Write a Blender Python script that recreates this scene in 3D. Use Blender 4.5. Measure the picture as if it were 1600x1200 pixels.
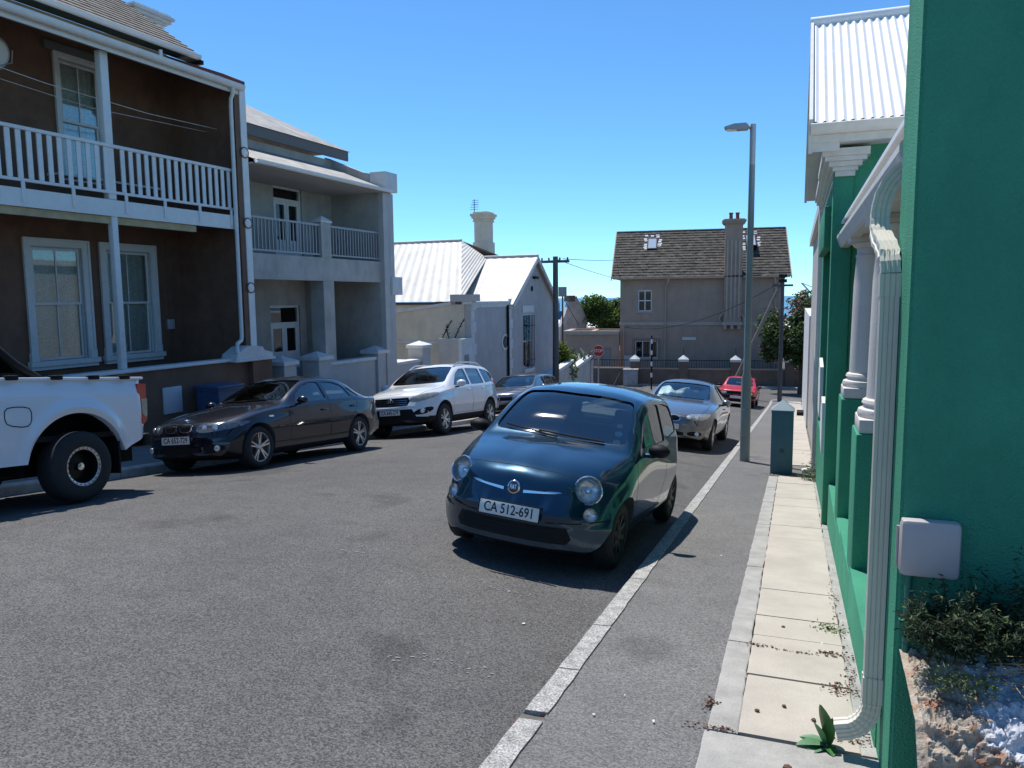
import bpy, bmesh, math, random
from math import sin, cos, pi, radians, sqrt, atan2
from mathutils import Vector, Matrix, Euler
from mathutils.bvhtree import BVHTree

for o in list(bpy.data.objects):
    bpy.data.objects.remove(o)
SC = bpy.context.scene
COL = SC.collection
RND = random.Random(7)

# ------------------------------------------------------------------ camera
YAW, PITCH, ROLL, EYE = radians(20.3), radians(6.4), radians(0.6), 1.62
fw = Vector((-sin(YAW)*cos(PITCH), cos(YAW)*cos(PITCH), -sin(PITCH)))
rt = Vector((cos(YAW), sin(YAW), 0)); up = rt.cross(fw)
r2 = rt*cos(ROLL) - up*sin(ROLL); u2 = up*cos(ROLL) + rt*sin(ROLL)
cd = bpy.data.cameras.new('camera'); cam = bpy.data.objects.new('camera', cd); COL.objects.link(cam)
cam.matrix_world = Matrix(((r2.x, u2.x, -fw.x, 0), (r2.y, u2.y, -fw.y, 0), (r2.z, u2.z, -fw.z, EYE), (0, 0, 0, 1)))
cd.sensor_width = 36; cd.lens = 27.0; cd.clip_start = 0.05; cd.clip_end = 60000
SC.camera = cam

# ------------------------------------------------------------------ sky, sun, exposure
SUN = Vector((-0.291, 0.271, 0.917)).normalized()
w = bpy.data.worlds.new('World'); SC.world = w; w.use_nodes = True
wn = w.node_tree.nodes; wl = w.node_tree.links
sky = wn.new('ShaderNodeTexSky'); sky.sky_type = 'NISHITA'; sky.sun_disc = False
sky.sun_elevation = math.asin(SUN.z); sky.sun_rotation = atan2(SUN.x, SUN.y)
sky.altitude = 50; sky.air_density = .78; sky.dust_density = 0.0; sky.ozone_density = 5.0
bg = wn['Background']; bg.inputs['Strength'].default_value = 0.148
tint = wn.new('ShaderNodeMixRGB'); tint.blend_type = 'MULTIPLY'; tint.inputs[0].default_value = 1; tint.inputs[2].default_value = (.56, .88, 1.03, 1)   # clear, deep summer blue
wl.new(sky.outputs[0], tint.inputs[1]); wl.new(tint.outputs[0], bg.inputs[0])
sd = bpy.data.lights.new('sun', 'SUN'); sd.energy = 4.35; sd.angle = radians(0.53); sd.color = (1, .965, .91)
so = bpy.data.objects.new('sun', sd); COL.objects.link(so)
so.rotation_euler = SUN.to_track_quat('Z', 'Y').to_euler(); so.location = (0, 0, 40)
SC.view_settings.view_transform = 'Standard'; SC.view_settings.look = 'None'
SC.view_settings.exposure = 0.32; SC.view_settings.gamma = 1
SC.cycles.max_bounces = 8; SC.cycles.transparent_max_bounces = 12
SC.cycles.caustics_reflective = False; SC.cycles.caustics_refractive = False
SC.cycles.sample_clamp_indirect = 6
try: SC.cycles.use_denoising = True
except Exception: pass

# ------------------------------------------------------------------ terrain functions
def slope(y):
    if y < 40: return -.0945*y
    if y < 62: return -3.78 - .04*(y-40)
    return max(-4.66 - .06*(y-62), -45.5)
def crown(x): return .08 - .014*(x+5.3)**2 + .008*(x+5.3)
def road_z(x, y):
    k = min(1, max(0, (43-y)/4.0))
    return slope(y) + crown(max(-9.4, min(-1.1, x)))*k - .06*(1-k)
def gz_right(y): return slope(y)
def gz_left(y): return slope(y) - .05

# ------------------------------------------------------------------ materials
MATS = {}
def mat(name, col, rough=.6, metal=0., var=.0, vscale=3., bump=0., bscale=60., coat=0., spec=.5, col2=None, detail=6., speck=0., sscale=200., streak=False, island=0., stain=0., leafy=0.):
    if name in MATS: return MATS[name]
    m = bpy.data.materials.new(name); m.use_nodes = True; MATS[name] = m
    nt = m.node_tree; N = nt.nodes; K = nt.links; b = N['Principled BSDF']
    b.inputs['Roughness'].default_value = rough; b.inputs['Metallic'].default_value = metal
    b.inputs['Specular IOR Level'].default_value = spec
    if coat: b.inputs['Coat Weight'].default_value = coat; b.inputs['Coat Roughness'].default_value = .03
    c = (*col, 1); b.inputs['Base Color'].default_value = c
    m.diffuse_color = c
    if var or bump or speck or stain:
        tc = N.new('ShaderNodeTexCoord')
    src = None
    if var or col2:
        mp = N.new('ShaderNodeMapping'); K.new(tc.outputs['Object'], mp.inputs[0])
        if streak: mp.inputs['Scale'].default_value = (1, 1, .12)
        n = N.new('ShaderNodeTexNoise'); n.inputs['Scale'].default_value = vscale; n.inputs['Detail'].default_value = detail
        n.inputs['Roughness'].default_value = .65
        K.new(mp.outputs[0], n.inputs['Vector'])
        r = N.new('ShaderNodeValToRGB'); K.new(n.outputs['Fac'], r.inputs[0])
        r.color_ramp.elements[0].position = .3; r.color_ramp.elements[1].position = .72
        lo = [x*(1-var) for x in col] if col2 is None else col2
        hi = [min(1, x*(1+var)) for x in col] if col2 is None else col
        r.color_ramp.elements[0].color = (*lo, 1); r.color_ramp.elements[1].color = (*hi, 1)
        src = r.outputs[0]
    if speck:
        n2 = N.new('ShaderNodeTexNoise'); n2.inputs['Scale'].default_value = sscale; n2.inputs['Detail'].default_value = 2
        K.new(tc.outputs['Object'], n2.inputs['Vector'])
        mr = N.new('ShaderNodeMapRange'); K.new(n2.outputs['Fac'], mr.inputs[0])
        mr.inputs['From Min'].default_value = .32; mr.inputs['From Max'].default_value = .68
        mr.inputs['To Min'].default_value = 1-speck; mr.inputs['To Max'].default_value = 1+speck
        mx = N.new('ShaderNodeVectorMath'); mx.operation = 'SCALE'
        if src: K.new(src, mx.inputs[0])
        else: mx.inputs[0].default_value = col
        K.new(mr.outputs[0], mx.inputs['Scale']); src = mx.outputs[0]
    if stain:
        # rain streaks and faded patches of the paint
        mp2 = N.new('ShaderNodeMapping'); K.new(tc.outputs['Object'], mp2.inputs[0]); mp2.inputs['Scale'].default_value = (1.6, 1.6, .55)
        n6 = N.new('ShaderNodeTexNoise'); n6.inputs['Scale'].default_value = 1.3; n6.inputs['Detail'].default_value = 9; n6.inputs['Roughness'].default_value = .7; K.new(mp2.outputs[0], n6.inputs['Vector'])
        m6 = N.new('ShaderNodeMapRange'); K.new(n6.outputs['Fac'], m6.inputs[0]); m6.inputs['From Min'].default_value = .36; m6.inputs['From Max'].default_value = .56; m6.inputs['To Min'].default_value = 1-stain; m6.inputs['To Max'].default_value = 1.0
        v6 = N.new('ShaderNodeVectorMath'); v6.operation = 'SCALE'
        if src: K.new(src, v6.inputs[0])
        else: v6.inputs[0].default_value = col
        K.new(m6.outputs[0], v6.inputs['Scale']); src = v6.outputs[0]
    if island:
        gm = N.new('ShaderNodeNewGeometry'); mi = N.new('ShaderNodeMapRange'); K.new(gm.outputs['Random Per Island'], mi.inputs[0])
        mi.inputs['To Min'].default_value = 1-island; mi.inputs['To Max'].default_value = 1+island
        m5 = N.new('ShaderNodeVectorMath'); m5.operation = 'SCALE'
        if src: K.new(src, m5.inputs[0])
        else: m5.inputs[0].default_value = col
        K.new(mi.outputs[0], m5.inputs['Scale']); src = m5.outputs[0]
    if src: K.new(src, b.inputs['Base Color'])
    if bump:
        n3 = N.new('ShaderNodeTexNoise'); n3.inputs['Scale'].default_value = bscale; n3.inputs['Detail'].default_value = 4
        K.new(tc.outputs['Object'], n3.inputs['Vector'])
        bp = N.new('ShaderNodeBump'); bp.inputs['Strength'].default_value = bump; bp.inputs['Distance'].default_value = .01
        K.new(n3.outputs['Fac'], bp.inputs['Height']); K.new(bp.outputs[0], b.inputs['Normal'])
    if leafy:
        tr = N.new('ShaderNodeBsdfTranslucent'); mxs = N.new('ShaderNodeMixShader'); mxs.inputs[0].default_value = leafy; out = N['Material Output']
        if src: K.new(src, tr.inputs[0])
        else: tr.inputs[0].default_value = c
        K.new(b.outputs[0], mxs.inputs[1]); K.new(tr.outputs[0], mxs.inputs[2]); K.new(mxs.outputs[0], out.inputs[0])
    return m
def glass_mat(name, tint, rough=.0, ior=1.5, extra=.0):
    if name in MATS: return MATS[name]
    m = bpy.data.materials.new(name); m.use_nodes = True; MATS[name] = m
    nt = m.node_tree; N = nt.nodes; K = nt.links; N.remove(N['Principled BSDF'])
    out = N['Material Output']; t = N.new('ShaderNodeBsdfTransparent'); t.inputs[0].default_value = (*tint, 1)
    g = N.new('ShaderNodeBsdfGlossy'); g.inputs['Roughness'].default_value = rough; g.inputs['Color'].default_value = (1, 1, 1, 1)
    f = N.new('ShaderNodeFresnel'); f.inputs[0].default_value = ior
    a = N.new('ShaderNodeMath'); a.operation = 'ADD'; a.inputs[1].default_value = extra; a.use_clamp = True
    K.new(f.outputs[0], a.inputs[0])
    mx = N.new('ShaderNodeMixShader'); K.new(a.outputs[0], mx.inputs[0]); K.new(t.outputs[0], mx.inputs[1]); K.new(g.outputs[0], mx.inputs[2])
    K.new(mx.outputs[0], out.inputs[0])
    return m
def emit_none(): pass

# ------------------------------------------------------------------ object helpers
def link(o, parent=None):
    COL.objects.link(o)
    if parent is not None: o.parent = parent
    return o
def mesh_obj(name, verts, faces, m, parent=None, smooth=False, angle=None):
    me = bpy.data.meshes.new(name); me.from_pydata([tuple(v) for v in verts], [], [tuple(f) for f in faces]); me.update()
    if m is not None: me.materials.append(m)
    if smooth:
        for p in me.polygons: p.use_smooth = True
        if angle: me.set_sharp_from_angle(angle=radians(angle))
    return link(bpy.data.objects.new(name, me), parent)
def bm_obj(name, bm, m, parent=None, smooth=False, angle=None):
    me = bpy.data.meshes.new(name); bm.to_mesh(me); bm.free()
    if m is not None: me.materials.append(m)
    if smooth:
        for p in me.polygons: p.use_smooth = True
        if angle: me.set_sharp_from_angle(angle=radians(angle))
    return link(bpy.data.objects.new(name, me), parent)
def empty(name, loc=(0, 0, 0), rz=0., label=None, cat=None, group=None):
    o = bpy.data.objects.new(name, None); COL.objects.link(o); o.location = loc; o.rotation_euler = (0, 0, rz)
    o.empty_display_size = .2
    if label: tag(o, label, cat, group)
    return o
def tag(o, label, cat, group=None):
    o['label'] = label; o['category'] = cat
    if group: o['group'] = group
    return o
def struct(o, kind='structure'): o['kind'] = kind; return o
BOXF = [(0, 3, 2, 1), (4, 5, 6, 7), (0, 1, 5, 4), (1, 2, 6, 5), (2, 3, 7, 6), (3, 0, 4, 7)]
def boxv(x0, x1, y0, y1, z0, z1):
    return [(x0, y0, z0), (x1, y0, z0), (x1, y1, z0), (x0, y1, z0), (x0, y0, z1), (x1, y0, z1), (x1, y1, z1), (x0, y1, z1)]
def box(name, m, x0, x1, y0, y1, z0, z1, parent=None, bev=0.):
    if not bev: return mesh_obj(name, boxv(x0, x1, y0, y1, z0, z1), BOXF, m, parent)
    bm = bmesh.new(); vs = [bm.verts.new(v) for v in boxv(x0, x1, y0, y1, z0, z1)]
    for f in BOXF: bm.faces.new([vs[i] for i in f])
    bmesh.ops.bevel(bm, geom=bm.edges[:], offset=bev, segments=2, affect='EDGES', profile=.5)
    return bm_obj(name, bm, m, parent, True, 40)
class MB:
    def __init__(s): s.v = []; s.f = []
    def add(s, v, f):
        n = len(s.v); s.v += [tuple(x) for x in v]; s.f += [tuple(i+n for i in q) for q in f]; return s
    def box(s, *a): return s.add(boxv(*a), BOXF)
    def build(s, name, m, parent=None, smooth=False, angle=None): return mesh_obj(name, s.v, s.f, m, parent, smooth, angle)
def prism_geo(poly, axis, a0, a1):
    n = len(poly)
    def p(u, v, a): return {'x': (a, u, v), 'y': (u, a, v), 'z': (u, v, a)}[axis]
    v = [p(u, w_, a0) for u, w_ in poly] + [p(u, w_, a1) for u, w_ in poly]
    f = [tuple(range(n))[::-1], tuple(range(n, 2*n))] + [(i, (i+1) % n, n+(i+1) % n, n+i) for i in range(n)]
    return v, f
def fix_normals(o):
    bm = bmesh.new(); bm.from_mesh(o.data); bmesh.ops.recalc_face_normals(bm, faces=bm.faces); bm.to_mesh(o.data); bm.free(); return o
def prism(name, m, poly, axis, a0, a1, parent=None):
    v, f = prism_geo(poly, axis, a0, a1); return fix_normals(mesh_obj(name, v, f, m, parent))
def tube_geo(pts, r, n=8, closed=False):
    pts = [Vector(p) for p in pts]; rs = r if isinstance(r, (list, tuple)) else [r]*len(pts)
    v = []; f = []; prev = None
    for i, p in enumerate(pts):
        a = pts[max(0, i-1)]; b = pts[min(len(pts)-1, i+1)]; t = (b-a).normalized()
        if prev is None:
            h = Vector((0, 0, 1)) if abs(t.z) < .9 else Vector((1, 0, 0)); u = t.cross(h).normalized()
        else: u = (prev - t*prev.dot(t)).normalized()
        prev = u; q = t.cross(u)
        for k in range(n): v.append(p + (u*cos(2*pi*k/n) + q*sin(2*pi*k/n))*rs[i])
    for i in range(len(pts)-1):
        for k in range(n): f.append((i*n+k, i*n+(k+1) % n, (i+1)*n+(k+1) % n, (i+1)*n+k))
    f.append(tuple(range(n))[::-1]); f.append(tuple((len(pts)-1)*n+k for k in range(n)))
    return v, f
def tube(name, m, pts, r, parent=None, n=8):
    v, f = tube_geo(pts, r, n); return mesh_obj(name, v, f, m, parent, True, 50)
def lathe_geo(prof, c=(0, 0, 0), n=24, axis='z', cap=True):
    v = []; f = []
    for r, z in prof:
        for k in range(n):
            a = 2*pi*k/n
            q = {'z': (r*cos(a), r*sin(a), z), 'y': (r*cos(a), z, r*sin(a)), 'x': (z, r*cos(a), r*sin(a))}[axis]
            v.append((q[0]+c[0], q[1]+c[1], q[2]+c[2]))
    for i in range(len(prof)-1):
        for k in range(n): f.append((i*n+k, i*n+(k+1) % n, (i+1)*n+(k+1) % n, (i+1)*n+k))
    if cap: f.append(tuple(range(n))[::-1]); f.append(tuple((len(prof)-1)*n+k for k in range(n)))
    return v, f
def lathe(name, m, prof, c=(0, 0, 0), parent=None, n=24, axis='z', angle=40, cap=True):
    v, f = lathe_geo(prof, c, n, axis, cap); return fix_normals(mesh_obj(name, v, f, m, parent, True, angle))
def sweep(name, m, prof, path, parent=None):
    # prof: list (u,v) closed; path: list of (origin, U, V)
    n = len(prof); v = []; f = []
    for o, U, V in path:
        for a, b in prof: v.append(Vector(o)+Vector(U)*a+Vector(V)*b)
    for i in range(len(path)-1):
        for k in range(n): f.append((i*n+k, i*n+(k+1) % n, (i+1)*n+(k+1) % n, (i+1)*n+k))
    f.append(tuple(range(n))[::-1]); f.append(tuple((len(path)-1)*n+k for k in range(n)))
    return fix_normals(mesh_obj(name, v, f, m, parent))
def wall(name, m, s0, s1, z0, z1, d0, d1, holes=(), parent=None, axis='x'):
    # wall along x (thickness in y) with rectangular openings (s0,s1,z0,z1)
    xs = sorted({s0, s1, *[h[0] for h in holes], *[h[1] for h in holes]}); zs = sorted({z0, z1, *[h[2] for h in holes], *[h[3] for h in holes]})
    xs = [x for x in xs if s0 <= x <= s1]; zs = [z for z in zs if z0 <= z <= z1]
    solid = lambda i, j: 0 <= i < len(xs)-1 and 0 <= j < len(zs)-1 and not any(h[0] <= (xs[i]+xs[i+1])/2 <= h[1] and h[2] <= (zs[j]+zs[j+1])/2 <= h[3] for h in holes)
    bm = bmesh.new(); cache = {}
    def V(x, y, z):
        k = (x, y, z)
        if k not in cache: cache[k] = bm.verts.new((x, y, z) if axis == 'x' else (y, x, z))
        return cache[k]
    for i in range(len(xs)-1):
        for j in range(len(zs)-1):
            if not solid(i, j): continue
            a, b, c, e = xs[i], xs[i+1], zs[j], zs[j+1]
            bm.faces.new([V(a, d0, c), V(b, d0, c), V(b, d0, e), V(a, d0, e)]); bm.faces.new([V(a, d1, c), V(a, d1, e), V(b, d1, e), V(b, d1, c)])
            if not solid(i-1, j): bm.faces.new([V(a, d0, c), V(a, d0, e), V(a, d1, e), V(a, d1, c)])
            if not solid(i+1, j): bm.faces.new([V(b, d0, c), V(b, d1, c), V(b, d1, e), V(b, d0, e)])
            if not solid(i, j-1): bm.faces.new([V(a, d0, c), V(a, d1, c), V(b, d1, c), V(b, d0, c)])
            if not solid(i, j+1): bm.faces.new([V(a, d0, e), V(b, d0, e), V(b, d1, e), V(a, d1, e)])
    bmesh.ops.recalc_face_normals(bm, faces=bm.faces)
    return bm_obj(name, bm, m, parent)
def text_mesh(name, txt, size, m, parent, mw, extrude=.0015, sx=1., font_bold=False):
    cu = bpy.data.curves.new(name, 'FONT'); cu.body = txt; cu.size = size; cu.extrude = extrude; cu.align_x = 'CENTER'; cu.align_y = 'CENTER'
    cu.offset = size*.012 if font_bold else 0; cu.resolution_u = 3
    o = bpy.data.objects.new(name, cu); COL.objects.link(o)
    dg = bpy.context.evaluated_depsgraph_get(); me = bpy.data.meshes.new_from_object(o.evaluated_get(dg))
    bpy.data.objects.remove(o); me.name = name; me.materials.clear(); me.materials.append(m)
    me.transform(mw @ Matrix.Diagonal((sx, 1, 1, 1)))
    return link(bpy.data.objects.new(name, me), parent)
def corrugated(name, m, fn, nu, nv, amp, wl_, U, parent=None, thick=.004):
    # fn(u,v)->(Vector point, Vector normal), u in [0,1] across corrugations (length U metres)
    v = []; f = []
    for i in range(nu+1):
        for j in range(nv+1):
            p, n = fn(i/nu, j/nv); v.append(p + n*amp*sin(2*pi*U*i/nu/wl_))
    for i in range(nu):
        for j in range(nv): f.append((i*(nv+1)+j, (i+1)*(nv+1)+j, (i+1)*(nv+1)+j+1, i*(nv+1)+j+1))
    return mesh_obj(name, v, f, m, parent, True)
def leaves(name, m, pts, size, rnd, parent=None, flat=0., asp=.5, kind=None):
    v = []; f = []
    for p in pts:
        a = rnd.uniform(0, 2*pi); t = rnd.uniform(-1, 1)*(1-flat); s = size*rnd.uniform(.6, 1.4)
        u = Vector((cos(a), sin(a), t)).normalized(); q = Vector((rnd.uniform(-1, 1), rnd.uniform(-1, 1), rnd.uniform(-1, 1)+flat)).cross(u)
        if q.length < .1: q = Vector((0, 0, 1)).cross(u)
        q.normalize(); w_ = q*s*asp*.5; n = len(v); p = Vector(p); nn = u.cross(q)*s*.12
        v += [p - u*s*.5, p + w_ + nn, p + u*s*.5, p - w_ + nn]; f += [(n, n+1, n+2), (n, n+2, n+3)]
    o = mesh_obj(name, v, f, m, parent)
    if kind: o['kind'] = kind
    return o
def clump_points(rnd, c, r, n, k=14, shell=.55):
    # points through a crown made of k clumps inside an ellipsoid
    cl = []
    for i in range(k):
        d = Vector((rnd.gauss(0, 1), rnd.gauss(0, 1), rnd.gauss(0, 1))).normalized()*rnd.uniform(.45, .9)
        cl.append((Vector((d.x*r[0], d.y*r[1], d.z*r[2])), rnd.uniform(.26, .46)))
    out = []
    for i in range(n):
        q, s = cl[rnd.randrange(k)]
        d = Vector((rnd.gauss(0, 1), rnd.gauss(0, 1), rnd.gauss(0, 1))).normalized()*rnd.uniform(shell, 1.05)
        out.append(Vector(c) + q + Vector((d.x*r[0], d.y*r[1], d.z*r[2]))*s)
    return out
# ================================================================== ground, road, pavements
def sheet(name, m, xs, ys, zf, parent=None, kind='structure', skirt=0.):
    v = []; f = []
    for x in xs:
        for y in ys: v.append((x, y, zf(x, y)))
    n = len(ys)
    for i in range(len(xs)-1):
        for j in range(n-1): f.append((i*n+j, (i+1)*n+j, (i+1)*n+j+1, i*n+j+1))
    o = mesh_obj(name, v, f, m, parent, True)
    if parent is None: o['kind'] = kind
    return o
def lin(a, b, n): return [a+(b-a)*i/n for i in range(n+1)]
def asphalt(name, base, patch, agg=.5):
    m = bpy.data.materials.new(name); m.use_nodes = True; nt = m.node_tree; N = nt.nodes; K = nt.links; b = N['Principled BSDF']
    tc = N.new('ShaderNodeTexCoord')
    def noise(sc, det, ro=.6):
        n = N.new('ShaderNodeTexNoise'); n.inputs['Scale'].default_value = sc; n.inputs['Detail'].default_value = det; n.inputs['Roughness'].default_value = ro; K.new(tc.outputs['Object'], n.inputs['Vector']); return n
    def ramp(src, p0, c0, p1, c1):
        r = N.new('ShaderNodeValToRGB'); r.color_ramp.elements[0].position = p0; r.color_ramp.elements[0].color = (*c0, 1); r.color_ramp.elements[1].position = p1; r.color_ramp.elements[1].color = (*c1, 1); K.new(src, r.inputs[0]); return r
    def mul(a, c):
        x = N.new('ShaderNodeMixRGB'); x.blend_type = 'MULTIPLY'; x.inputs[0].default_value = 1; K.new(a, x.inputs[1]); K.new(c, x.inputs[2]); return x.outputs[0]
    big = ramp(noise(.45, 8).outputs['Fac'], .35, patch, .68, base)
    med = ramp(noise(3.2, 6).outputs['Fac'], .3, (.9, .9, .9), .7, (1.06, 1.06, 1.06))
    vo = N.new('ShaderNodeTexVoronoi'); vo.inputs['Scale'].default_value = 135; K.new(tc.outputs['Object'], vo.inputs['Vector'])
    sep = N.new('ShaderNodeSeparateColor'); K.new(vo.outputs['Color'], sep.inputs[0])
    st = ramp(sep.outputs[0], .1, (1-agg*.65,)*3, .95, (1+agg, 1+agg, 1+agg*.97))
    fine = ramp(noise(70, 5, .75).outputs['Fac'], .3, (.74, .74, .74), .7, (1.24, 1.24, 1.24))
    c = mul(mul(mul(big.outputs[0], med.outputs[0]), st.outputs[0]), fine.outputs[0])
    # old oil stains
    oil = ramp(noise(.9, 3).outputs['Fac'], .58, (1, 1, 1), .70, (.66, .66, .67)); c = mul(c, oil.outputs[0])
    K.new(c, b.inputs['Base Color']); b.inputs['Roughness'].default_value = .9; b.inputs['Specular IOR Level'].default_value = .15
    bp = N.new('ShaderNodeBump'); bp.inputs['Strength'].default_value = .55; bp.inputs['Distance'].default_value = .006
    K.new(vo.outputs['Distance'], bp.inputs['Height']); K.new(bp.outputs[0], b.inputs['Normal'])
    return m
M_ROAD = asphalt('road_asphalt', (.130, .124, .119), (.100, .097, .095), .62)
M_PATH = asphalt('footpath_asphalt', (.178, .172, .167), (.148, .144, .142), .42)
M_CONC = mat('worn_concrete', (.34, .325, .30), .85, var=.22, vscale=5, bump=.4, bscale=70, speck=.12, sscale=180)
M_SLAB = mat('cream_slab', (.49, .44, .37), .85, col2=(.38, .34, .29), vscale=2.6, bump=.3, bscale=90, speck=.10, sscale=220)
M_KERB = mat('granite_kerb', (.33, .32, .30), .85, var=.35, vscale=14, bump=.8, bscale=50, speck=.55, sscale=110)
M_DIRT = mat('ground_dirt', (.16, .13, .09), .95, var=.3, vscale=2, bump=.4, bscale=20)
M_GRIT = mat('joint_grit', (.13, .12, .10), .95, var=.3, vscale=20)
ys_all = lin(-30, 62, 46) + [75, 95, 130, 180, 260, 380, 520, 800]
sheet('ground', M_DIRT, lin(-600, -40, 4) + lin(-30, 30, 10) + lin(40, 600, 4), ys_all, lambda x, y: slope(y)-.42)
road = sheet('road', M_ROAD, lin(-9.35, -1.14, 24), lin(-25, 43, 90), road_z)
sheet('cross_road', M_ROAD, lin(-45, 45, 30), lin(42.9, 50.6, 6), lambda x, y: slope(y)-.066)
# right footpath
rp = sheet('footpath', M_PATH, [-1.04, -.75, -.32], lin(-20, 42.2, 60), lambda x, y: slope(y)-.006)
rng = random.Random(11)
y = -1.6; k = 0
proto = {}
KY = [-1.6, -.75, .15, 1.0, 1.78, 2.55, 3.14, 3.22, 3.77, 4.52, 5.68]
yk = KY[:]
while yk[-1] < 42: yk.append(yk[-1]+rng.uniform(.85, 1.2))
for a, b in zip(yk, yk[1:]):
    if b-a < .12: continue
    g = .006; n = max(3, int((b-a)/.12)); v = []; f = []
    for i in range(n+1):
        yy = a+g+(b-a-2*g)*i/n; j = rng.uniform(-.006, .006) if 0 < i < n else .004; zz = slope(yy)
        if a > 41: pass
        v += [(-1.165+j*.6, yy, zz-.28), (-1.165+j*.6, yy, zz-.03), (-1.145+j*.6, yy, zz-.002+j*.2), (-1.03+rng.uniform(-.004, .004), yy, zz+.004), (-1.03, yy, zz-.28)]
    for i in range(n):
        for q in range(4): f.append((i*5+q, (i+1)*5+q, (i+1)*5+q+1, i*5+q+1))
    f += [(0, 1, 2, 3, 4), tuple(n*5+q for q in (4, 3, 2, 1, 0))]
    fix_normals(mesh_obj('kerb_stone', v, f, M_KERB, rp, True, 30))
box('kerb_bed', M_GRIT, -1.16, -1.03, 3.12, 3.24, slope(3.2)-.3, slope(3.2)-.06, rp)
sheet('kerb_joint_fill', M_GRIT, [-1.158, -1.03], lin(-20, 42.2, 60), lambda x, y: slope(y)-.022, rp)
# corner kerb round to the cross street
v = []; f = []
for i in range(13):
    a = pi + (-pi/2)*i/12; cx_, cy_ = .35, 41.9
    for r, dz in ((1.51, -.2), (1.51, -.01), (1.38, .0), (1.38, -.2)): v.append((cx_+r*cos(a), cy_+.9*r*sin(a), slope(cy_)+dz))
for i in range(12):
    for q in range(3): f.append((i*4+q, (i+1)*4+q, (i+1)*4+q+1, i*4+q+1))
mesh_obj('kerb_corner', v, f, M_KERB, rp, True, 30)
pv = [(.35, 41.9, slope(41.9)-.006)] + [(.35+1.39*cos(pi-(pi/2)*i/12), 41.9+1.39*.9*sin((pi/2)*i/12), slope(41.9)-.005) for i in range(13)]
mesh_obj('corner_paving', pv, [(0, i, i+1) for i in range(1, 13)], M_PATH, rp)
sheet('footpath_base', M_GRIT, [-.34, 6], lin(-20, 42.2, 60), lambda x, y: slope(y)-.03, rp)
# concrete edging strip, broken into pieces
yy = 3.35
cuts = [3.35]
while cuts[-1] < 12.3: cuts.append(cuts[-1]+rng.uniform(.45, .8))
cuts[-1] = 12.3
def rough_slab(name, m, x0, x1, y0, y1, top, jx0=0., jx1=0., parent=rp, g=.004, tilt=0.):
    n = max(2, int((y1-y0)/.1)); v = []; f = []
    for i in range(n+1):
        yy = y0+g+(y1-y0-2*g)*i/n; a = x0+rng.uniform(-jx0, jx0); b = x1+rng.uniform(-jx1, jx1); t = top+tilt*(i/n-.5)
        v += [(a, yy, slope(yy)-.08), (a, yy, slope(yy)+t-.003), (a+.006, yy, slope(yy)+t), (b-.006, yy, slope(yy)+t), (b, yy, slope(yy)+t-.003), (b, yy, slope(yy)-.08)]
    for i in range(n):
        for q in range(5): f.append((i*6+q, (i+1)*6+q, (i+1)*6+q+1, i*6+q+1))
    f += [tuple(range(6)), tuple(n*6+q for q in range(5, -1, -1))]
    return fix_normals(mesh_obj(name, v, f, m, parent, True, 25))
for a, b in zip(cuts, cuts[1:]): rough_slab('edging_piece', M_CONC, -.325, -.195, a, b, .004+rng.uniform(-.002, .003), .004, .006, g=.002)
jn = [3.37, 4.08, 4.72, 5.13, 5.8, 6.42, 7.05, 7.70, 8.34, 8.97, 9.6, 10.25, 10.9, 11.6, 12.35]
for a, b in zip(jn, jn[1:]): rough_slab('paving_slab', M_SLAB, -.19, .31, a, b, .006+rng.uniform(-.003, .004), .003, .004, tilt=rng.uniform(-.006, .006))
for a, b in zip(jn, jn[1:]): rough_slab('mortar_edge', M_CONC, .312, .385, a, b, .002+rng.uniform(-.002, .002), .01, .0, g=.0)
rough_slab('concrete_apron', M_CONC, -.33, .38, .2, 3.345, .004, .004, .0)
rough_slab('asphalt_patch', M_PATH, -.32, .37, 12.36, 13.9, .002, .01, 0)
yy = 13.95
while yy < 41:
    b = yy+rng.uniform(.8, 1.1); rough_slab('paving_slab', M_SLAB, -.30, .36, yy, b, .005+rng.uniform(-.004, .004), .004, .004); yy = b
# broken rubble in the kerb gap
rub = MB()
for i in range(26):
    p = (rng.uniform(-1.15, -1.04), rng.uniform(3.14, 3.22)); s_ = rng.uniform(.006, .02); z_ = slope(p[1])-.05
    rub.box(p[0]-s_, p[0]+s_, p[1]-s_, p[1]+s_*.8, z_-.02, z_+s_*rng.uniform(.4, 1.6))
o = rub.build('kerb_rubble', mat('red_brick_rubble', (.16, .08, .06), .9, var=.4, vscale=30), rp); o['kind'] = 'stuff'
# left pavement with kerb
lp = sheet('pavement', mat('grey_paving', (.20, .195, .185), .9, var=.2, vscale=3, bump=.3, bscale=60), [-12.6, -9.47], lin(-20, 42.2, 60), lambda x, y: slope(y)-.05)
yk = [-4.]
while yk[-1] < 42: yk.append(yk[-1]+rng.uniform(.9, 1.15))
for a, b in zip(yk, yk[1:]):
    v = []
    for yy in (a+.006, b-.006):
        z_ = slope(yy)
        v += [(-9.49, yy, z_-.3), (-9.49, yy, z_-.045), (-9.36, yy, z_-.045), (-9.335, yy, z_-.065), (-9.325, yy, z_-.3)]
    fix_normals(mesh_obj('kerb_stone', v, [(0, 1, 2, 3, 4), (9, 8, 7, 6, 5), (0, 5, 6, 1), (1, 6, 7, 2), (2, 7, 8, 3), (3, 8, 9, 4)], mat('pale_kerb', (.48, .46, .42), .85, var=.25, vscale=8, bump=.4, bscale=60), lp))
# far side pavement of the cross street
sheet('far_pavement', M_CONC, lin(-45, 45, 10), [50.6, 53], lambda x, y: slope(y)+.06)
sheet('far_kerb', M_KERB, lin(-45, 45, 10), [50.55, 50.62], lambda x, y: slope(y)+(.06 if y > 50.6 else -.08))
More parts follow.
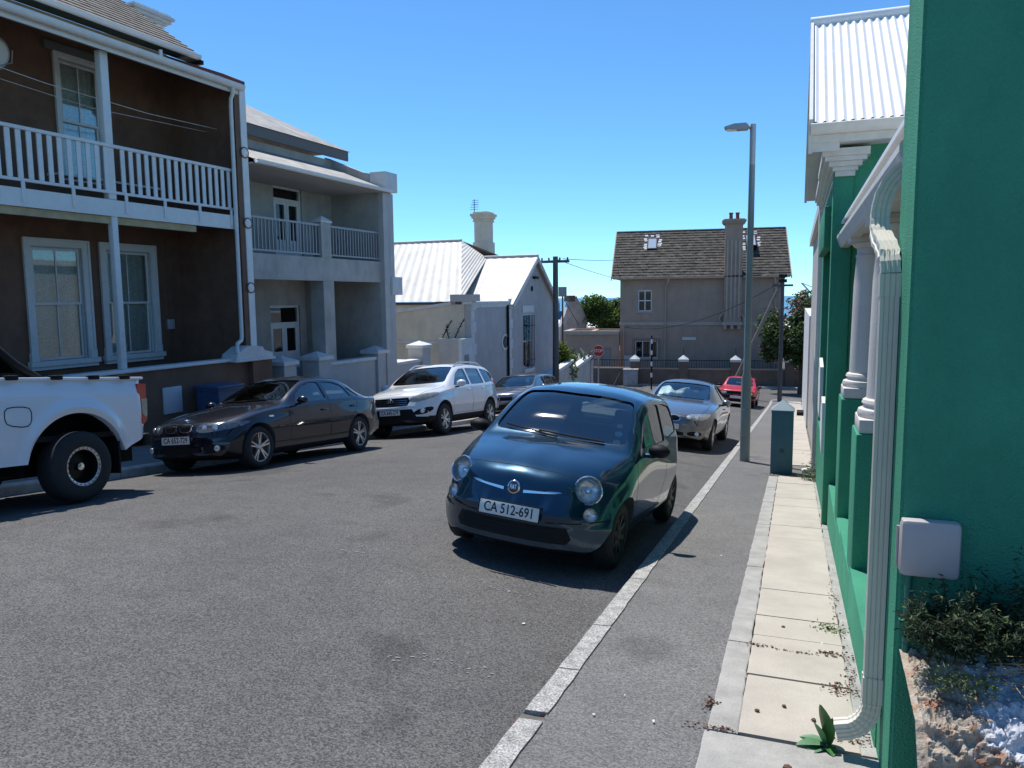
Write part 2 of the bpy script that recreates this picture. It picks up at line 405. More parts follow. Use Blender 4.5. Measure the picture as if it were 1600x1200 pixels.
# sea
M_SEA = mat('sea_water', (.02, .10, .20), .25, var=.15, vscale=.01)
sheet('sea', M_SEA, [-30000, -3000, 0, 3000, 30000], [560, 2000, 8000, 40000], lambda x, y: -45.)
# litter and leaf debris on the footpath
M_LEAF = mat('dry_leaf', (.12, .06, .035), .9, var=.4, vscale=60)
pts = []
for (cx_, cy_, rx, ry, n) in ((.24, 4.55, .08, .03, 60), (-.17, 4.53, .08, .02, 40), (.27, 4.05, .06, .08, 90), (.33, 4.3, .03, .35, 70), (-.34, 3.62, .03, .05, 70), (-.3, 3.36, .1, .02, 60), (.1, 4.5, .2, .012, 40), (.3, 3.5, .08, .06, 60), (-.3, 12.4, .2, .1, 40), (.31, 5.6, .03, .6, 50)):
    for i in range(n):
        x = rng.gauss(cx_, rx*.6); yy = rng.gauss(cy_, ry*.6); pts.append((min(.355, x), yy, slope(yy)+.013))
leaves('leaf_litter', M_LEAF, pts, .016, rng, None, .8, .6)['kind'] = 'stuff'
M_LITTER = mat('paper_scrap', (.7, .69, .64), .8)
for (px, py, s_) in ((-.83, 3.29, .007), (-.56, 3.33, .009), (-.74, 3.55, .006), (-.55, 6.7, .010), (-1.62, 4.55, .013), (-.02, 4.75, .006), (.2, 4.72, .007)):
    zz = (slope(py) if px > -1 else road_z(px, py)) + .004
    v = [(px+s_*cos(a)*rng.uniform(.6, 1.3), py+s_*sin(a)*rng.uniform(.6, 1.6), zz+rng.uniform(0, .008)) for a in (0, 1.2, 2.6, 3.9, 5.1)]
    tag(mesh_obj('paper_scrap', v, [(0, 1, 2, 3, 4)], M_LITTER), 'tiny pale paper scrap lying on the tarmac or paving', 'litter', 'paper scraps on the ground')
for (px, py) in ((-.12, 3.62), (.0, 3.72), (.13, 3.62), (.02, 3.12), (-.02, 4.93), (.20, 2.98)):
    bm = bmesh.new(); bmesh.ops.create_icosphere(bm, subdivisions=1, radius=.012 if py > 3.2 else .018)
    for v in bm.verts: v.co = Vector((v.co.x*rng.uniform(.7, 1.3)+px, v.co.y*rng.uniform(.8, 1.3)+py, v.co.z*.6+slope(py)+.012))
    tag(bm_obj('brown_pebble', bm, M_LEAF), 'small reddish brown pebble lying on the pale paving', 'pebble', 'pebbles on the paving')
# scraped white paint smears on the road
M_SMEAR = mat('paint_smear', (.24, .24, .24), .85, var=.3, vscale=90)
sm = MB()
for (x0, y0, x1, y1, n) in ((-1.92, 3.75, -1.62, 3.70, 16), (-2.1, 3.62, -1.95, 3.68, 10), (-2.05, 5.1, -1.75, 5.15, 14), (-3.5, 5.3, -3.3, 5.4, 8), (-1.6, 3.82, -1.52, 3.7, 6)):
    for i in range(n):
        t = i/n+rng.uniform(-.1, .1); x = x0+(x1-x0)*t+rng.gauss(0, .02); yy = y0+(y1-y0)*t+rng.gauss(0, .03); s_ = rng.uniform(.002, .006)
        sm.add([(x+s_*cos(a)*rng.uniform(.5, 5), yy+s_*sin(a)*rng.uniform(.5, 2.5), road_z(x, yy)+.004) for a in (0, 1.3, 2.5, 3.8, 5)], [(0, 1, 2, 3, 4)])
o = sm.build('paint_smear', M_SMEAR); o['kind'] = 'stuff'; tag(o, 'scuffed white paint flecks on the road surface', 'paint marks')
# ================================================================== cars: shared builder
def pchip(keys):
    xs = [k[0] for k in keys]; ys = [k[1] for k in keys]
    if xs[0] > xs[-1]: xs.reverse(); ys.reverse()
    n = len(xs); h = [xs[i+1]-xs[i] for i in range(n-1)]; d = [(ys[i+1]-ys[i])/h[i] for i in range(n-1)]
    m = [0]*n; m[0] = d[0]; m[-1] = d[-1]
    for i in range(1, n-1):
        if d[i-1]*d[i] <= 0: m[i] = 0
        else:
            w1 = 2*h[i]+h[i-1]; w2 = h[i]+2*h[i-1]; m[i] = (w1+w2)/(w1/d[i-1]+w2/d[i])
    def f(x):
        if x <= xs[0]: return ys[0]
        if x >= xs[-1]: return ys[-1]
        i = 0
        while xs[i+1] < x: i += 1
        t = (x-xs[i])/h[i]; t2 = t*t; t3 = t2*t
        return (2*t3-3*t2+1)*ys[i] + (t3-2*t2+t)*h[i]*m[i] + (-2*t3+3*t2)*ys[i+1] + (t3-t2)*h[i]*m[i+1]
    return f
def chaikin(p, k=2, closed=False):
    for _ in range(k):
        q = [] if closed else [p[0]]
        n = len(p); rng = range(n) if closed else range(n-1)
        for i in rng:
            a = p[i]; b = p[(i+1) % n]
            q.append(tuple(.75*u+.25*v for u, v in zip(a, b))); q.append(tuple(.25*u+.75*v for u, v in zip(a, b)))
        if not closed: q.append(p[-1])
        p = q
    return p
def round_open(P, R, n=4, sub=3):
    # polyline with per-corner radii -> rounded, evenly subdivided, constant count
    out = [P[0]]; m = len(P)
    segs = []
    for i in range(1, m-1):
        p = Vector(P[i]); a = Vector(P[i-1])-p; c = Vector(P[i+1])-p; la, lc = a.length, c.length
        r = min(R[i], la*.45, lc*.45); s0 = p + (a/la*r if la > 1e-6 else a); s1 = p + (c/lc*r if lc > 1e-6 else c)
        segs.append([tuple(s0*(1-t)**2 + p*2*t*(1-t) + s1*t*t) for t in [k/(n-1) for k in range(n)]])
    prev = Vector(P[0])
    for i, sg in enumerate(segs):
        q = Vector(sg[0])
        for k in range(1, sub): out.append(tuple(prev.lerp(q, k/sub)))
        out += sg; prev = Vector(sg[-1])
    q = Vector(P[-1])
    for k in range(1, sub): out.append(tuple(prev.lerp(q, k/sub)))
    out.append(P[-1]); return out
def round_poly(P, r, n=4):
    out = []; m = len(P)
    for i in range(m):
        p = Vector(P[i]); a = Vector(P[i-1])-p; c = Vector(P[(i+1) % m])-p; q = min(r, a.length*.4, c.length*.4)
        s0 = p+a.normalized()*q; s1 = p+c.normalized()*q
        out += [tuple(s0*(1-t)**2 + p*2*t*(1-t) + s1*t*t) for t in [k/(n-1) for k in range(n)]]
    return out
def car_loft(sp, cavity=False):
    C = sp['curves']; F = {k: pchip(v) for k, v in C.items()}
    xr, xf, W = sp['xr'], sp['xf'], sp['W']
    if cavity: x0, x1 = sp['cab']
    else: x0, x1 = xr, xf
    n = 40 if cavity else 96
    rings = []
    for i in range(n+1):
        t = i/n; t = t if cavity else (t + .5*(.5-.5*cos(pi*t)))/1.5
        x = x0 + (x1-x0)*t
        zt, ze, ye, zb2, yb, zm, ym, zs, ys, zo = (F[k](x) for k in ('zt', 'ze', 'ye', 'zbelt', 'yb', 'zm', 'ym', 'zs', 'ys', 'zo'))
        ze = min(ze, zt-.004)
        if cavity:
            e = .05; zf = sp.get('floor', .55)
            zt2 = max(zf+.06, zt-e); ze2 = max(zf+.05, ze-e); zb3 = max(zf+.04, min(zb2, ze2-.01))
            P = [(0, zf), (yb-.16, zf), (yb-.09, zf+.03), (yb-.075, (zf+zb3)/2), (yb-.075, zb3), (ye-.055, ze2), (ye*.55, ze2+(zt2-ze2)*.8), (0, zt2)]
        else:
            sh = sp.get('shoulder', .05)
            P = [(0, zo), (ys-.08, zo), (ys, zs), (ym, zm), (yb+.006, zb2-sh), (yb, zb2), (ye, ze), (ye*.55, ze+(zt-ze)*.82), (0, zt)]
        P = round_open(P, (0, .02, .05, .04, .06, .05, .3, 0) if cavity else (0, .03, .05, .22, .045, .03, sp.get('er', .07), .3, 0))
        ring = []
        rib = sp.get('rib')
        for y, z in P:
            if rib and not cavity and x > rib[0] and z > zt-.08: z += rib[1]*max(0, 1-(abs(y)/rib[2])**4)*min(1, (x-rib[0])/.2)
            def bend(y):
                fx = 0
                a = abs(y)/W
                if x > sp['bf'][0]:
                    q = (x-sp['bf'][0])/(xf-sp['bf'][0]); q = q*q*(3-2*q); fx -= sp['bf'][1]*q*a**sp['bf'][2]
                if x < sp['br'][0]:
                    q = (sp['br'][0]-x)/(sp['br'][0]-xr); q = q*q*(3-2*q); fx += sp['br'][1]*q*a**sp['br'][2]
                return fx
            ring.append((x+bend(y), y, z))
        rings.append(ring)
    if not cavity:
        def cap(r, sx):
            zc = (r[0][2]+r[-1][2])/2; out = []
            for k, (a, dx) in enumerate(((.86, .012), (.6, .02), (.3, .024), (.02, .025))): out.append([(p[0]+sx*dx, p[1]*a, zc+(p[2]-zc)*a) for p in r])
            return out
        cf = cap(rings[-1], 1); cr = cap(rings[0], -1); rings = cr[::-1] + rings + cf
        # the nose keeps its plan curve: recompute x of the cap rings from the bow
        for rr_ in cf:
            for k, p in enumerate(rr_): rr_[k] = (xf + .02 - sp['bf'][1]*(abs(p[1])/W)**sp['bf'][2], p[1], p[2])
        for rr_ in cr:
            for k, p in enumerate(rr_): rr_[k] = (xr - .02 + sp['br'][1]*(abs(p[1])/W)**sp['br'][2], p[1], p[2])
    m = len(rings[0]); v = []; f = []
    for r in rings:
        v += r; v += [(a, -b, c) for a, b, c in r[1:-1]]
    M = 2*m-2
    def idx(i, k):   # k around: 0..m-1 left, then right reversed
        k %= M
        if k < m: return i*M+k
        return i*M + m + (M-k) - 1
    for i in range(len(rings)-1):
        for k in range(M): f.append((idx(i, k), idx(i, k+1), idx(i+1, k+1), idx(i+1, k)))
    f.append(tuple(idx(0, k) for k in range(M))[::-1]); f.append(tuple(idx(len(rings)-1, k) for k in range(M)))
    bm = bmesh.new(); vs = [bm.verts.new(q) for q in v]
    for q in f: bm.faces.new([vs[i] for i in q])
    bmesh.ops.recalc_face_normals(bm, faces=bm.faces)
    return bm
def tmp_obj(bm):
    me = bpy.data.meshes.new('tmp'); bm.to_mesh(me); bm.free(); o = bpy.data.objects.new('tmp', me); COL.objects.link(o); return o
def boolean(o, cutter_bm):
    bmesh.ops.recalc_face_normals(cutter_bm, faces=cutter_bm.faces)
    c = tmp_obj(cutter_bm); md = o.modifiers.new('b', 'BOOLEAN'); md.operation = 'DIFFERENCE'; md.object = c; md.solver = 'MANIFOLD'
    dg = bpy.context.evaluated_depsgraph_get(); dg.update(); me = bpy.data.meshes.new_from_object(o.evaluated_get(dg))
    if len(me.polygons) < 50:
        md.solver = 'EXACT'; dg.update(); me = bpy.data.meshes.new_from_object(o.evaluated_get(dg))
    o.modifiers.clear(); o.data = me; bpy.data.objects.remove(c)
def add_prism(bm, poly, axis, a0, a1):
    v, f = prism_geo(poly, axis, a0, a1); vs = [bm.verts.new(q) for q in v]
    for q in f: bm.faces.new([vs[i] for i in q])
def resample(p, step=.04):
    out = []
    for i in range(len(p)):
        a = Vector(p[i]); b = Vector(p[(i+1) % len(p)]); n = max(1, int((b-a).length/step))
        out += [tuple(a.lerp(b, k/n)) for k in range(n)]
    return out
VIEW = {'front': lambda u, v: (Vector((6, u, v)), Vector((-1, 0, 0))), 'rear': lambda u, v: (Vector((-6, u, v)), Vector((1, 0, 0))),
        'left': lambda u, v: (Vector((u, 3, v)), Vector((0, -1, 0))), 'right': lambda u, v: (Vector((u, -3, v)), Vector((0, 1, 0))),
        'top': lambda u, v: (Vector((u, v, 4)), Vector((0, 0, -1)))}
class Car:
    def hit(s, u, v, view):
        o, d = VIEW[view](u, v); p, n, i, t = s.bvh.ray_cast(o, d)
        if p is None:
            q = o + d*(4 if view in ('front', 'rear') else 2.2); p, n, i, t = s.bvh.find_nearest(q)
        return p, n
    def patch(s, name, poly, view, m, off=.004, thick=.012, rings=4, parent=None, label=None, soft=0):
        if soft: poly = chaikin(poly, soft, True)
        poly = resample(poly); n = len(poly); rings = max(rings, int(max(max(p[0] for p in poly)-min(p[0] for p in poly), max(p[1] for p in poly)-min(p[1] for p in poly))/.07)); cx = sum(p[0] for p in poly)/n; cy = sum(p[1] for p in poly)/n
        V = []; Fc = []
        p, nn = s.hit(cx, cy, view); V.append(p + nn*off)
        for r in range(1, rings+1):
            for a, b in poly:
                p, nn = s.hit(cx+(a-cx)*r/rings, cy+(b-cy)*r/rings, view); V.append(p + nn*off)
        for a, b in poly:
            p, nn = s.hit(a, b, view); V.append(p - nn*thick)
        for k in range(n): Fc.append((0, 1+k, 1+(k+1) % n))
        for r in range(rings):
            for k in range(n): Fc.append((1+r*n+k, 1+(r+1)*n+k, 1+(r+1)*n+(k+1) % n, 1+r*n+(k+1) % n))
        o = fix_normals(mesh_obj(name, V, Fc, m, parent or s.root, True, 45))
        if label: o['label'] = label
        return o
    def seam(s, name, pts, view, m, w=.006, off=.0012, parent=None):
        P = []
        for i in range(len(pts)-1):
            a = Vector(pts[i]); b = Vector(pts[i+1]); n = max(1, int((b-a).length/.05)); P += [a.lerp(b, k/n) for k in range(n)]
        P.append(Vector(pts[-1])); V = []; Fc = []
        for i, p in enumerate(P):
            t = (P[min(i+1, len(P)-1)]-P[max(0, i-1)]); t.normalize(); q = Vector((-t.y, t.x))*w*.5
            for sg in (-1, 1):
                h, n = s.hit(p.x+q.x*sg, p.y+q.y*sg, view); V.append(h + n*off)
        for i in range(len(P)-1): Fc.append((2*i, 2*i+1, 2*i+3, 2*i+2))
        return fix_normals(mesh_obj(name, V, Fc, m, parent or s.root, True))
def mirror_poly(p): return [(-a, b) for a, b in p]
def wheel(car, x, side, R, wd, rimR, spokes, style, mats, y_out):
    tyre, rim, dark = mats
    y = y_out*side
    def Y(t): return y - side*t
    prof = [(rimR-.01, Y(.02)), (rimR, Y(.008)), (rimR+.02, Y(.004)), (R-.05, Y(0)), (R-.015, Y(.012)), (R, Y(.035)), (R, Y(wd-.035)), (R-.015, Y(wd-.012)), (R-.05, Y(wd)), (rimR, Y(wd-.01))]
    w_ = lathe('wheel', tyre, prof, (x, 0, R), car.root, 36, 'y', cap=False)
    mb = MB()
    v, f = lathe_geo([(rimR+.002, Y(.004)), (rimR+.004, Y(.012)), (rimR-.012, Y(.016)), (rimR-.022, Y(.05)), (rimR-.03, Y(wd*.75))], (x, 0, R), 36, 'y'); mb.add(v, f[:-2])
    hub = {'deep': .07}.get(style, .035)
    for k in range(spokes):
        a0 = 2*pi*k/spokes + .3
        for da in ((-.16, .16) if style == 'double' else (0,)):
            a = a0+da*.9; u = Vector((cos(a), 0, sin(a))); t = Vector((-sin(a), 0, cos(a)))
            r0, r1 = .045, rimR-.012; w0, w1 = (.016, .012) if style == 'double' else (.03, .02)
            if style == 'star': w0, w1 = .026, .04
            c = Vector((x, 0, R)); q = []
            for rr, ww in ((r0, w0), ((r0+r1)/2, (w0+w1)/2*.85), (r1, w1)):
                dep = hub if rr == r0 else (.022 if rr == r1 else hub*.75)
                for sg in (-1, 1):
                    for dd in (0, .03): p = c + u*rr + t*ww*sg; p.y = Y(dep+dd-.012); q.append(p)
            ff = []
            for i in (0, 1):
                o = i*4
                ff += [(o, o+2, o+6, o+4), (o+1, o+5, o+7, o+3), (o, o+4, o+5, o+1), (o+2, o+3, o+7, o+6)]
            mb.add(q, ff)
    r_ = fix_normals(mb.build('rim', rim, w_, True, 35))
    lathe('hub_cap', rim, [(.001, Y(hub-.02)), (.035, Y(hub-.02)), (.05, Y(hub-.005)), (.055, Y(hub+.03))], (x, 0, R), w_, 20, 'y')
    lathe('brake_disc', dark, [(.001, Y(.085)), (rimR-.03, Y(.085)), (rimR-.03, Y(.1)), (.001, Y(.1))], (x, 0, R), w_, 24, 'y')
    return w_
def place(root, x, y, z, yaw, cx, s=.0945, extra=0):
    n = Vector((cx, s, 1)).normalized(); f = Vector((sin(yaw), cos(yaw), 0)); f -= n*f.dot(n); f.normalize(); l = n.cross(f)
    root.matrix_world = Matrix(((f.x, l.x, n.x, x), (f.y, l.y, n.y, y), (f.z, l.z, n.z, z), (0, 0, 0, 1)))
M_TRIM = mat('black_trim', (.010, .010, .011), .6, bump=.15, bscale=400, spec=.2)
M_INT = mat('car_interior', (.06, .062, .066), .8, var=.2, vscale=30)
M_TYRE = mat('tyre_rubber', (.018, .018, .019), .8, bump=.3, bscale=120, var=.25, vscale=25)
M_ALLOY = mat('alloy', (.55, .56, .58), .28, .9)
M_CHROME = mat('chrome', (.75, .76, .78), .12, 1.)
M_DISC = mat('brake_steel', (.12, .11, .1), .5, .7)
M_SEAM = mat('panel_gap', (.004, .004, .005), .9)
M_LENS = glass_mat('lamp_lens', (.95, .96, .97), .02, 1.4, .0)
M_REFL = mat('lamp_reflector', (.72, .74, .76), .22, .45, var=.35, vscale=30)
M_REDL = mat('red_lens', (.5, .008, .01), .12, coat=1)
M_AMBER = mat('amber_lens', (.6, .2, .02), .2, coat=1)
M_PLATE = mat('plate_white', (.72, .71, .66), .45, var=.08, vscale=20)
M_INK = mat('plate_ink', (.01, .01, .012), .6)
M_CARGLASS = glass_mat('car_glass', (.68, .80, .80), .03, 1.5, .13)
M_TINTGLASS = glass_mat('tinted_car_glass', (.22, .27, .28), .012, 1.5, .04)
M_STICK = mat('paper_disc', (.75, .75, .7), .7, var=.1, vscale=60)
M_DUST = mat('underbody', (.015, .014, .013), .9, spec=.1)
def make_car(name, label, sp):
    c = Car(); c.root = empty(name, (0, 0, 0), 0, label, 'car', 'cars parked along the kerbs'); c.sp = sp
    paint = sp['paint']
    bm = car_loft(sp); c.bvh = BVHTree.FromBMesh(bm); body = tmp_obj(bm)
    boolean(body, car_loft(sp, True))
    for side in (1, -1):
        cb = bmesh.new()
        for poly in sp['side_windows']: add_prism(cb, round_poly(poly, .05), 'y', .30*side, 1.4*side)
        boolean(body, cb)
    cb = bmesh.new(); xm = sp['cab'][0]*.5+sp['cab'][1]*.5
    add_prism(cb, round_poly(sp['windscreen'], .06), 'x', xm, 3.2); boolean(body, cb)
    if sp.get('rear_window'):
        cb = bmesh.new(); add_prism(cb, round_poly(sp['rear_window'], .06), 'x', -3.2, xm-.01); boolean(body, cb)
    R = sp['R']
    for xa in sp['axles']:
        for side in (1, -1):
            cb = bmesh.new(); n = 40; ra = sp.get('arch', R+.055)
            add_prism(cb, [(xa+ra*cos(2*pi*k/n), R+.015+ra*sin(2*pi*k/n)) for k in range(n)], 'y', (sp['W']-.32)*side, 1.5*side); boolean(body, cb)
    c.lamps = {}
    for ly, lz, lr, kk in sp.get('lamp_holes', []):
        for side in (1, -1):
            p, n = c.hit(ly*side, lz, 'front'); n = (n*kk[0]+Vector((1, kk[1]*side, kk[2]))).normalized(); c.lamps[(ly*side, lz)] = (p, n)
            q = n.to_track_quat('Z', 'Y').to_matrix().to_4x4(); q.translation = p; cb = bmesh.new()
            add_prism(cb, [(lr*cos(2*pi*k/32), lr*sin(2*pi*k/32)) for k in range(32)], 'z', -.075, .12); bmesh.ops.transform(cb, matrix=q, verts=cb.verts); boolean(body, cb)
    me = body.data; me.name = 'body'; body.name = 'body'; body.parent = c.root
    me.materials.clear(); me.materials.append(paint); me.materials.append(M_INT); me.materials.append(M_TRIM); me.materials.append(M_DUST)
    tz = sp.get('trim_z', 0)
    for p in me.polygons:
        q, n, i, dist = c.bvh.find_nearest(p.center); p.use_smooth = True
        if dist is not None and dist > .004: p.material_index = 1
        elif p.normal.z < -.6 and p.center.z < .5: p.material_index = 3
        elif p.center.z < tz: p.material_index = 2
        else: p.material_index = 0
    me.set_sharp_from_angle(angle=radians(32))
    # glass
    G = sp.get('glass', M_CARGLASS)
    grow = 1.035
    def dil(p):
        cx = sum(a for a, b in p)/len(p); cy = sum(b for a, b in p)/len(p); return [(cx+(a-cx)*grow, cy+(b-cy)*grow) for a, b in p]
    c.windscreen = c.patch('windscreen', dil(sp['windscreen']), 'front', G, -.014, .018, 8)
    if sp.get('rear_window'): c.patch('rear_window', dil(sp['rear_window']), 'rear', G, -.014, .018, 6)
    for poly in sp['side_windows']:
        for v in ('left', 'right'): c.patch('side_window', dil(poly), v, sp.get('side_glass', G), -.012, .016, 5)
    # interior
    fl = sp.get('floor', .55); x0, x1 = sp['cab']; sx = sp.get('seat_x', .0); sz = sp.get('seat_z', 1.05); W = sp['W']
    for y in (-.36, .36):
        s_ = box('front_seat', M_INT, sx-.16, sx+.02, y-.22, y+.22, fl, sz, c.root, .05)
        box('headrest', M_INT, sx-.17, sx-.06, y-.12, y+.12, sz+.02, sz+.2, s_, .035)
    box('rear_seat', M_INT, sx-.95, sx-.78, -W*.72, W*.72, fl, sz-.04, c.root, .05)
    box('dashboard', sp.get('dash', M_INT), sp['dash_x'], sp['dash_x']+.42, -W*.74, W*.74, fl, sp['dash_z'], c.root, .05)
    st = []
    for k in range(25): a = 2*pi*k/24; st.append((sp['dash_x']-.16 - .07*sin(a), -.36+.17*cos(a), sp['dash_z']+.0+.16*sin(a)))
    tube('steering_wheel', M_INT, st, .014, c.root, 6)
    for xa in sp['axles']:
        for side in (1, -1): wheel(c, xa, side, R, sp.get('tw', .2), sp['rimR'], sp['spokes'], sp['style'], (M_TYRE, sp.get('rim', M_ALLOY), M_DISC), sp['W']-sp.get('inset', .035))
    # mirrors
    mx, my, mz, ms = sp['mirror']
    for side in (1, -1):
        bm = bmesh.new(); bmesh.ops.create_uvsphere(bm, u_segments=16, v_segments=10, radius=1)
        for v in bm.verts:
            if v.co.x < -.35: v.co.x = -.35
            v.co = Vector((v.co.x*ms[0], v.co.y*ms[1], v.co.z*ms[2])) + Vector((mx, my*side, mz))
        mo = bm_obj('door_mirror', bm, sp.get('mirror_mat', paint), c.root, True, 45)
        p, n = c.hit(mx-.02, mz-ms[2]*1.0, 'left' if side > 0 else 'right')
        tube('mirror_arm', sp.get('arm_mat', M_TRIM), [(p.x, p.y-.01*side, p.z), ((p.x+mx)/2, (p.y+my*side)/2, mz-ms[2]*.9), (mx, my*side, mz-ms[2]*.55)], .022, mo, 8)
    # seams and door handles
    for pts in sp.get('seams', []):
        for v in ('left', 'right'): c.seam('panel_gap', pts, v, M_SEAM)
    for pts in sp.get('top_seams', []): c.seam('bonnet_gap', pts, 'top', M_SEAM, .008)
    for hx, hz in sp.get('handles', []):
        for side, v in ((1, 'left'), (-1, 'right')):
            p, n = c.hit(hx, hz, v); h = box('door_handle', sp.get('handle_mat', paint), p.x-.085, p.x+.085, *sorted((p.y-.01*side, p.y+.028*side)), p.z-.014, p.z+.014, c.root, .009)
    for (ya, za), (yb_, zb_) in sp.get('wipers', []):
        pts = []
        for k in range(7):
            p, n = c.hit(ya+(yb_-ya)*k/6, za+(zb_-za)*k/6, 'front'); pts.append(p + n*.018)
        tube('wiper', M_TRIM, pts, .009, c.root, 6)
    return c
def number_plate(c, y, z, txt, w=.52, h=.113, view='front', tilt=0., off=.012, dz=0):
    p, n = c.hit(y, z, view)
    X = Vector((0, 1, 0)); nn = Vector((cos(tilt), 0, sin(tilt))); U = nn.cross(X)
    mw = Matrix(((X.x, U.x, nn.x, p.x+nn.x*off), (X.y, U.y, nn.y, y), (X.z, U.z, nn.z, z), (0, 0, 0, 1)))
    U = Vector((-sin(tilt), 0, cos(tilt)))
    mw = Matrix(((0, U.x, nn.x, p.x+nn.x*off), (1, U.y, nn.y, y), (0, U.z, nn.z, z), (0, 0, 0, 1)))
    pl = box('number_plate', M_PLATE, -w/2, w/2, -h/2, h/2, -.008, .004, c.root, .004); pl.data.transform(mw); pl['label'] = 'white number plate with black characters' if txt else 'white number plate'
    fr = MB()
    for a in ((-w/2-.006, w/2+.006, h/2, h/2+.006), (-w/2-.006, w/2+.006, -h/2-.006, -h/2), (-w/2-.006, -w/2, -h/2, h/2), (w/2, w/2+.006, -h/2, h/2)): fr.box(*a, -.009, .006)
    f_ = fr.build('plate_frame', M_TRIM, pl); f_.data.transform(mw)
    if txt: text_mesh('lettering', txt, h*.98, M_INK, pl, mw @ Matrix.Translation((0, .0, .005)), .0008, .80*w/.52, True)
    return pl
def disc(c, name, m, p, n, r, h, parent=None, seg=24, prof=None):
    n = Vector(n).normalized(); q = n.to_track_quat('Z', 'Y').to_matrix().to_4x4(); q.translation = p
    v, f = lathe_geo(prof or [(r*.98, -h), (r, -h*.2), (r*.96, h*.6), (r*.85, h), (.001, h)], (0, 0, 0), seg, 'z', False)
    o = fix_normals(mesh_obj(name, v, f, m, parent or c.root, True, 40)); o.data.transform(q); return o

# ================================================================== the small round hatchback
FIAT_PAINT = mat('petrol_blue_paint', (.002, .034, .070), .26, .65, coat=1, speck=.12, sscale=900)
FI = dict(paint=FIAT_PAINT, lamp_holes=[(.565, .705, .107, (.8, .05, .10)), (.61, .515, .058, (1, 0, 0))], xr=-1.75, xf=1.80, W=.812, axles=(1.15, -1.15), R=.288, rimR=.185, spokes=8, style='plain', rim=mat('steel_rim', (.03, .03, .032), .5, .3),
  bf=(.75, .40, 3.0), br=(-.7, .42, 2.6), cab=(-1.46, .90), floor=.52, inset=.05, tw=.175, arch=.322, rib=(.9, .010, .15), er=.08, shoulder=.05,
  curves=dict(
   zt=[(1.80, .52), (1.79, .62), (1.765, .70), (1.71, .775), (1.6, .835), (1.4, .895), (1.15, .945), (.93, .985), (.62, 1.215), (.32, 1.40), (.1, 1.452), (-.4, 1.487), (-.9, 1.465), (-1.25, 1.39), (-1.45, 1.21), (-1.6, .97), (-1.7, .8), (-1.75, .6)],
   ze=[(1.80, .50), (1.77, .64), (1.7, .74), (1.5, .83), (1.2, .895), (.93, .945), (.62, 1.14), (.32, 1.31), (.08, 1.38), (-.4, 1.405), (-.9, 1.385), (-1.25, 1.30), (-1.45, 1.12), (-1.6, .92), (-1.75, .58)],
   ye=[(1.80, .54), (1.7, .60), (1.2, .67), (.95, .715), (.6, .69), (.2, .635), (-.4, .615), (-1.0, .605), (-1.3, .61), (-1.5, .63), (-1.75, .5)],
   zbelt=[(1.80, .48), (1.7, .68), (1.5, .775), (1.2, .845), (.9, .90), (.3, .925), (-.6, .945), (-1.2, .97), (-1.6, .86), (-1.75, .56)],
   yb=[(1.80, .68), (1.7, .725), (1.4, .765), (1.0, .775), (0, .78), (-1.0, .775), (-1.5, .72), (-1.75, .62)],
   zm=[(1.80, .40), (1.6, .56), (1.0, .64), (-1.0, .66), (-1.75, .45)],
   ym=[(1.80, .765), (1.6, .80), (1.2, .815), (0, .795), (-1.15, .815), (-1.6, .78), (-1.75, .70)],
   zs=[(1.80, .255), (1.6, .25), (1.0, .27), (-1.2, .28), (-1.75, .34)],
   ys=[(1.80, .70), (1.5, .765), (0, .755), (-1.5, .75), (-1.75, .66)],
   zo=[(1.80, .205), (1.4, .19), (-1.4, .2), (-1.75, .28)]),
  windscreen=[(-.645, 1.012), (-.3, 1.008), (.3, 1.008), (.645, 1.012), (.595, 1.24), (.55, 1.365), (.28, 1.398), (-.28, 1.398), (-.55, 1.365), (-.595, 1.24)],
  rear_window=[(-.5, 1.04), (.5, 1.04), (.43, 1.33), (-.43, 1.33)],
  side_windows=[[(.66, .985), (.10, .985), (-.34, .99), (-.36, 1.345), (-.12, 1.345), (.16, 1.29), (.42, 1.16)], [(-.44, .995), (-1.02, 1.05), (-1.1, 1.16), (-.98, 1.3), (-.7, 1.335), (-.44, 1.345)]],
  seat_x=-.12, seat_z=1.05, dash_x=.42, dash_z=.93, dash=mat('pale_dash', (.16, .17, .17), .7), mirror=(.60, .90, .985, (.085, .10, .062)), mirror_mat=M_TRIM, arm_mat=FIAT_PAINT,
  seams=[[(.86, .95), (.86, .6), (.78, .36), (-.28, .34), (-.42, .55), (-.42, .98)]], top_seams=[[(1.52, -.62), (1.62, -.3), (1.65, 0), (1.62, .3), (1.52, .62)], [(1.52, .62), (1.2, .66), (.95, .7)], [(1.52, -.62), (1.2, -.66), (.95, -.7)]],
  handles=[(-.27, .86)], handle_mat=M_CHROME, wipers=[((.45, 1.01), (-.18, 1.03)), ((.02, 1.0), (-.52, 1.045))])
car = make_car('small_hatchback', 'petrol blue small round-nosed hatchback parked by the footpath kerb', FI)
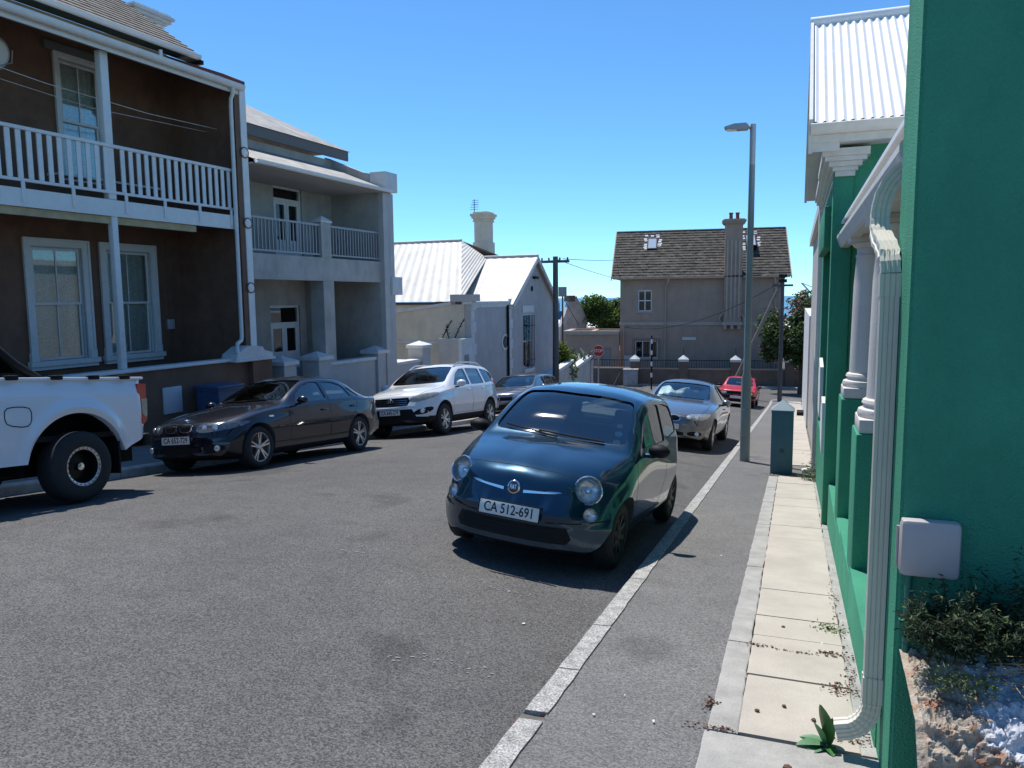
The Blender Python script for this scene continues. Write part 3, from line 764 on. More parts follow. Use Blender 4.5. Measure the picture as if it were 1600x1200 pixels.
for s_ in (1, -1):
    p, n = car.lamps[(.565*s_, .705)]
    b_ = disc(car, 'headlight', M_REFL, p + n*.004, n, .108, .02, None, 32, [(.105, .004), (.1, -.02), (.085, -.042), (.05, -.06), (.001, -.066)])
    disc(car, 'bezel', M_CHROME, p + n*.006, n, .11, .02, b_, 32, [(.104, -.02), (.117, -.02), (.119, .002), (.112, .012), (.103, .006)])
    disc(car, 'lens', M_LENS, p + n*.008, n, .105, .02, b_, 32, [(.107, -.004), (.1, .012), (.07, .026), (.03, .033), (.001, .034)])
    disc(car, 'bulb', M_CHROME, p + n*.0, n, .03, .01, b_, 16, [(.022, -.06), (.024, -.03), (.014, -.02), (.001, -.019)])
    p, n = car.lamps[(.61*s_, .515)]
    b_ = disc(car, 'side_lamp', M_REFL, p + n*.003, n, .06, .015, None, 24, [(.057, .002), (.052, -.02), (.03, -.036), (.001, -.04)])
    disc(car, 'lens', M_LENS, p + n*.006, n, .06, .02, b_, 24, [(.061, -.004), (.05, .012), (.02, .02), (.001, .021)])
    for q in ([(.085, .655), (.36, .672), (.39, .668), (.36, .661), (.085, .632)],):
        car.patch('chrome_bar', [(a*s_, b) for a, b in q], 'front', M_CHROME, .018, .01, 3)
    car.patch('tail_light', [(.56*s_, .75), (.66*s_, .75), (.66*s_, 1.0), (.58*s_, 1.0)], 'rear', M_REDL, .006, .01, 3, soft=1)
p, n = car.hit(0, .664, 'front')
eb = disc(car, 'badge', M_CHROME, p + n*.012, (1, 0, .12), .058, .012)
disc(car, 'badge_face', mat('badge_dark', (.05, .006, .012), .3, coat=1), p + n*.022, (1, 0, .12), .046, .005, eb)
nb = Vector((1, 0, .12)).normalized(); ub = Vector((-.12, 0, 1)).normalized()
text_mesh('badge_letters', 'FIAT', .036, M_CHROME, eb, Matrix(((0, ub.x, nb.x, p.x+n.x*.022+nb.x*.006), (1, 0, 0, 0), (0, ub.z, nb.z, p.z+n.z*.022+nb.z*.006), (0, 0, 0, 1))) @ Matrix.Diagonal((.75, 1.5, 1, 1)), .001)
car.patch('lower_grille', [(-.47, .27), (.47, .27), (.5, .315), (.46, .40), (-.46, .40), (-.5, .315)], 'front', M_TRIM, .004, .01, 4)
for k in range(3): car.seam('grille_slat', [(-.44, .3+.035*k), (0, .297+.035*k), (.44, .3+.035*k)], 'front', mat('slat', (.012, .012, .013), .6, spec=.2), .012, .008)
car.seam('bumper_gap', [(-.74, .47), (-.5, .44), (-.3, .43)], 'front', M_SEAM, .01); car.seam('bumper_gap', [(.74, .47), (.5, .44), (.3, .43)], 'front', M_SEAM, .01)
number_plate(car, 0, .485, 'CA 512-691', tilt=.08, off=.03)
for yy, zz, r_ in ((.515, 1.18, .03), (.535, 1.115, .036), (.545, 1.045, .034)):
    p, n = car.hit(yy, zz, 'front'); disc(car, 'licence_disc', M_STICK, p - n*.024, n, r_, .001, None, 20)
for s_ in (-1, 1):   # bonnet crease ribs
    pass
v_, f_ = tube_geo([(-.95, 0, 1.465), (-1.0, 0, 1.5), (-1.18, 0, 1.62)], [.006, .004, .003], 6)
mesh_obj('aerial', v_, f_, M_TRIM, car.root)
place(car.root, -2.084, 7.416, -.733, radians(182.86), .088)

# ================================================================== dark saloon with kidney grille (left kerb)
def bmw_like(name, label, sp, txt, e90=False):
    c = make_car(name, label, sp)
    gz = .665 if not e90 else .66; hz = .655 if not e90 else .685
    for s_ in (1, -1):
        if e90:
            k = [(.035*s_, gz-.075), (.035*s_, gz+.05), (.2*s_, gz+.045), (.275*s_, gz+.0), (.22*s_, gz-.075)]
        else:
            k = [(.03*s_, gz-.062), (.03*s_, gz+.055), (.22*s_, gz+.055), (.25*s_, gz+.0), (.22*s_, gz-.062)]
        kc = (sum(a for a, b in k)/5, sum(b for a, b in k)/5)
        g_ = c.patch('kidney_grille', k, 'front', M_CHROME, .012, .01, 3, soft=2)
        c.patch('grille_opening', [(kc[0]+(a-kc[0])*.84, kc[1]+(b-kc[1])*.82) for a, b in k], 'front', M_TRIM, .016, .005, 3, g_, soft=2)
        if e90: hl = [(.36*s_, hz-.045), (.37*s_, hz+.055), (.62*s_, hz+.075), (.80*s_, hz+.085), (.76*s_, hz-.02), (.6*s_, hz-.06)]
        else: hl = [(.31*s_, hz-.065), (.31*s_, hz+.055), (.55*s_, hz+.065), (.755*s_, hz+.075), (.80*s_, hz+.05), (.76*s_, hz-.02), (.56*s_, hz-.06)]
        h_ = c.patch('headlight', hl, 'front', sp['lamp'], .006, .012, 4, soft=1)
        for yy in (.42, .56):
            p, n = c.hit(yy*s_, hz+.0, 'front'); disc(c, 'lamp_projector', M_REFL, p + n*.004, (n+Vector((.4, 0, 0))), .042, .005, h_, 20)
        fg = [(.42*s_, .315), (.42*s_, .40), (.66*s_, .41), (.70*s_, .36), (.64*s_, .315)]
        f_ = c.patch('fog_recess', fg, 'front', M_TRIM, .004, .01, 3, soft=1)
        p, n = c.hit(.60*s_, .362, 'front'); disc(c, 'fog_lamp', M_REFL, p + n*.01, (n+Vector((1, 0, 0))), .045, .01, f_, 18)
        c.patch('tail_light', [(.52*s_, .78), (.80*s_, .78), (.80*s_, .9), (.56*s_, .92)], 'rear', M_REDL, .006, .01, 3, soft=1)
        zz = .70 if not e90 else .74
        if not e90: c.patch('turn_signal', [(1.02, .745), (1.02, .775), (1.13, .77), (1.13, .75)], 'left' if s_ > 0 else 'right', M_STICK, .006, .01, 2, soft=1)
    c.patch('lower_grille', [(-.36, .30), (-.34, .40), (.34, .40), (.36, .30)], 'front', M_TRIM, .005, .01, 3, soft=1)
    p, n = c.hit(1.93 if not e90 else 1.98, 0, 'top'); b_ = disc(c, 'roundel', mat('roundel_dark', (.02, .02, .03), .3, coat=1), p + n*.004, n, .041, .005)
    for a0, mm in ((0, 'roundel_blue'), (pi, 'roundel_blue'), (pi/2, 'roundel_white'), (3*pi/2, 'roundel_white')):
        q = n.to_track_quat('Z', 'Y').to_matrix().to_4x4(); q.translation = p + n*.0105
        vv = [(0, 0, 0)] + [(.026*cos(a0+k*pi/12), .026*sin(a0+k*pi/12), 0) for k in range(7)]
        o = mesh_obj('roundel_quarter', vv, [(0, i, i+1) for i in range(1, 7)], mat(mm, (.02, .12, .45) if 'blue' in mm else (.8, .8, .8), .3), b_); o.data.transform(q)
    disc(c, 'roundel_rim', M_CHROME, p + n*.004, n, .043, .005, b_, 24, [(.038, 0), (.044, 0), (.044, .006), (.04, .009), (.037, .006)])
    number_plate(c, 0, .50 if not e90 else .49, txt, off=.02)
    return c
E46_PAINT = mat('blue_black_paint', (.005, .006, .014), .3, 0., coat=1, spec=.2)
E46 = dict(paint=E46_PAINT, xr=-2.35, xf=2.13, W=.868, axles=(1.3625, -1.3625), R=.315, rimR=.222, spokes=5, style='double', bf=(1.2, .34, 2.6), br=(-1.5, .26, 2.6), cab=(-1.62, .62), floor=.5, tw=.22, arch=.35,
  lamp=mat('smoked_lamp', (.16, .17, .18), .15, .6, coat=1, var=.5, vscale=14),
  curves=dict(
   zt=[(2.13, .56), (2.115, .66), (2.08, .715), (1.95, .765), (1.5, .87), (1.0, .95), (.70, .985), (.35, 1.165), (-.05, 1.345), (-.3, 1.40), (-.6, 1.415), (-1.0, 1.395), (-1.3, 1.32), (-1.6, 1.14), (-1.83, 1.03), (-2.1, 1.02), (-2.28, .99), (-2.33, .88), (-2.35, .65)],
   ze=[(2.13, .54), (2.1, .67), (1.95, .735), (1.5, .835), (1.0, .91), (.7, .95), (.35, 1.11), (-.05, 1.275), (-.3, 1.325), (-.6, 1.34), (-1.0, 1.32), (-1.3, 1.24), (-1.6, 1.08), (-1.83, 1.0), (-2.28, .965), (-2.35, .62)],
   ye=[(2.13, .60), (1.95, .66), (1.4, .69), (.8, .70), (.35, .655), (-.05, .595), (-.6, .57), (-1.1, .575), (-1.5, .62), (-1.85, .68), (-2.2, .69), (-2.35, .64)],
   zbelt=[(2.13, .52), (1.95, .69), (1.5, .785), (1.0, .855), (.6, .885), (-.5, .915), (-1.5, .94), (-2.2, .94), (-2.35, .6)],
   yb=[(2.13, .68), (1.8, .765), (1.2, .80), (0, .815), (-1.5, .81), (-2.1, .78), (-2.35, .70)],
   zm=[(2.13, .45), (1.8, .58), (1.0, .62), (-1.5, .64), (-2.35, .5)],
   ym=[(2.13, .74), (1.9, .82), (1.36, .868), (0, .855), (-1.36, .868), (-2.0, .83), (-2.35, .74)],
   zs=[(2.13, .32), (1.8, .24), (1.0, .27), (-1.4, .28), (-2.35, .36)],
   ys=[(2.13, .72), (1.7, .81), (0, .80), (-1.8, .80), (-2.35, .72)],
   zo=[(2.13, .25), (1.7, .17), (-1.7, .2), (-2.35, .3)]),
  windscreen=[(-.63, 1.0), (-.3, .996), (.3, .996), (.63, 1.0), (.57, 1.2), (.52, 1.31), (.25, 1.335), (-.25, 1.335), (-.52, 1.31), (-.57, 1.2)],
  rear_window=[(-.58, 1.07), (.58, 1.07), (.47, 1.30), (-.47, 1.30)],
  side_windows=[[(.40, .945), (-.44, .965), (-.44, 1.275), (-.22, 1.275), (.0, 1.225), (.28, 1.08)], [(-.53, .965), (-1.22, .985), (-1.16, 1.15), (-1.08, 1.215), (-.85, 1.265), (-.53, 1.28)], [(-1.28, .99), (-1.52, 1.0), (-1.3, 1.14), (-1.2, 1.17)]],
  seat_x=-.35, seat_z=1.02, dash_x=.12, dash_z=.93, mirror=(.42, .93, .985, (.09, .10, .062)), mirror_mat=E46_PAINT,
  seams=[[(.62, .93), (.66, .6), (.6, .34), (-.44, .34), (-.47, .6), (-.47, .97)], [(-.47, .6), (-.47, .34), (-1.0, .36), (-1.08, .62), (-1.3, .8), (-1.34, .97)]],
  top_seams=[[(2.02, -.6), (2.06, 0), (2.02, .6)], [(2.02, .6), (1.4, .69), (.75, .7)], [(2.02, -.6), (1.4, -.69), (.75, -.7)]],
  handles=[(-.30, .80), (-1.18, .83)], wipers=[((.5, 1.0), (-.1, 1.01)), ((.02, .995), (-.55, 1.02))])
c46 = bmw_like('saloon_car', 'blue-black saloon with twin kidney grille and twin-spoke alloys beside low brown wall', E46, 'CA 652-729')
for s_ in (1, -1):
    c46.seam('sill_line', [(1.0, .36), (-1.0, .37)], 'left' if s_ > 0 else 'right', M_SEAM, .012); c46.seam('rubbing_strip', [(.95, .60), (-1.0, .615)], 'left' if s_ > 0 else 'right', E46_PAINT, .03, .008)
p, n = c46.hit(.50, 1.06, 'front'); disc(c46, 'licence_disc', M_STICK, p - n*.022, n, .04, .001, None, 20)
place(c46.root, -8.2, 10.6, slope(10.6)+crown(-8.2), radians(180.3), -.095)

# ================================================================== grey saloon (right kerb, sunshade in the windscreen)
E90_PAINT = mat('silver_grey_paint', (.20, .20, .195), .28, .75, coat=1)
E90 = dict(E46); E90['curves'] = dict(E46['curves'])
E90.update(paint=E90_PAINT, W=.905, mirror_mat=E90_PAINT, mirror=(.42, .97, .985, (.09, .10, .07)), style='plain', spokes=7, lamp=mat('clear_lamp', (.45, .46, .44), .18, .6, coat=1, var=.4, vscale=14), handle_mat=E90_PAINT)
for k in ('yb', 'ym', 'ys'): E90['curves'][k] = [(x, v*1.043) for x, v in E46['curves'][k]]
c90 = bmw_like('saloon_car', 'silver grey saloon with a sunshade behind its windscreen, near the tall lamp post', E90, None, True)
sh = []; shf = []
for i in range(17):
    for j in range(7):
        y = -.58+1.16*i/16; z = .985 + (.25+.05*sin(i*.9))*j/6; p, n = c90.hit(y*(1-.08*j/6), z, 'front'); sh.append(p - n*(.045+.012*sin(i*1.7+j)))
for i in range(16):
    for j in range(6): shf.append((i*7+j, (i+1)*7+j, (i+1)*7+j+1, i*7+j+1))
mesh_obj('sunshade', sh, shf, mat('foil_shade', (.85, .86, .86), .45, .25), c90.root, True)['label'] = 'crumpled silver foil sunshade'
place(c90.root, -2.42, 17.75, slope(17.75)+crown(-2.42), radians(181.5), .07)

# ================================================================== white suv
SF_PAINT = mat('white_paint', (.74, .75, .76), .25, coat=1)
SF = dict(paint=SF_PAINT, xr=-2.38, xf=2.28, W=.945, axles=(1.35, -1.35), R=.362, rimR=.235, spokes=6, style='double', bf=(1.25, .42, 2.6), br=(-1.6, .3, 2.6), cab=(-2.08, .98), floor=.75, tw=.23, arch=.42, trim_z=.46, shoulder=.05,
  curves=dict(
   zt=[(2.28, .72), (2.265, .86), (2.22, .95), (2.1, 1.02), (1.7, 1.10), (1.25, 1.165), (1.05, 1.20), (.6, 1.46), (.2, 1.64), (-.1, 1.69), (-.7, 1.715), (-1.4, 1.70), (-1.9, 1.64), (-2.1, 1.50), (-2.25, 1.22), (-2.34, 1.05), (-2.38, .75)],
   ze=[(2.28, .70), (2.24, .88), (2.1, .97), (1.7, 1.05), (1.25, 1.11), (1.05, 1.15), (.6, 1.38), (.2, 1.545), (-.1, 1.60), (-.7, 1.625), (-1.4, 1.61), (-1.9, 1.54), (-2.1, 1.40), (-2.25, 1.15), (-2.38, .72)],
   ye=[(2.28, .62), (2.1, .70), (1.4, .77), (1.0, .79), (.6, .745), (.2, .69), (-.6, .665), (-1.5, .66), (-2.0, .66), (-2.2, .72), (-2.38, .66)],
   zbelt=[(2.28, .66), (2.1, .87), (1.6, .97), (1.0, 1.03), (0, 1.07), (-1.2, 1.10), (-2.0, 1.15), (-2.25, 1.05), (-2.38, .68)],
   yb=[(2.28, .74), (1.9, .83), (1.2, .885), (0, .89), (-1.4, .89), (-2.1, .85), (-2.38, .76)],
   zm=[(2.28, .55), (1.9, .70), (1.0, .74), (-1.5, .76), (-2.38, .6)],
   ym=[(2.28, .82), (1.9, .905), (1.35, .945), (0, .925), (-1.35, .945), (-2.0, .91), (-2.38, .82)],
   zs=[(2.28, .40), (1.9, .35), (1.0, .38), (-1.4, .4), (-2.38, .46)],
   ys=[(2.28, .80), (1.8, .89), (0, .87), (-1.8, .88), (-2.38, .8)],
   zo=[(2.28, .32), (1.7, .26), (-1.7, .28), (-2.38, .4)]),
  windscreen=[(-.72, 1.22), (-.35, 1.205), (.35, 1.205), (.72, 1.22), (.655, 1.45), (.60, 1.585), (.3, 1.61), (-.3, 1.61), (-.60, 1.585), (-.655, 1.45)],
  rear_window=[(-.6, 1.22), (.6, 1.22), (.5, 1.55), (-.5, 1.55)],
  side_windows=[[(.70, 1.125), (-.22, 1.135), (-.22, 1.545), (.06, 1.53), (.36, 1.41)], [(-.31, 1.135), (-1.12, 1.155), (-1.12, 1.545), (-.31, 1.55)], [(-1.22, 1.16), (-1.7, 1.20), (-1.86, 1.30), (-1.84, 1.44), (-1.6, 1.51), (-1.22, 1.545)]],
  seat_x=-.05, seat_z=1.3, dash_x=.45, dash_z=1.15, mirror=(.66, 1.04, 1.17, (.10, .115, .085)), mirror_mat=SF_PAINT,
  seams=[[(.86, 1.08), (.9, .7), (.84, .47), (-.24, .47), (-.27, .8), (-.27, 1.13)], [(-.27, .8), (-.26, .47), (-.9, .48), (-1.0, .74), (-1.17, .95), (-1.17, 1.15)]],
  top_seams=[[(2.12, -.6), (2.18, 0), (2.12, .6)], [(2.12, .6), (1.4, .78), (1.08, .8)], [(2.12, -.6), (1.4, -.78), (1.08, -.8)]],
  handles=[(-.10, 1.0), (-1.0, 1.03)], wipers=[((.5, 1.215), (-.1, 1.23)), ((.02, 1.21), (-.55, 1.235))])
csf = make_car('white_suv', 'white family SUV with roof rails parked before the grey stone pillars', SF); csf.root['category'] = 'SUV'
M_HAZY = mat('hazy_lamp', (.34, .33, .27), .3, .3, coat=1, var=.25, vscale=12)
for s_ in (1, -1):
    v = 'left' if s_ > 0 else 'right'
    h_ = csf.patch('headlight', [(.44*s_, .80), (.47*s_, .90), (.66*s_, .965), (.85*s_, .985), (.87*s_, .93), (.80*s_, .84), (.6*s_, .785)], 'front', M_HAZY, .006, .012, 4, soft=1)
    f_ = csf.patch('fog_recess', [(.52*s_, .50), (.56*s_, .60), (.82*s_, .68), (.86*s_, .62), (.80*s_, .52)], 'front', M_TRIM, .005, .01, 3, soft=1)
    p, n = csf.hit(.70*s_, .585, 'front'); disc(csf, 'fog_lamp', M_REFL, p + n*.01, n+Vector((1, 0, 0)), .055, .012, f_, 18)
    csf.patch('tail_light', [(.66*s_, .95), (.86*s_, .95), (.86*s_, 1.25), (.74*s_, 1.25)], 'rear', M_REDL, .012, .02, 3, soft=1)
    rr = []
    for k in range(13):
        t = k/12; p, n = csf.hit(.15-1.75*t, .60*s_, 'top'); rr.append((p.x, p.y, p.z+.075*min(1, 6*t, 6*(1-t))+.002))
    tube('roof_rail', M_ALLOY, rr, .018, csf.root, 8)
gr = csf.patch('grille', [(-.40, .72), (-.46, .82), (-.42, .90), (.42, .90), (.46, .82), (.40, .72)], 'front', M_TRIM, .006, .01, 4)
for k in range(3): csf.seam('grille_bar', [(-.40, .755+.045*k), (0, .755+.045*k), (.40, .755+.045*k)], 'front', mat('dark_chrome', (.25, .25, .26), .25, .9), .014, .016, gr)
p, n = csf.hit(0, .835, 'front')
tube('emblem', M_CHROME, [(p.x+.03, .075*cos(2*pi*k/20), .835+.042*sin(2*pi*k/20)) for k in range(21)], .008, csf.root, 6)
mb = MB()
for a, b in (((-.038, -.03), (-.02, .033)), ((.02, -.033), (.038, .03)), ((-.03, .0), (.03, .0))):
    v, f = tube_geo([(p.x+.03, a[0], .835+a[1]), (p.x+.03, b[0], .835+b[1])], .008, 6); mb.add(v, f)
mb.build('emblem_letter', M_CHROME, csf.root)
csf.patch('lower_intake', [(-.62, .40), (-.50, .64), (.50, .64), (.62, .40)], 'front', M_TRIM, .004, .01, 4)
number_plate(csf, 0, .575, 'CA 645-279', off=.022)
place(csf.root, -8.38, 17.25, slope(17.25)+crown(-8.38), radians(180.2), -.10)

# ================================================================== grey hatch behind the suv
RN_PAINT = mat('steel_grey_paint', (.16, .17, .19), .28, .7, coat=1)
RN = dict(SF); RN['curves'] = {}
for k, v in SF['curves'].items():
    sc = .852 if k.startswith('z') else .95
    RN['curves'][k] = [(x*.93, a*sc) for x, a in v]
RN.update(paint=RN_PAINT, xr=-2.21, xf=2.12, W=.9, axles=(1.3, -1.3), R=.32, rimR=.21, arch=.36, cab=(-1.93, .92), floor=.6, trim_z=0., bf=(1.15, .45, 2.6), br=(-1.5, .3, 2.6), mirror_mat=RN_PAINT,
  windscreen=[(a*.95, b*.852) for a, b in SF['windscreen']], rear_window=[(a*.95, b*.852) for a, b in SF['rear_window']], side_windows=[[(a*.93, b*.852) for a, b in q] for q in SF['side_windows']],
  seat_z=1.08, dash_z=.97, mirror=(.62, .985, 1.0, (.09, .1, .07)), seams=[], top_seams=[[(1.98, -.6), (2.04, 0), (1.98, .6)]], handles=[(-.1, .86), (-.95, .88)], wipers=[((.5, 1.035), (-.1, 1.05))])
crn = make_car('grey_hatchback', 'steel grey hatchback with a diamond badge parked just behind the white SUV', RN)
for s_ in (1, -1): crn.patch('headlight', [(.40*s_, .70), (.44*s_, .77), (.72*s_, .82), (.83*s_, .83), (.78*s_, .74), (.6*s_, .69)], 'front', E90['lamp'], .006, .012, 4, soft=1)
crn.patch('grille', [(-.42, .62), (-.44, .72), (.44, .72), (.42, .62)], 'front', M_TRIM, .006, .01, 4)
p, n = crn.hit(0, .68, 'front')
tube('emblem', M_CHROME, [(p.x+.02, 0, .77), (p.x+.02, .055, .68), (p.x+.02, 0, .59), (p.x+.02, -.055, .68), (p.x+.02, 0, .77)], .016, crn.root, 6)
crn.patch('lower_intake', [(-.5, .34), (-.45, .5), (.45, .5), (.5, .34)], 'front', M_TRIM, .004, .01, 4)
place(crn.root, -8.35, 23.6, slope(23.6)+crown(-8.35), radians(180), -.09)

# ================================================================== red old car
RD_PAINT = mat('faded_red_paint', (.50, .022, .028), .35, coat=.6, var=.15, vscale=4)
RD = dict(paint=RD_PAINT, xr=-2.0, xf=1.99, W=.83, axles=(1.22, -1.25), R=.29, rimR=.18, spokes=6, style='plain', bf=(1.3, .16, 3), br=(-1.4, .14, 3), cab=(-1.7, .62), floor=.5, tw=.18, arch=.325, trim_z=.36, shoulder=.03,
  curves=dict(
   zt=[(1.99, .55), (1.975, .70), (1.94, .76), (1.5, .83), (1.0, .90), (.72, .93), (.4, 1.12), (.08, 1.30), (-.1, 1.35), (-.6, 1.375), (-1.1, 1.355), (-1.4, 1.27), (-1.7, 1.08), (-1.9, .98), (-1.98, .85), (-2.0, .6)],
   ze=[(1.99, .53), (1.95, .74), (1.5, .81), (1.0, .875), (.72, .90), (.4, 1.08), (.08, 1.25), (-.1, 1.30), (-.6, 1.325), (-1.1, 1.31), (-1.4, 1.22), (-1.7, 1.04), (-1.9, .95), (-2.0, .58)],
   ye=[(1.99, .68), (1.5, .72), (.8, .72), (.4, .68), (.08, .63), (-.6, .60), (-1.4, .61), (-1.7, .66), (-2.0, .68)],
   zbelt=[(1.99, .50), (1.94, .72), (1.0, .84), (.6, .865), (-1.5, .89), (-1.9, .9), (-2.0, .55)],
   yb=[(1.99, .76), (1.5, .79), (0, .80), (-1.5, .79), (-2.0, .75)], zm=[(1.99, .45), (1.5, .58), (-1.5, .6), (-2.0, .48)],
   ym=[(1.99, .80), (1.4, .83), (0, .825), (-1.4, .83), (-2.0, .79)], zs=[(1.99, .34), (1.4, .3), (-1.4, .3), (-2.0, .36)],
   ys=[(1.99, .78), (0, .79), (-2.0, .77)], zo=[(1.99, .28), (1.4, .22), (-1.4, .22), (-2.0, .3)]),
  windscreen=[(-.62, .955), (.62, .955), (.57, 1.14), (.53, 1.285), (.2, 1.30), (-.2, 1.30), (-.53, 1.285), (-.57, 1.14)], rear_window=[(-.55, 1.02), (.55, 1.02), (.48, 1.26), (-.48, 1.26)],
  side_windows=[[(.44, .91), (-.44, .925), (-.44, 1.26), (-.05, 1.25), (.12, 1.19)], [(-.52, .925), (-1.3, .95), (-1.25, 1.2), (-1.1, 1.255), (-.52, 1.265)]],
  seat_x=-.3, seat_z=1.02, dash_x=.2, dash_z=.9, mirror=(.46, .92, .93, (.06, .08, .055)), mirror_mat=M_TRIM, handles=[(-.3, .78)], handle_mat=M_TRIM, wipers=[((.5, .965), (-.1, .98))])
crd = make_car('old_red_car', 'old boxy red car parked at the bottom of the street near the leaning prop', RD)
gl = crd.patch('grille', [(-.70, .58), (-.70, .70), (.70, .70), (.70, .58)], 'front', M_TRIM, .006, .01, 4)
for s_ in (1, -1): crd.patch('headlight', [(.42*s_, .595), (.42*s_, .69), (.68*s_, .69), (.70*s_, .595)], 'front', M_REFL, .012, .01, 3, gl, soft=1)
crd.patch('front_bumper', [(-.79, .40), (-.79, .53), (.79, .53), (.79, .40)], 'front', M_TRIM, .05, .01, 3)
number_plate(crd, 0, .46, None, off=.07)
place(crd.root, -2.45, 37.6, slope(37.6)+crown(-2.45)*.9, radians(181), .06)

# ================================================================== white pickup (rear half in view)
PK = empty('pickup_truck', (0, 0, 0), 0, 'white double-cab pickup with wide black tyres, parked before the brown house', 'pickup', 'cars parked along the kerbs')
PW = mat('pickup_white', (.72, .74, .77), .28, coat=1)
def pk_side(side):
    # bed side panel: outer skin with wheel arch, slight bulge
    bm = bmesh.new(); xs0, xs1 = -2.55, -.55; n = 46; mz = 12; cache = {}
    ax, az, ar = -1.60, .42, .60
    def Z(x): return .47 + .17*max(0, min(1, (-2.1-x)/.45))
    def pt(i, j):
        x = xs0+(xs1-xs0)*i/n; zb = Z(x)
        if abs(x-ax) < ar: zb = max(zb, az+sqrt(ar*ar-(x-ax)**2)*.92)
        z = zb + (1.34-zb)*j/mz
        k = (z-.6)/.74; y = .905 + .03*sin(pi*min(1, max(0, k))) - .035*max(0, k-.8)/.2
        d = sqrt((x-ax)**2+(z-az)**2); y += .045*max(0, 1-abs(d-ar-.02)/.12)**1.5*(1 if z < 1.28 else .3)
        if x < -2.42: y -= .06*((-2.42-x)/.13)**2
        return Vector((x, y*side, z))
    g = [[bm.verts.new(pt(i, j)) for j in range(mz+1)] for i in range(n+1)]
    gi = [[bm.verts.new(Vector((v.co.x, v.co.y-.07*side, v.co.z))) for v in col] for col in g]
    for i in range(n):
        for j in range(mz):
            bm.faces.new([g[i][j], g[i+1][j], g[i+1][j+1], g[i][j+1]]); bm.faces.new([gi[i][j], gi[i][j+1], gi[i+1][j+1], gi[i+1][j]])
        bm.faces.new([g[i][0], gi[i][0], gi[i+1][0], g[i+1][0]]); bm.faces.new([g[i][mz], g[i+1][mz], gi[i+1][mz], gi[i][mz]])
    for j in range(mz):
        bm.faces.new([g[0][j], g[0][j+1], gi[0][j+1], gi[0][j]]); bm.faces.new([g[n][j], gi[n][j], gi[n][j+1], g[n][j+1]])
    bmesh.ops.recalc_face_normals(bm, faces=bm.faces)
    return bm_obj('bed_side', bm, PW, PK, True, 40)
for s_ in (1, -1):
    bs = pk_side(s_)
    def SX(a, b): return sorted((a*s_, b*s_))
    box('bed_rail', PW, -2.545, -.55, *SX(.80, .912), 1.33, 1.365, bs, .015)
    for x in (-2.25, -1.83, -1.37, -.87): box('rope_hook', M_TRIM, x-.055, x+.055, *SX(.86, .965), 1.335, 1.385, bs, .012)
    # tail light wraps the rear corner
    pr = [(-2.565, 1.28), (-2.44, 1.28), (-2.42, 1.1), (-2.45, .86), (-2.51, .79), (-2.56, .84)]
    tl = prism('tail_light', M_REDL, pr, 'y', *SX(.80, .921), bs); tl['label'] = 'red and clear rear lamp'
    prism('clear_lens', M_HAZY, [(-2.568, 1.10), (-2.48, 1.10), (-2.49, .93), (-2.535, .87), (-2.562, .9)], 'y', *SX(.82, .927), bs)
    pts = [(-.98, 1.06), (-1.06, 1.04), (-1.06, .90), (-1.0, .85), (-.80, .88), (-.77, .95), (-.78, 1.05), (-.88, 1.065), (-.98, 1.06)]
    if s_ > 0: tube('fuel_flap_gap', M_SEAM, [(a, .932+.004, b) for a, b in chaikin(pts, 1, True)+[chaikin(pts, 1, True)[0]]], .005, bs, 5)
    # wheel arch lining
    v, f = [], []
    for k in range(21):
        a = pi*k/20*1.1-.157; 
        for yy in (.86, .45): v.append((-1.60+.60*cos(a), yy*s_, .42+.555*sin(a)))
    f = [(2*k, 2*k+1, 2*k+3, 2*k+2) for k in range(20)]; mesh_obj('arch_liner', v, f, M_TRIM, bs, True)
box('bed_floor', M_TRIM, -2.5, -.56, -.86, .86, .68, .74, PK); box('tailgate', PW, -2.585, -2.515, -.80, .80, .72, 1.34, PK, .015)
box('rear_bumper', M_TRIM, -2.68, -2.56, -.86, .86, .52, .68, PK, .03); box('bed_front', PW, -.60, -.56, -.82, .82, .72, 1.34, PK)
# cab
PKC = dict(paint=PW, xr=-.52, xf=2.60, W=.925, bf=(1.7, .35, 2.6), br=(-.5, .0, 2), cab=(-.45, 1.35), floor=.8, shoulder=.05, trim_z=0,
  curves=dict(zt=[(2.6, .8), (2.56, 1.0), (2.4, 1.08), (1.6, 1.17), (1.4, 1.2), (.9, 1.52), (.5, 1.72), (.1, 1.78), (-.4, 1.76), (-.52, 1.74)],
   ze=[(2.6, .78), (2.5, 1.0), (1.6, 1.12), (1.4, 1.15), (.9, 1.44), (.5, 1.64), (.1, 1.70), (-.52, 1.66)], ye=[(2.6, .7), (1.5, .78), (.9, .73), (.5, .68), (-.52, .66)],
   zbelt=[(2.6, .74), (2.4, .95), (1.4, 1.06), (-.52, 1.12)], yb=[(2.6, .78), (1.5, .86), (-.52, .87)], zm=[(2.6, .65), (-.52, .8)], ym=[(2.6, .86), (1.5, .925), (-.52, .91)],
   zs=[(2.6, .5), (-.52, .5)], ys=[(2.6, .82), (-.52, .87)], zo=[(2.6, .4), (-.52, .42)]))
bm = car_loft(PKC); cbody = tmp_obj(bm); boolean(cbody, car_loft(PKC, True))
for s_ in (1, -1):
    cb = bmesh.new(); add_prism(cb, chaikin([(1.02, 1.17), (.42, 1.18), (.42, 1.6), (.6, 1.58)], 1, True), 'y', .3*s_, 1.4*s_); add_prism(cb, chaikin([(.32, 1.18), (-.42, 1.19), (-.36, 1.6), (.32, 1.63)], 1, True), 'y', .3*s_, 1.4*s_); boolean(cbody, cb)
cb = bmesh.new(); add_prism(cb, [(-.6, 1.22), (.6, 1.22), (.55, 1.6), (-.55, 1.6)], 'x', -1, 3.2); boolean(cbody, cb)
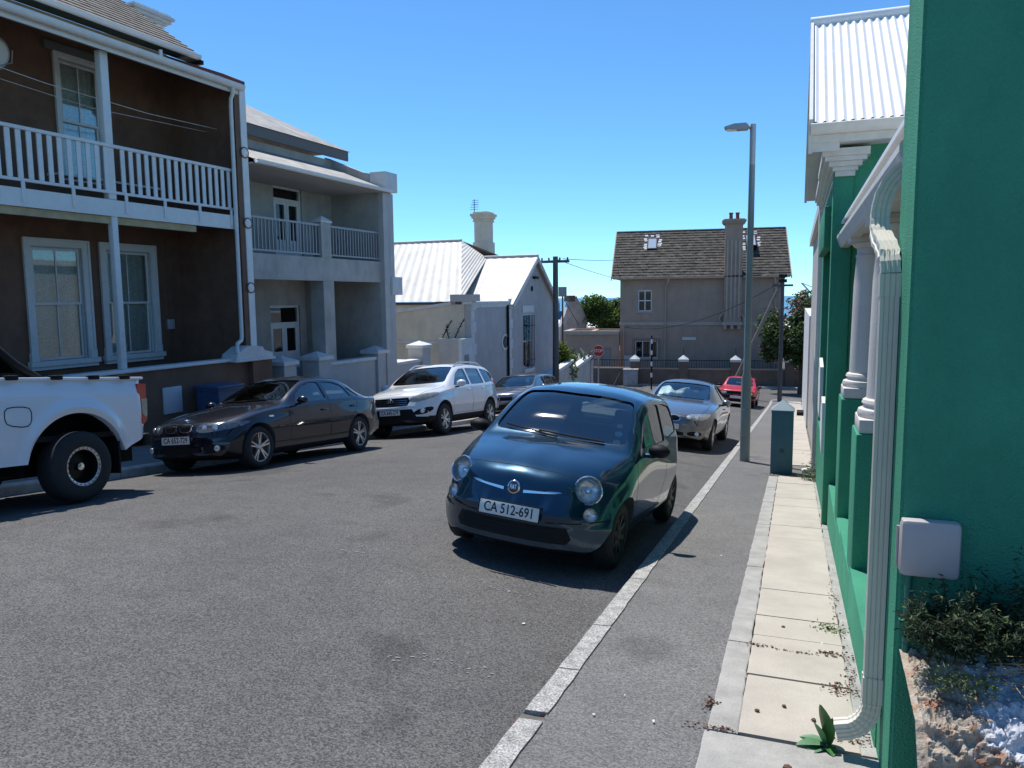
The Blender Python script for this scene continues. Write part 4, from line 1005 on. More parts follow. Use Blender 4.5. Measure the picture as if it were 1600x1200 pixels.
for s_ in (1, -1):
    cb = bmesh.new(); add_prism(cb, [(1.62+.47*cos(2*pi*k/32), .4+.47*sin(2*pi*k/32)) for k in range(32)], 'y', .55*s_, 1.4*s_); boolean(cbody, cb)
cbody.name = 'cab'; cbody.data.name = 'cab'; cbody.parent = PK; cbody.data.materials.clear(); cbody.data.materials.append(PW)
for p in cbody.data.polygons: p.use_smooth = True
cbody.data.set_sharp_from_angle(angle=radians(35))
for s_ in (1, -1):
    for q in ([(1.04, 1.16), (.4, 1.17), (.4, 1.61), (.6, 1.59)], [(.34, 1.17), (-.44, 1.18), (-.38, 1.61), (.34, 1.64)]):
        prism('side_window', M_TINTGLASS, q, 'y', *sorted((.735*s_, .74*s_)), PK)
    tube('roll_bar', M_TRIM, [(-1.27, .78*s_, 1.36), (-1.02, .775*s_, 1.51), (-.80, .75*s_, 1.71), (-.68, .70*s_, 1.80)], .045, PK, 10)
for s_ in (1, -1):
    prism('canopy_side', mat('gloss_black', (.008, .008, .009), .2, coat=1), [(-1.25, 1.37), (-1.0, 1.50), (-.80, 1.69), (-.68, 1.78), (-.56, 1.78), (-.56, 1.37)], 'y', *sorted((.74*s_, .772*s_)), PK)
    prism('canopy_window', M_TINTGLASS, [(-1.05, 1.42), (-.84, 1.60), (-.70, 1.70), (-.62, 1.70), (-.62, 1.42)], 'y', *sorted((.773*s_, .778*s_)), PK)
tube('roll_hoop', M_TRIM, [(-.72, -.80, 1.34), (-.71, -.77, 1.62), (-.70, -.68, 1.80), (-.70, .68, 1.80), (-.71, .77, 1.62), (-.72, .80, 1.34)], .05, PK, 10)
prism('rear_window', M_TINTGLASS, [(-.6, 1.2), (.6, 1.2), (.55, 1.61), (-.55, 1.61)], 'x', -.50, -.495, PK)
class _P: pass
pc = _P(); pc.root = PK
M_BLACKRIM = mat('black_rim', (.006, .006, .007), .35, .4)
for xa in (-1.60, 1.62):
    for s_ in (1, -1):
        Rw = .385; yo = 1.0
        def Y(t): return (yo-t)*s_
        tw = lathe('wheel', M_TYRE, [(.20, Y(.03)), (.212, Y(.012)), (.25, Y(.002)), (.32, Y(0)), (.362, Y(.02)), (.385, Y(.055)), (.385, Y(.235)), (.36, Y(.27)), (.25, Y(.285)), (.2, Y(.27))], (xa, 0, Rw), PK, 48, 'y', cap=False)
        lathe('rim', M_BLACKRIM, [(.205, Y(.012)), (.208, Y(.02)), (.18, Y(.03)), (.165, Y(.09)), (.15, Y(.13)), (.07, Y(.12)), (.001, Y(.12))], (xa, 0, Rw), tw, 40, 'y', cap=False)
        lathe('rim_ring', M_ALLOY, [(.185, Y(.02)), (.206, Y(.008)), (.214, Y(.009)), (.214, Y(.02)), (.19, Y(.03))], (xa, 0, Rw), tw, 48, 'y', cap=False)
        for k in range(24):
            a = 2*pi*k/24; lathe('rim_bolt', M_TRIM, [(.001, Y(.006)), (.007, Y(.006)), (.007, Y(.018))], (xa+.2*cos(a), 0, Rw+.2*sin(a)), tw, 6, 'y')
        lathe('hub_cap', M_CHROME, [(.001, Y(.055)), (.04, Y(.058)), (.045, Y(.07)), (.045, Y(.13))], (xa, 0, Rw), tw, 20, 'y', cap=False)
box('chassis', M_DUST, -2.7, 2.3, -.5, .5, .34, .6, PK); tube('rear_axle', M_DUST, [(-1.6, -.8, .385), (-1.6, .8, .385)], .06, PK)
for s_ in (1, -1): box('wheel_house', M_DUST, -2.2, -1.0, *sorted((.44*s_, .48*s_)), .3, 1.2, PK)
box('mud_flap', M_TRIM, -2.12, -2.1, .70, .95, .25, .62, PK); box('mud_flap', M_TRIM, -2.12, -2.1, -.95, -.70, .25, .62, PK)
place(PK, -8.22, 4.48, slope(4.48)+crown(-8.22)+.01, radians(180), -.085)
# ================================================================== left row of houses: local frame x = along the street, y = away from it
LA = radians(2.8); LO = (-11.7, 8.5, 0.); LRZ = pi/2 - LA
def left_empty(name, label, cat, group=None): return empty(name, LO, LRZ, label, cat, group)
def lw(s, d=0., z=0.): return Vector((LO[0]+sin(LA)*s-cos(LA)*d, LO[1]+cos(LA)*s+sin(LA)*d, z))
def lground(s, d=0): return gz_left(lw(s, d).y)
M_BROWN = mat('brown_plaster', (.175, .094, .062), .85, stain=.16, var=.22, vscale=2.5, bump=.35, bscale=90, speck=.08, sscale=160)
M_BROWN2 = mat('brown_wall_paint', (.16, .092, .06), .85, var=.2, vscale=2, bump=.3, bscale=90)
M_WHITE = mat('white_woodwork', (.66, .67, .66), .55, var=.07, vscale=6, bump=.08, bscale=80)
M_WHITEW = mat('white_wall_paint', (.72, .72, .70), .8, var=.08, vscale=3, bump=.2, bscale=80)
M_CREAM = mat('cream_boards', (.42, .34, .20), .8, var=.2, vscale=4)
M_SLATE = mat('weathered_slate', (.17, .145, .12), .85, var=.4, vscale=6, bump=.3, bscale=60)
M_GREY = mat('grey_plaster', (.41, .395, .365), .88, stain=.16, var=.18, vscale=1.6, bump=.3, bscale=80, speck=.06, sscale=150)
M_GREYL = mat('pale_grey_plaster', (.46, .45, .43), .85, var=.12, vscale=2, bump=.25, bscale=80)
M_CAP = mat('whitewashed_cap', (.62, .62, .61), .8, var=.12, vscale=5, bump=.3, bscale=60)
M_RUSTROOF = mat('weathered_iron_roof', (.33, .31, .28), .7, var=.35, vscale=2.2, bump=.2, bscale=40, streak=False)
M_LACE = mat('lace_curtain', (.80, .82, .78), .9, var=.42, vscale=34, detail=8)
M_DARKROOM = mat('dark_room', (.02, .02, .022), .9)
M_PANE = glass_mat('window_pane', (.88, .93, .91), .015, 1.5, .02)
M_STEELRAIL = mat('grey_rail', (.32, .32, .33), .5, .3)
M_BLUEBIN = mat('blue_box', (.05, .085, .17), .45, var=.15, vscale=8)
def folds(name, m, s0, s1, z0, z1, d, parent, amp=.02, n=40, gather=0.):
    v = []; f = []
    for i in range(n+1):
        t = i/n
        for j in range(5):
            k = j/4; s = s0+(s1-s0)*(t if gather == 0 else t*(1-gather*(1-k)**1.5))
            v.append((s, d+amp*sin(t*n*.9)+amp*.5*sin(t*n*.37+1), z0+(z1-z0)*k))
    for i in range(n):
        for j in range(4): f.append((i*5+j, (i+1)*5+j, (i+1)*5+j+1, i*5+j+1))
    return mesh_obj(name, v, f, m, parent, True)
def sash(parent, s0, s1, z0, z1, d, surround=True, sill=True, bars=1, curtain=True, reveal=.095, fr=.14):
    """sash window in a wall whose outer face is at y=d; opening s0..s1, z0..z1"""
    win = None; mb = MB()
    if surround:
        for b in ((s0-fr, s0, z0, z1+fr), (s1, s1+fr, z0, z1+fr), (s0, s1, z1, z1+fr)): mb.box(b[0], b[1], d-.045, d+.02, b[2], b[3])
        for b in ((s0-fr-.012, s0-fr+.03, z0, z1+fr+.012), (s1+fr-.03, s1+fr+.012, z0, z1+fr+.012), (s0-fr+.03, s1+fr-.03, z1+fr-.03, z1+fr+.012)): mb.box(b[0], b[1], d-.07, d-.046, b[2], b[3])
        mb.box(s0-.001, s0+.012, d+.021, d+reveal, z0, z1); mb.box(s1-.012, s1+.001, d+.021, d+reveal, z0, z1); mb.box(s0+.012, s1-.012, d+.021, d+reveal, z1-.012, z1+.001)
    else:
        mb.box(s0-.001, s0+.02, d+.01, d+reveal, z0, z1); mb.box(s1-.02, s1+.001, d+.01, d+reveal, z0, z1); mb.box(s0+.02, s1-.02, d+.01, d+reveal, z1-.02, z1+.001)
    win = mb.build('window', M_WHITE, parent)
    if sill:
        sb = MB(); sb.box(s0-fr-.06, s1+fr+.06, d-.12, d+.05, z0-.10, z0-.003); sb.box(s0-fr-.03, s1+fr+.03, d-.08, d+.02, z0-.17, z0-.103)
        sb.box(s0-fr-.02, s0-.02, d-.075, d-.002, z0, z0+.16); sb.box(s1+.02, s1+fr+.02, d-.075, d-.002, z0, z0+.16)
        sb.build('sill', M_WHITE, win)
    zm = (z0+z1)/2; t = .045
    for k, (a, b, dd) in enumerate(((zm-.02, z1-.02, reveal-.05), (z0, zm+.02, reveal-.01))):
        sm_ = MB(); y0, y1 = d+dd-.02, d+dd+.018
        a0, a1 = s0+.03, s1-.03
        sm_.box(a0, a0+t, y0, y1, a, b); sm_.box(a1-t, a1, y0, y1, a, b); sm_.box(a0+t, a1-t, y0, y1, b-t, b); sm_.box(a0+t, a1-t, y0, y1, a, a+t)
        for q in range(bars):
            xb = a0+(a1-a0)*(q+1)/(bars+1); sm_.box(xb-.012, xb+.012, y0+.004, y1-.004, a+t, b-t)
        sm_.build('sash', M_WHITE, win)
        for q in range(bars+1):
            p0 = a0+t if q == 0 else a0+(a1-a0)*q/(bars+1)+.012; p1 = a1-t if q == bars else a0+(a1-a0)*(q+1)/(bars+1)-.012
            box('pane', M_PANE, p0-.003, p1+.003, y0+.012, y0+.018, a+t-.003, b-t+.003, win)
    if curtain: folds('curtain', M_LACE, s0+.03, s1-.03, z0+.02, z1-.02, d+reveal+.035, win, .008, 46)
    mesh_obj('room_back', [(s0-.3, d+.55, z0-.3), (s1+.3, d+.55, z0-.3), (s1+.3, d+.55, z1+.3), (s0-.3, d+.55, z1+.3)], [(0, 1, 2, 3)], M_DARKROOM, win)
    return win
# ---------------------------------------------------------------- brown house
H1 = left_empty('brown_house', 'brown two-storey house with white balcony railing and sash windows', 'house')
D1 = 1.8
o1 = [(1.88, 2.94, .52, 2.68), (3.47, 4.58, .52, 2.68), (2.72, 3.62, 3.98, 6.25)]
wall('front_wall', M_BROWN, -7, 5.42, -1.4, 6.66, D1, D1+.25, o1, H1)
box('upper_wall_band', M_CREAM, -7, 5.42, D1+.02, D1+.24, 6.662, 7.044, H1)
sash(H1, 1.88, 2.94, .52, 2.68, D1); sash(H1, 3.47, 4.58, .52, 2.68, D1)
uw = sash(H1, 2.72, 3.62, 3.98, 6.25, D1, fr=.10, sill=False)
box('lintel', mat('grey_lintel', (.16, .155, .15), .8), 2.45, 3.85, D1-.06, D1, 6.36, 6.52, H1)
# party wall with raking parapet
pw_poly = [(-.02, -1.6), (-.02, 6.24), (.0, 6.30), (.25, 6.40), (1.85, 7.0), (2.2, 7.05), (7, 7.05), (7, -1.6)]
prism('party_wall', M_BROWN, pw_poly, 'x', 5.42, 5.70, H1)
prism('parapet_coping', mat('red_brown_coping', (.13, .05, .035), .8, var=.2), [(-.06, 6.245), (.25, 6.405), (1.9, 7.02), (1.9, 7.06), (.24, 6.46), (-.06, 6.33)], 'x', 5.40, 5.72, H1)
box('pier_face', M_BROWN2, 5.32, 5.46, -.11, -.021, .60, 6.22, H1); box('pier_strip', M_WHITEW, 5.462, 5.64, -.13, -.021, .60, 6.16, H1)
for z in (4.80, 3.30, 1.90):
    p_ = lathe('roundel_trim', M_BROWN2, [(.096, -.137), (.105, -.152), (.12, -.15), (.122, -.10)], (5.53, 0, z), H1, 28, 'y', cap=False)
    lathe('roundel_disc', M_WHITEW, [(.001, -.158), (.08, -.155), (.096, -.145), (.096, -.1)], (5.53, 0, z), H1, 28, 'y')
prism('pier_cap', M_CAP, [(4.82, .36), (6.0, .36), (5.96, .46), (5.70, .52), (5.66, .60), (5.34, .64), (5.15, .62), (4.86, .47)], 'y', -.28, .14, H1)
box('pier_cap_moulding', M_CAP, 4.78, 6.04, -.31, .16, .30, .358, H1, .02)
box('pier_base', M_BROWN, 5.36, 5.98, -.24, .12, -1.6, .298, H1)
# verandah: posts, balcony floor, balustrade
box('veranda_post', M_WHITE, 2.19, 2.31, -.02, .10, .39, 3.16, H1, .01); box('veranda_post', M_WHITE, 2.17, 2.33, -.01, .13, 3.45, 6.02, H1, .01)
box('balcony_fascia', M_WHITE, -7, 5.38, -.04, .0, 3.15, 3.44, H1); box('fascia_moulding', M_CREAM, -7, 4.2, .02, .12, 3.02, 3.148, H1)
box('balcony_floor', mat('balcony_boards', (.12, .10, .085), .8, var=.2, vscale=6), -7, 5.42, .001, D1, 3.20, 3.36, H1)
box('top_rail', M_WHITE, -7, 5.36, -.045, .03, 4.36, 4.42, H1, .008); box('bottom_rail', M_WHITE, -7, 5.36, -.03, .02, 3.55, 3.60, H1, .006)
bal0 = None
s = -1.2; i = 0
while s < 5.34:
    if abs(s-2.25) < .09: s += .176; continue
    thick = (i % 5 == 0)
    b = box('baluster', M_WHITE, s-.042, s+.042, -.024, -.002, 3.602, 4.358, H1)
    if thick: box('baluster_foot', M_WHITE, s-.03, s+.03, -.06, -.041, 3.22, 3.55, H1)
    s += .176; i += 1
# verandah roof and gutters
v = [(-7, -.16, 6.08), (5.42, -.16, 6.08), (5.42, D1, 6.66), (-7, D1, 6.66), (-7, -.16, 6.13), (5.42, -.16, 6.13), (5.42, D1, 6.72), (-7, D1, 6.72)]
mesh_obj('veranda_roof', v, BOXF, M_RUSTROOF, H1)
def gutter(parent, s0, s1, d, z, r=.075, m=None):
    prof = [(r*cos(a), r*sin(a)) for a in lin(pi, 2*pi, 8)] + [(r+.008, .03), (r-.01, .03), (r-.012, 0)] + [((r-.012)*cos(a), (r-.012)*sin(a)) for a in lin(2*pi, pi, 8)][1:] + [(-r+.012, .03), (-r, .03)]
    return sweep('gutter', m or M_WHITE, prof, [((s0, d, z), (0, 1, 0), (0, 0, 1)), ((s1, d, z), (0, 1, 0), (0, 0, 1))], parent)
gutter(H1, -7, 5.44, -.24, 6.13, .085); gutter(H1, -7, 5.95, 1.40, 7.09, .07)
box('gutter_board', M_WHITE, -7, 5.40, -.16, -.125, 5.98, 6.10, H1)
box('eave_soffit', mat('dark_soffit', (.03, .05, .045), .7), -7, 6.0, 1.48, D1+.01, 7.045, 7.075, H1)
tube('downpipe', M_WHITE, [(5.16, -.24, 6.06), (5.17, -.22, 5.95), (5.21, -.12, 5.86), (5.22, -.10, 5.7), (5.21, -.10, .86), (5.18, -.11, .76), (4.98, -.18, .70), (4.92, -.22, .6), (4.92, -.25, .42)], .042, H1, 10)
tube('upper_downpipe', M_WHITE, [(4.9, 1.45, 6.96), (4.9, 1.45, 6.60)], .04, H1, 8)
# slate roof in rows
def tile_rows(name, m, P0, U, V, nu, nv, tu, tv, rnd, parent, lift=.012, jit=.25):
    v = []; f = []; N_ = Vector(U).cross(Vector(V)).normalized(); U = Vector(U); V = Vector(V)
    if N_.z < 0: N_ = -N_
    for r in range(nv):
        for c_ in range(nu+1):
            u0 = (c_-(.5 if r % 2 else 0))*tu; u1 = u0+tu-.006; u0 = max(0, u0); u1 = min(nu*tu, u1)
            if u1-u0 < .02: continue
            dz = rnd.uniform(0, lift*jit*2); sag = rnd.uniform(-.006, .006)
            a = Vector(P0)+U*u0+V*(r*tv+sag); b = Vector(P0)+U*u1+V*(r*tv+sag); c2 = V*(tv*1.12)
            n = len(v)
            v += [a+N_*(lift*1.9+dz), b+N_*(lift*1.9+dz*.6), b+c2+N_*.003, a+c2+N_*.003, a+N_*.001, b+N_*.001]
            f += [(n, n+1, n+2, n+3), (n+4, n+5, n+1, n), (n+4, n, n+3), (n+5, n+2, n+1)]
    o = fix_normals(mesh_obj(name, v, f, m, parent)); o['kind'] = 'stuff'; return o
mesh_obj('roof', [(-7, 1.40, 7.12), (5.98, 1.40, 7.12), (5.98, 6, 10.19), (-7, 6, 10.19), (-7, 1.4, 7.08), (5.98, 1.4, 7.08), (5.98, 6, 10.14), (-7, 6, 10.14)], BOXF, M_SLATE, H1)
tile_rows('roof_slates', M_SLATE, (-2, 1.42, 7.13), (1, 0, 0), Vector((0, 4.6, 3.07)).normalized(), 40, 24, .2, .22, RND, H1)
box('barge_end', M_TRIM, 5.93, 6.01, 1.34, 2.2, 6.93, 7.02, H1)
ch = box('chimney', M_WHITEW, 6.25, 7.1, 3.6, 4.6, 6.5, 8.42, H1); 
for k, (e, z0, z1) in enumerate(((.05, 8.42, 8.47), (.12, 8.471, 8.55), (.18, 8.551, 8.62), (.12, 8.621, 8.68))): box('chimney_cornice', M_CAP, 6.25-e, 7.1+e, 3.6-e, 4.6+e, z0, z1, ch)
# low front wall
zb = -1.5
lw1 = box('low_wall', M_BROWN2, -6, 5.36, -.10, .10, zb, .32, H1); box('wall_coping', M_WHITE, -6, 5.355, -.16, .15, .322, .39, H1, .012)
box('meter_panel', mat('pale_panel', (.50, .52, .56), .5, var=.05), 2.98, 3.44, -.135, -.10, -.56, -.04, H1, .01)
box('wall_switch_box', mat('grey_box', (.40, .42, .44), .5), 4.95, 5.13, D1-.06, D1, 1.0, 1.22, H1, .008)
tube('conduit', M_BROWN, [(5.04, D1-.012, 1.22), (5.03, D1-.012, 3.0)], .012, H1, 6); tube('conduit', M_BROWN, [(5.04, D1-.012, 1.0), (5.05, D1-.012, -.2)], .012, H1, 6)
tube('washing_line', M_WHITE, [(-.5, .5, 5.5), (1.5, .5, 5.34), (3.6, .5, 5.28), (5.42, .5, 5.33)], .006, H1, 5); tube('washing_line', M_WHITE, [(-.5, .8, 5.42), (1.0, .8, 5.3), (2.6, .8, 5.2), (5.42, .8, 5.3)], .005, H1, 5)
box('balcony_shelf', M_WHITE, 2.2, 4.6, 1.3, 1.6, 3.98, 4.02, H1); 
# satellite dish on the facade
sdh = empty('satellite_dish', lw(.93, .9, 5.72), LRZ, 'white satellite dish on the brown balcony wall', 'dish')
v, f = lathe_geo([(.001, 0), (.12, .012), (.22, .045), (.29, .09), (.295, .085), (.22, .035), (.001, -.01)], (0, 0, 0), 28); do = fix_normals(mesh_obj('reflector', v, f, M_WHITE, sdh, True)); do.data.transform(Matrix.Rotation(radians(-70), 4, 'X') @ Matrix.Rotation(radians(200), 4, 'Z'))
tube('dish_arm', M_STEELRAIL, [(0, .05, -.05), (0, .5, -.15), (0, .9, -.2)], .018, sdh); tube('feed_arm', M_STEELRAIL, [(0, 0, -.2), (.1, -.25, -.15), (.05, -.35, .02)], .01, sdh)
# blue recycling box on the pavement
bb = empty('blue_bin', lw(4.0, -.55, lground(4.0, -.5)), LRZ, 'dark blue lidded box standing against the low brown wall', 'bin')
g_ = -lground(4.0, -.5)
prism('bin_body', M_BLUEBIN, [(-.27, 0), (.28, 0), (.33, g_-.12), (-.31, g_-.12)], 'y', -.28, .30, bb); box('bin_lid', M_BLUEBIN, -.36, .38, -.33, .34, g_-.12, g_-.06, bb, .015); box('bin_rim', M_BLUEBIN, -.34, .36, -.31, .32, g_-.17, g_-.122, bb, .01)
box('bin_label', mat('pale_sticker', (.30, .36, .45), .6), -.15, .2, -.288, -.281, g_*.35, g_*.7, bb)
# ---------------------------------------------------------------- grey house
H2 = left_empty('grey_house', 'grey plastered two-storey house with balcony pillars and worn iron roof', 'house')
D2 = 1.6; ZF = -.25
o2 = [(8.47, 9.62, 2.72, 4.62), (8.15, 9.36, ZF, 1.48)]
wall('front_wall', M_GREY, 5.71, 11.02, -1.9, 5.62, D2, D2+.25, o2, H2)
def french(parent, s0, s1, z0, z1, d, transom):
    mb = MB(); mb.box(s0, s0+.06, d+.05, d+.14, z0, z1); mb.box(s1-.06, s1, d+.05, d+.14, z0, z1); mb.box(s0+.06, s1-.06, d+.05, d+.14, z1-.06, z1); mb.box(s0+.06, s1-.06, d+.05, d+.14, transom-.03, transom+.03)
    fr = mb.build('door', M_WHITE, parent); sm_ = (s0+s1)/2
    for a, b in ((s0+.062, sm_-.004), (sm_+.004, s1-.062)):
        m2 = MB(); m2.box(a, a+.09, d+.06, d+.10, z0+.02, transom-.032); m2.box(b-.09, b, d+.06, d+.10, z0+.02, transom-.032); m2.box(a+.09, b-.09, d+.06, d+.10, transom-.13, transom-.032); m2.box(a+.09, b-.09, d+.06, d+.10, z0+.02, z0+.5)
        m2.build('door_leaf', M_WHITE, fr); box('pane', M_PANE, a+.088, b-.088, d+.076, d+.082, z0+.498, transom-.128, fr)
    box('fanlight', M_PANE, s0+.058, s1-.058, d+.09, d+.096, transom+.028, z1-.058, fr)
    folds('curtain', M_LACE, s0+.1, s0+(s1-s0)*.6, z0, z1-.05, d+.24, fr, .015, 26)
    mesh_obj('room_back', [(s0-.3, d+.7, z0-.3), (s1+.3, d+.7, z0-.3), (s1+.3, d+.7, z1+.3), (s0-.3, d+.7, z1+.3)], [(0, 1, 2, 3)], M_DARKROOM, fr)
french(H2, 8.47, 9.62, 2.72, 4.62, D2, 4.28); french(H2, 8.15, 9.36, ZF, 1.48, D2, 1.0)
box('side_pier', M_GREY, 10.96, 11.26, .0, D2, -2.2, 4.70, H2)     # end wall of the verandah
prism('end_wall', M_GREYL, [(-.14, -2.2), (-.14, 4.60), (.12, 4.75), (1.7, 5.62), (7, 5.62), (7, -2.2)], 'x', 11.262, 11.52, H2)
box('pier_front', M_GREYL, 10.98, 11.30, -.14, -.002, -2.2, 4.62, H2)
box('pier_cap', M_CAP, 11.02, 11.66, -.22, .30, 4.66, 5.20, H2, .015); box('pier_block', M_CAP, 11.30, 11.84, -.20, .3, 1.74, 2.26, H2, .015)
prism('parapet', M_GREY, [(.30, 4.70), (.30, 5.16), (.5, 5.20), (D2+.2, 5.72), (D2+.2, 4.7)], 'x', 11.0, 11.262, H2)
box('balcony_beam', M_GREY, 5.71, 10.98, -.02, .16, 2.10, 2.68, H2); box('balcony_floor', M_GREY, 5.71, 10.96, .161, D2, 2.40, 2.62, H2)
box('rail_pier', M_GREY, 8.26, 8.66, -.03, .22, 2.682, 3.56, H2); 
def pyramid(parent, s0, s1, d0, d1, z0, h, e=.06, hs=.10, name='pillar_cap', m=None):
    v = boxv(s0-e, s1+e, d0-e, d1+e, z0, z0+hs); f = BOXF[:1]+BOXF[2:]; v.append(((s0+s1)/2, (d0+d1)/2, z0+hs+h)); f = f+[(4, 5, 8), (5, 6, 8), (6, 7, 8), (7, 4, 8)]
    return fix_normals(mesh_obj(name, v, f, m or M_CAP, parent))
pyramid(H2, 8.26, 8.66, -.03, .22, 3.562, .14, .03, .04)
box('veranda_column', M_GREY, 8.30, 8.74, -.01, .40, -2.0, 2.098, H2)
box('inner_wall', M_GREY, 9.62, 10.0, .9, D2, -1.6, 2.38, H2)
for a, b in ((5.74, 8.25), (8.67, 10.97)):
    r_ = box('railing', M_STEELRAIL, a, b, .0, .05, 3.46, 3.51, H2); box('rail_foot', M_STEELRAIL, a, b, .005, .045, 2.74, 2.78, r_)
    n = int((b-a)/.125)
    for i in range(n+1):
        s = a+.02+(b-a-.04)*i/n; box('railing_bar', M_STEELRAIL, s-.014, s+.014, .012, .038, 2.782, 3.458, r_)
# verandah iron roof, main roof
def vr(u, v): 
    p = Vector((5.72+(11.0-5.72)*u, -.22+(D2+.25)*v, 4.70+.72*v)); return p, Vector((0, -.36, .93))
corrugated('veranda_roof', M_RUSTROOF, vr, 420, 4, .012, .09, 5.28, H2)
gutter(H2, 5.72, 11.25, -.28, 4.66, .06, M_WHITEW); box('veranda_ceiling', mat('pale_boards', (.40, .39, .37), .8), 5.72, 10.96, -.15, D2, 4.60, 4.64, H2)
box('fascia_board', mat('grey_fascia', (.13, .13, .13), .8), 5.71, 11.55, 1.36, 1.42, 5.66, 5.92, H2)
v = [(5.71, 1.32, 5.93), (11.62, 1.32, 5.93), (7.6, 5.0, 8.0), (5.71, 5.0, 8.0), (11.62, 8, 5.93)]
mesh_obj('roof', v, [(0, 1, 2, 3), (1, 4, 2)], M_RUSTROOF, H2)
mb = MB()
for k in range(1, 8): pass
# boundary pillars and walls
def pillar(s0, s1, d0, d1, zt, label):
    e_ = left_empty('boundary_pillar', label, 'pillar', 'capped pillars of the street wall')
    gnd = lground(s0)
    box('shaft', M_GREYL, s0, s1, d0, d1, gnd-.4, zt, e_); pyramid(e_, s0, s1, d0, d1, zt+.002, .13, .05, .09); return e_
pillar(6.55, 7.0, -.1, .42, .08, 'grey pillar with white pyramid cap next to the brown house corner')
pillar(7.88, 8.38, -.1, .42, .10, 'white-capped grey pillar in front of the grey house veranda column')
pillar(10.56, 11.06, -.1, .42, .08, 'white-capped grey pillar at the far end of the grey house')
pillar(13.1, 13.6, -.1, .42, .08, 'white-capped grey pillar standing alone near the olive side wall')
bw = left_empty('boundary_wall', 'low grey plaster wall with white coping between the capped pillars', 'wall')
for a, b, zt in ((8.39, 10.55, -.08), (11.07, 13.09, -.34)):
    box('wall_panel', M_GREYL, a, b, -.02, .22, lground(b)-.5, zt, bw); box('coping', M_CAP, a, b, -.07, .27, zt+.002, zt+.09, bw, .01)
box('wall_panel', M_GREYL, 7.01, 7.87, .3, .4, lground(8)-.5, -.3, bw)
box('yard_step', M_CAP, 11.1, 13.0, .4, 1.6, -1.0, -.28, bw)
# ---------------------------------------------------------------- white-roofed cottage
H3 = left_empty('cottage', 'grey gabled cottage with white iron roof, chimney and barred window', 'house')
M_COT = mat('cottage_plaster', (.45, .43, .42), .88, stain=.12, var=.12, vscale=1.5, bump=.25, bscale=70)
M_OLIVE = mat('olive_cream_plaster', (.66, .58, .45), .88, stain=.12, var=.12, vscale=1.5, bump=.25, bscale=70)
M_ROOFW = mat('white_iron_roof', (.55, .525, .475), .55, stain=.18, var=.10, vscale=1.2, detail=8)
zg = -3.4
wall('street_wall', M_COT, 16.8, 20.35, zg, 1.40, 0, .25, [(19.58, 19.96, -.36, .16)], H3)
box('parapet_coping', M_CAP, 16.72, 20.36, -.05, .3, 1.402, 1.50, H3)
gp = [(20.36, zg), (20.36, 1.40), (22.98, 3.26), (25.55, 1.40), (25.55, zg)]
holes_gable = (21.75, 22.7, -1.35, .95)
wall('gable_lower_wall', M_COT, 20.36, 25.55, zg, 1.40, .02, .27, [holes_gable], H3)
prism('gable_top', M_COT, [(20.36, 1.401), (22.98, 3.26), (25.55, 1.401)], 'y', .02, .27, H3)
for (a, b) in (((20.2, 1.34), (22.98, 3.36)), ((22.98, 3.36), (25.72, 1.34))):
    dx, dz = b[0]-a[0], b[1]-a[1]; L_ = sqrt(dx*dx+dz*dz); nx, nz = -dz/L_*.14, dx/L_*.14
    prism('barge_board', M_CAP, [a, b, (b[0]-nx, b[1]-nz), (a[0]-nx, a[1]-nz)], 'y', -.22, -.16, H3)
lathe('gable_vent', M_TRIM, [(.001, .0), (.12, .0), (.12, .015)], (22.75, 0, 2.0), H3, 20, 'y'); box('gable_lamp', M_TRIM, 22.85, 23.25, -.12, .015, 2.42, 2.52, H3)
# quoins on both corners
for s0, w1 in ((16.80, .36), (20.20, .34)):
    for k in range(12): 
        wq = w1 if k % 2 else w1*.62; box('quoin', M_CAP, s0, s0+wq, -.028, -.001 if s0 < 18 else .018, zg+.2+.40*k, zg+.2+.40*k+.385, H3)
box('eave_line', M_CAP, 16.8, 20.2, -.03, -.002, 1.28, 1.40, H3)
tube('downpipe', M_TRIM, [(19.98, -.06, 1.34), (19.98, -.06, zg)], .05, H3, 8)
ow = lathe('oval_window', M_CAP, [(.24, -.035), (.33, -.03), (.33, .01), (.24, .01)], (19.77, 0, -.10), H3, 28, 'y', cap=False); ow.scale = (1, 1, 1)
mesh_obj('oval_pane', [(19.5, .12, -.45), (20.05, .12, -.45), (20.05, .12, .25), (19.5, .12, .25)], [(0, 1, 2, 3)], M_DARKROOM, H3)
win = sash(H3, 21.75, 22.7, -1.35, .95, .02, surround=False, sill=True, curtain=False, fr=.02)
box('window_head', M_CAP, 21.6, 22.85, -.03, .018, 1.0, 1.30, H3)
for i in range(6): s = 21.8+.17*i; tube('burglar_bar', M_TRIM, [(s, -.12, -1.3), (s, -.12, .9)], .014, win, 6)
for z in (-1.0, .45): tube('burglar_bar', M_TRIM, [(21.68, -.12, z), (22.78, -.12, z)], .014, win, 6)
def roof_plane(name, a, b, c, d, m, n_ribs, parent):
    a, b, c, d = map(Vector, (a, b, c, d)); nrm = (b-a).cross(d-a).normalized()
    if nrm.z < 0: nrm = -nrm
    U = (b-a).length
    return corrugated(name, m, lambda u, v: ((a.lerp(b, u)).lerp(d.lerp(c, u), v), nrm), int(U*20), 2, .006, .42, U, parent)
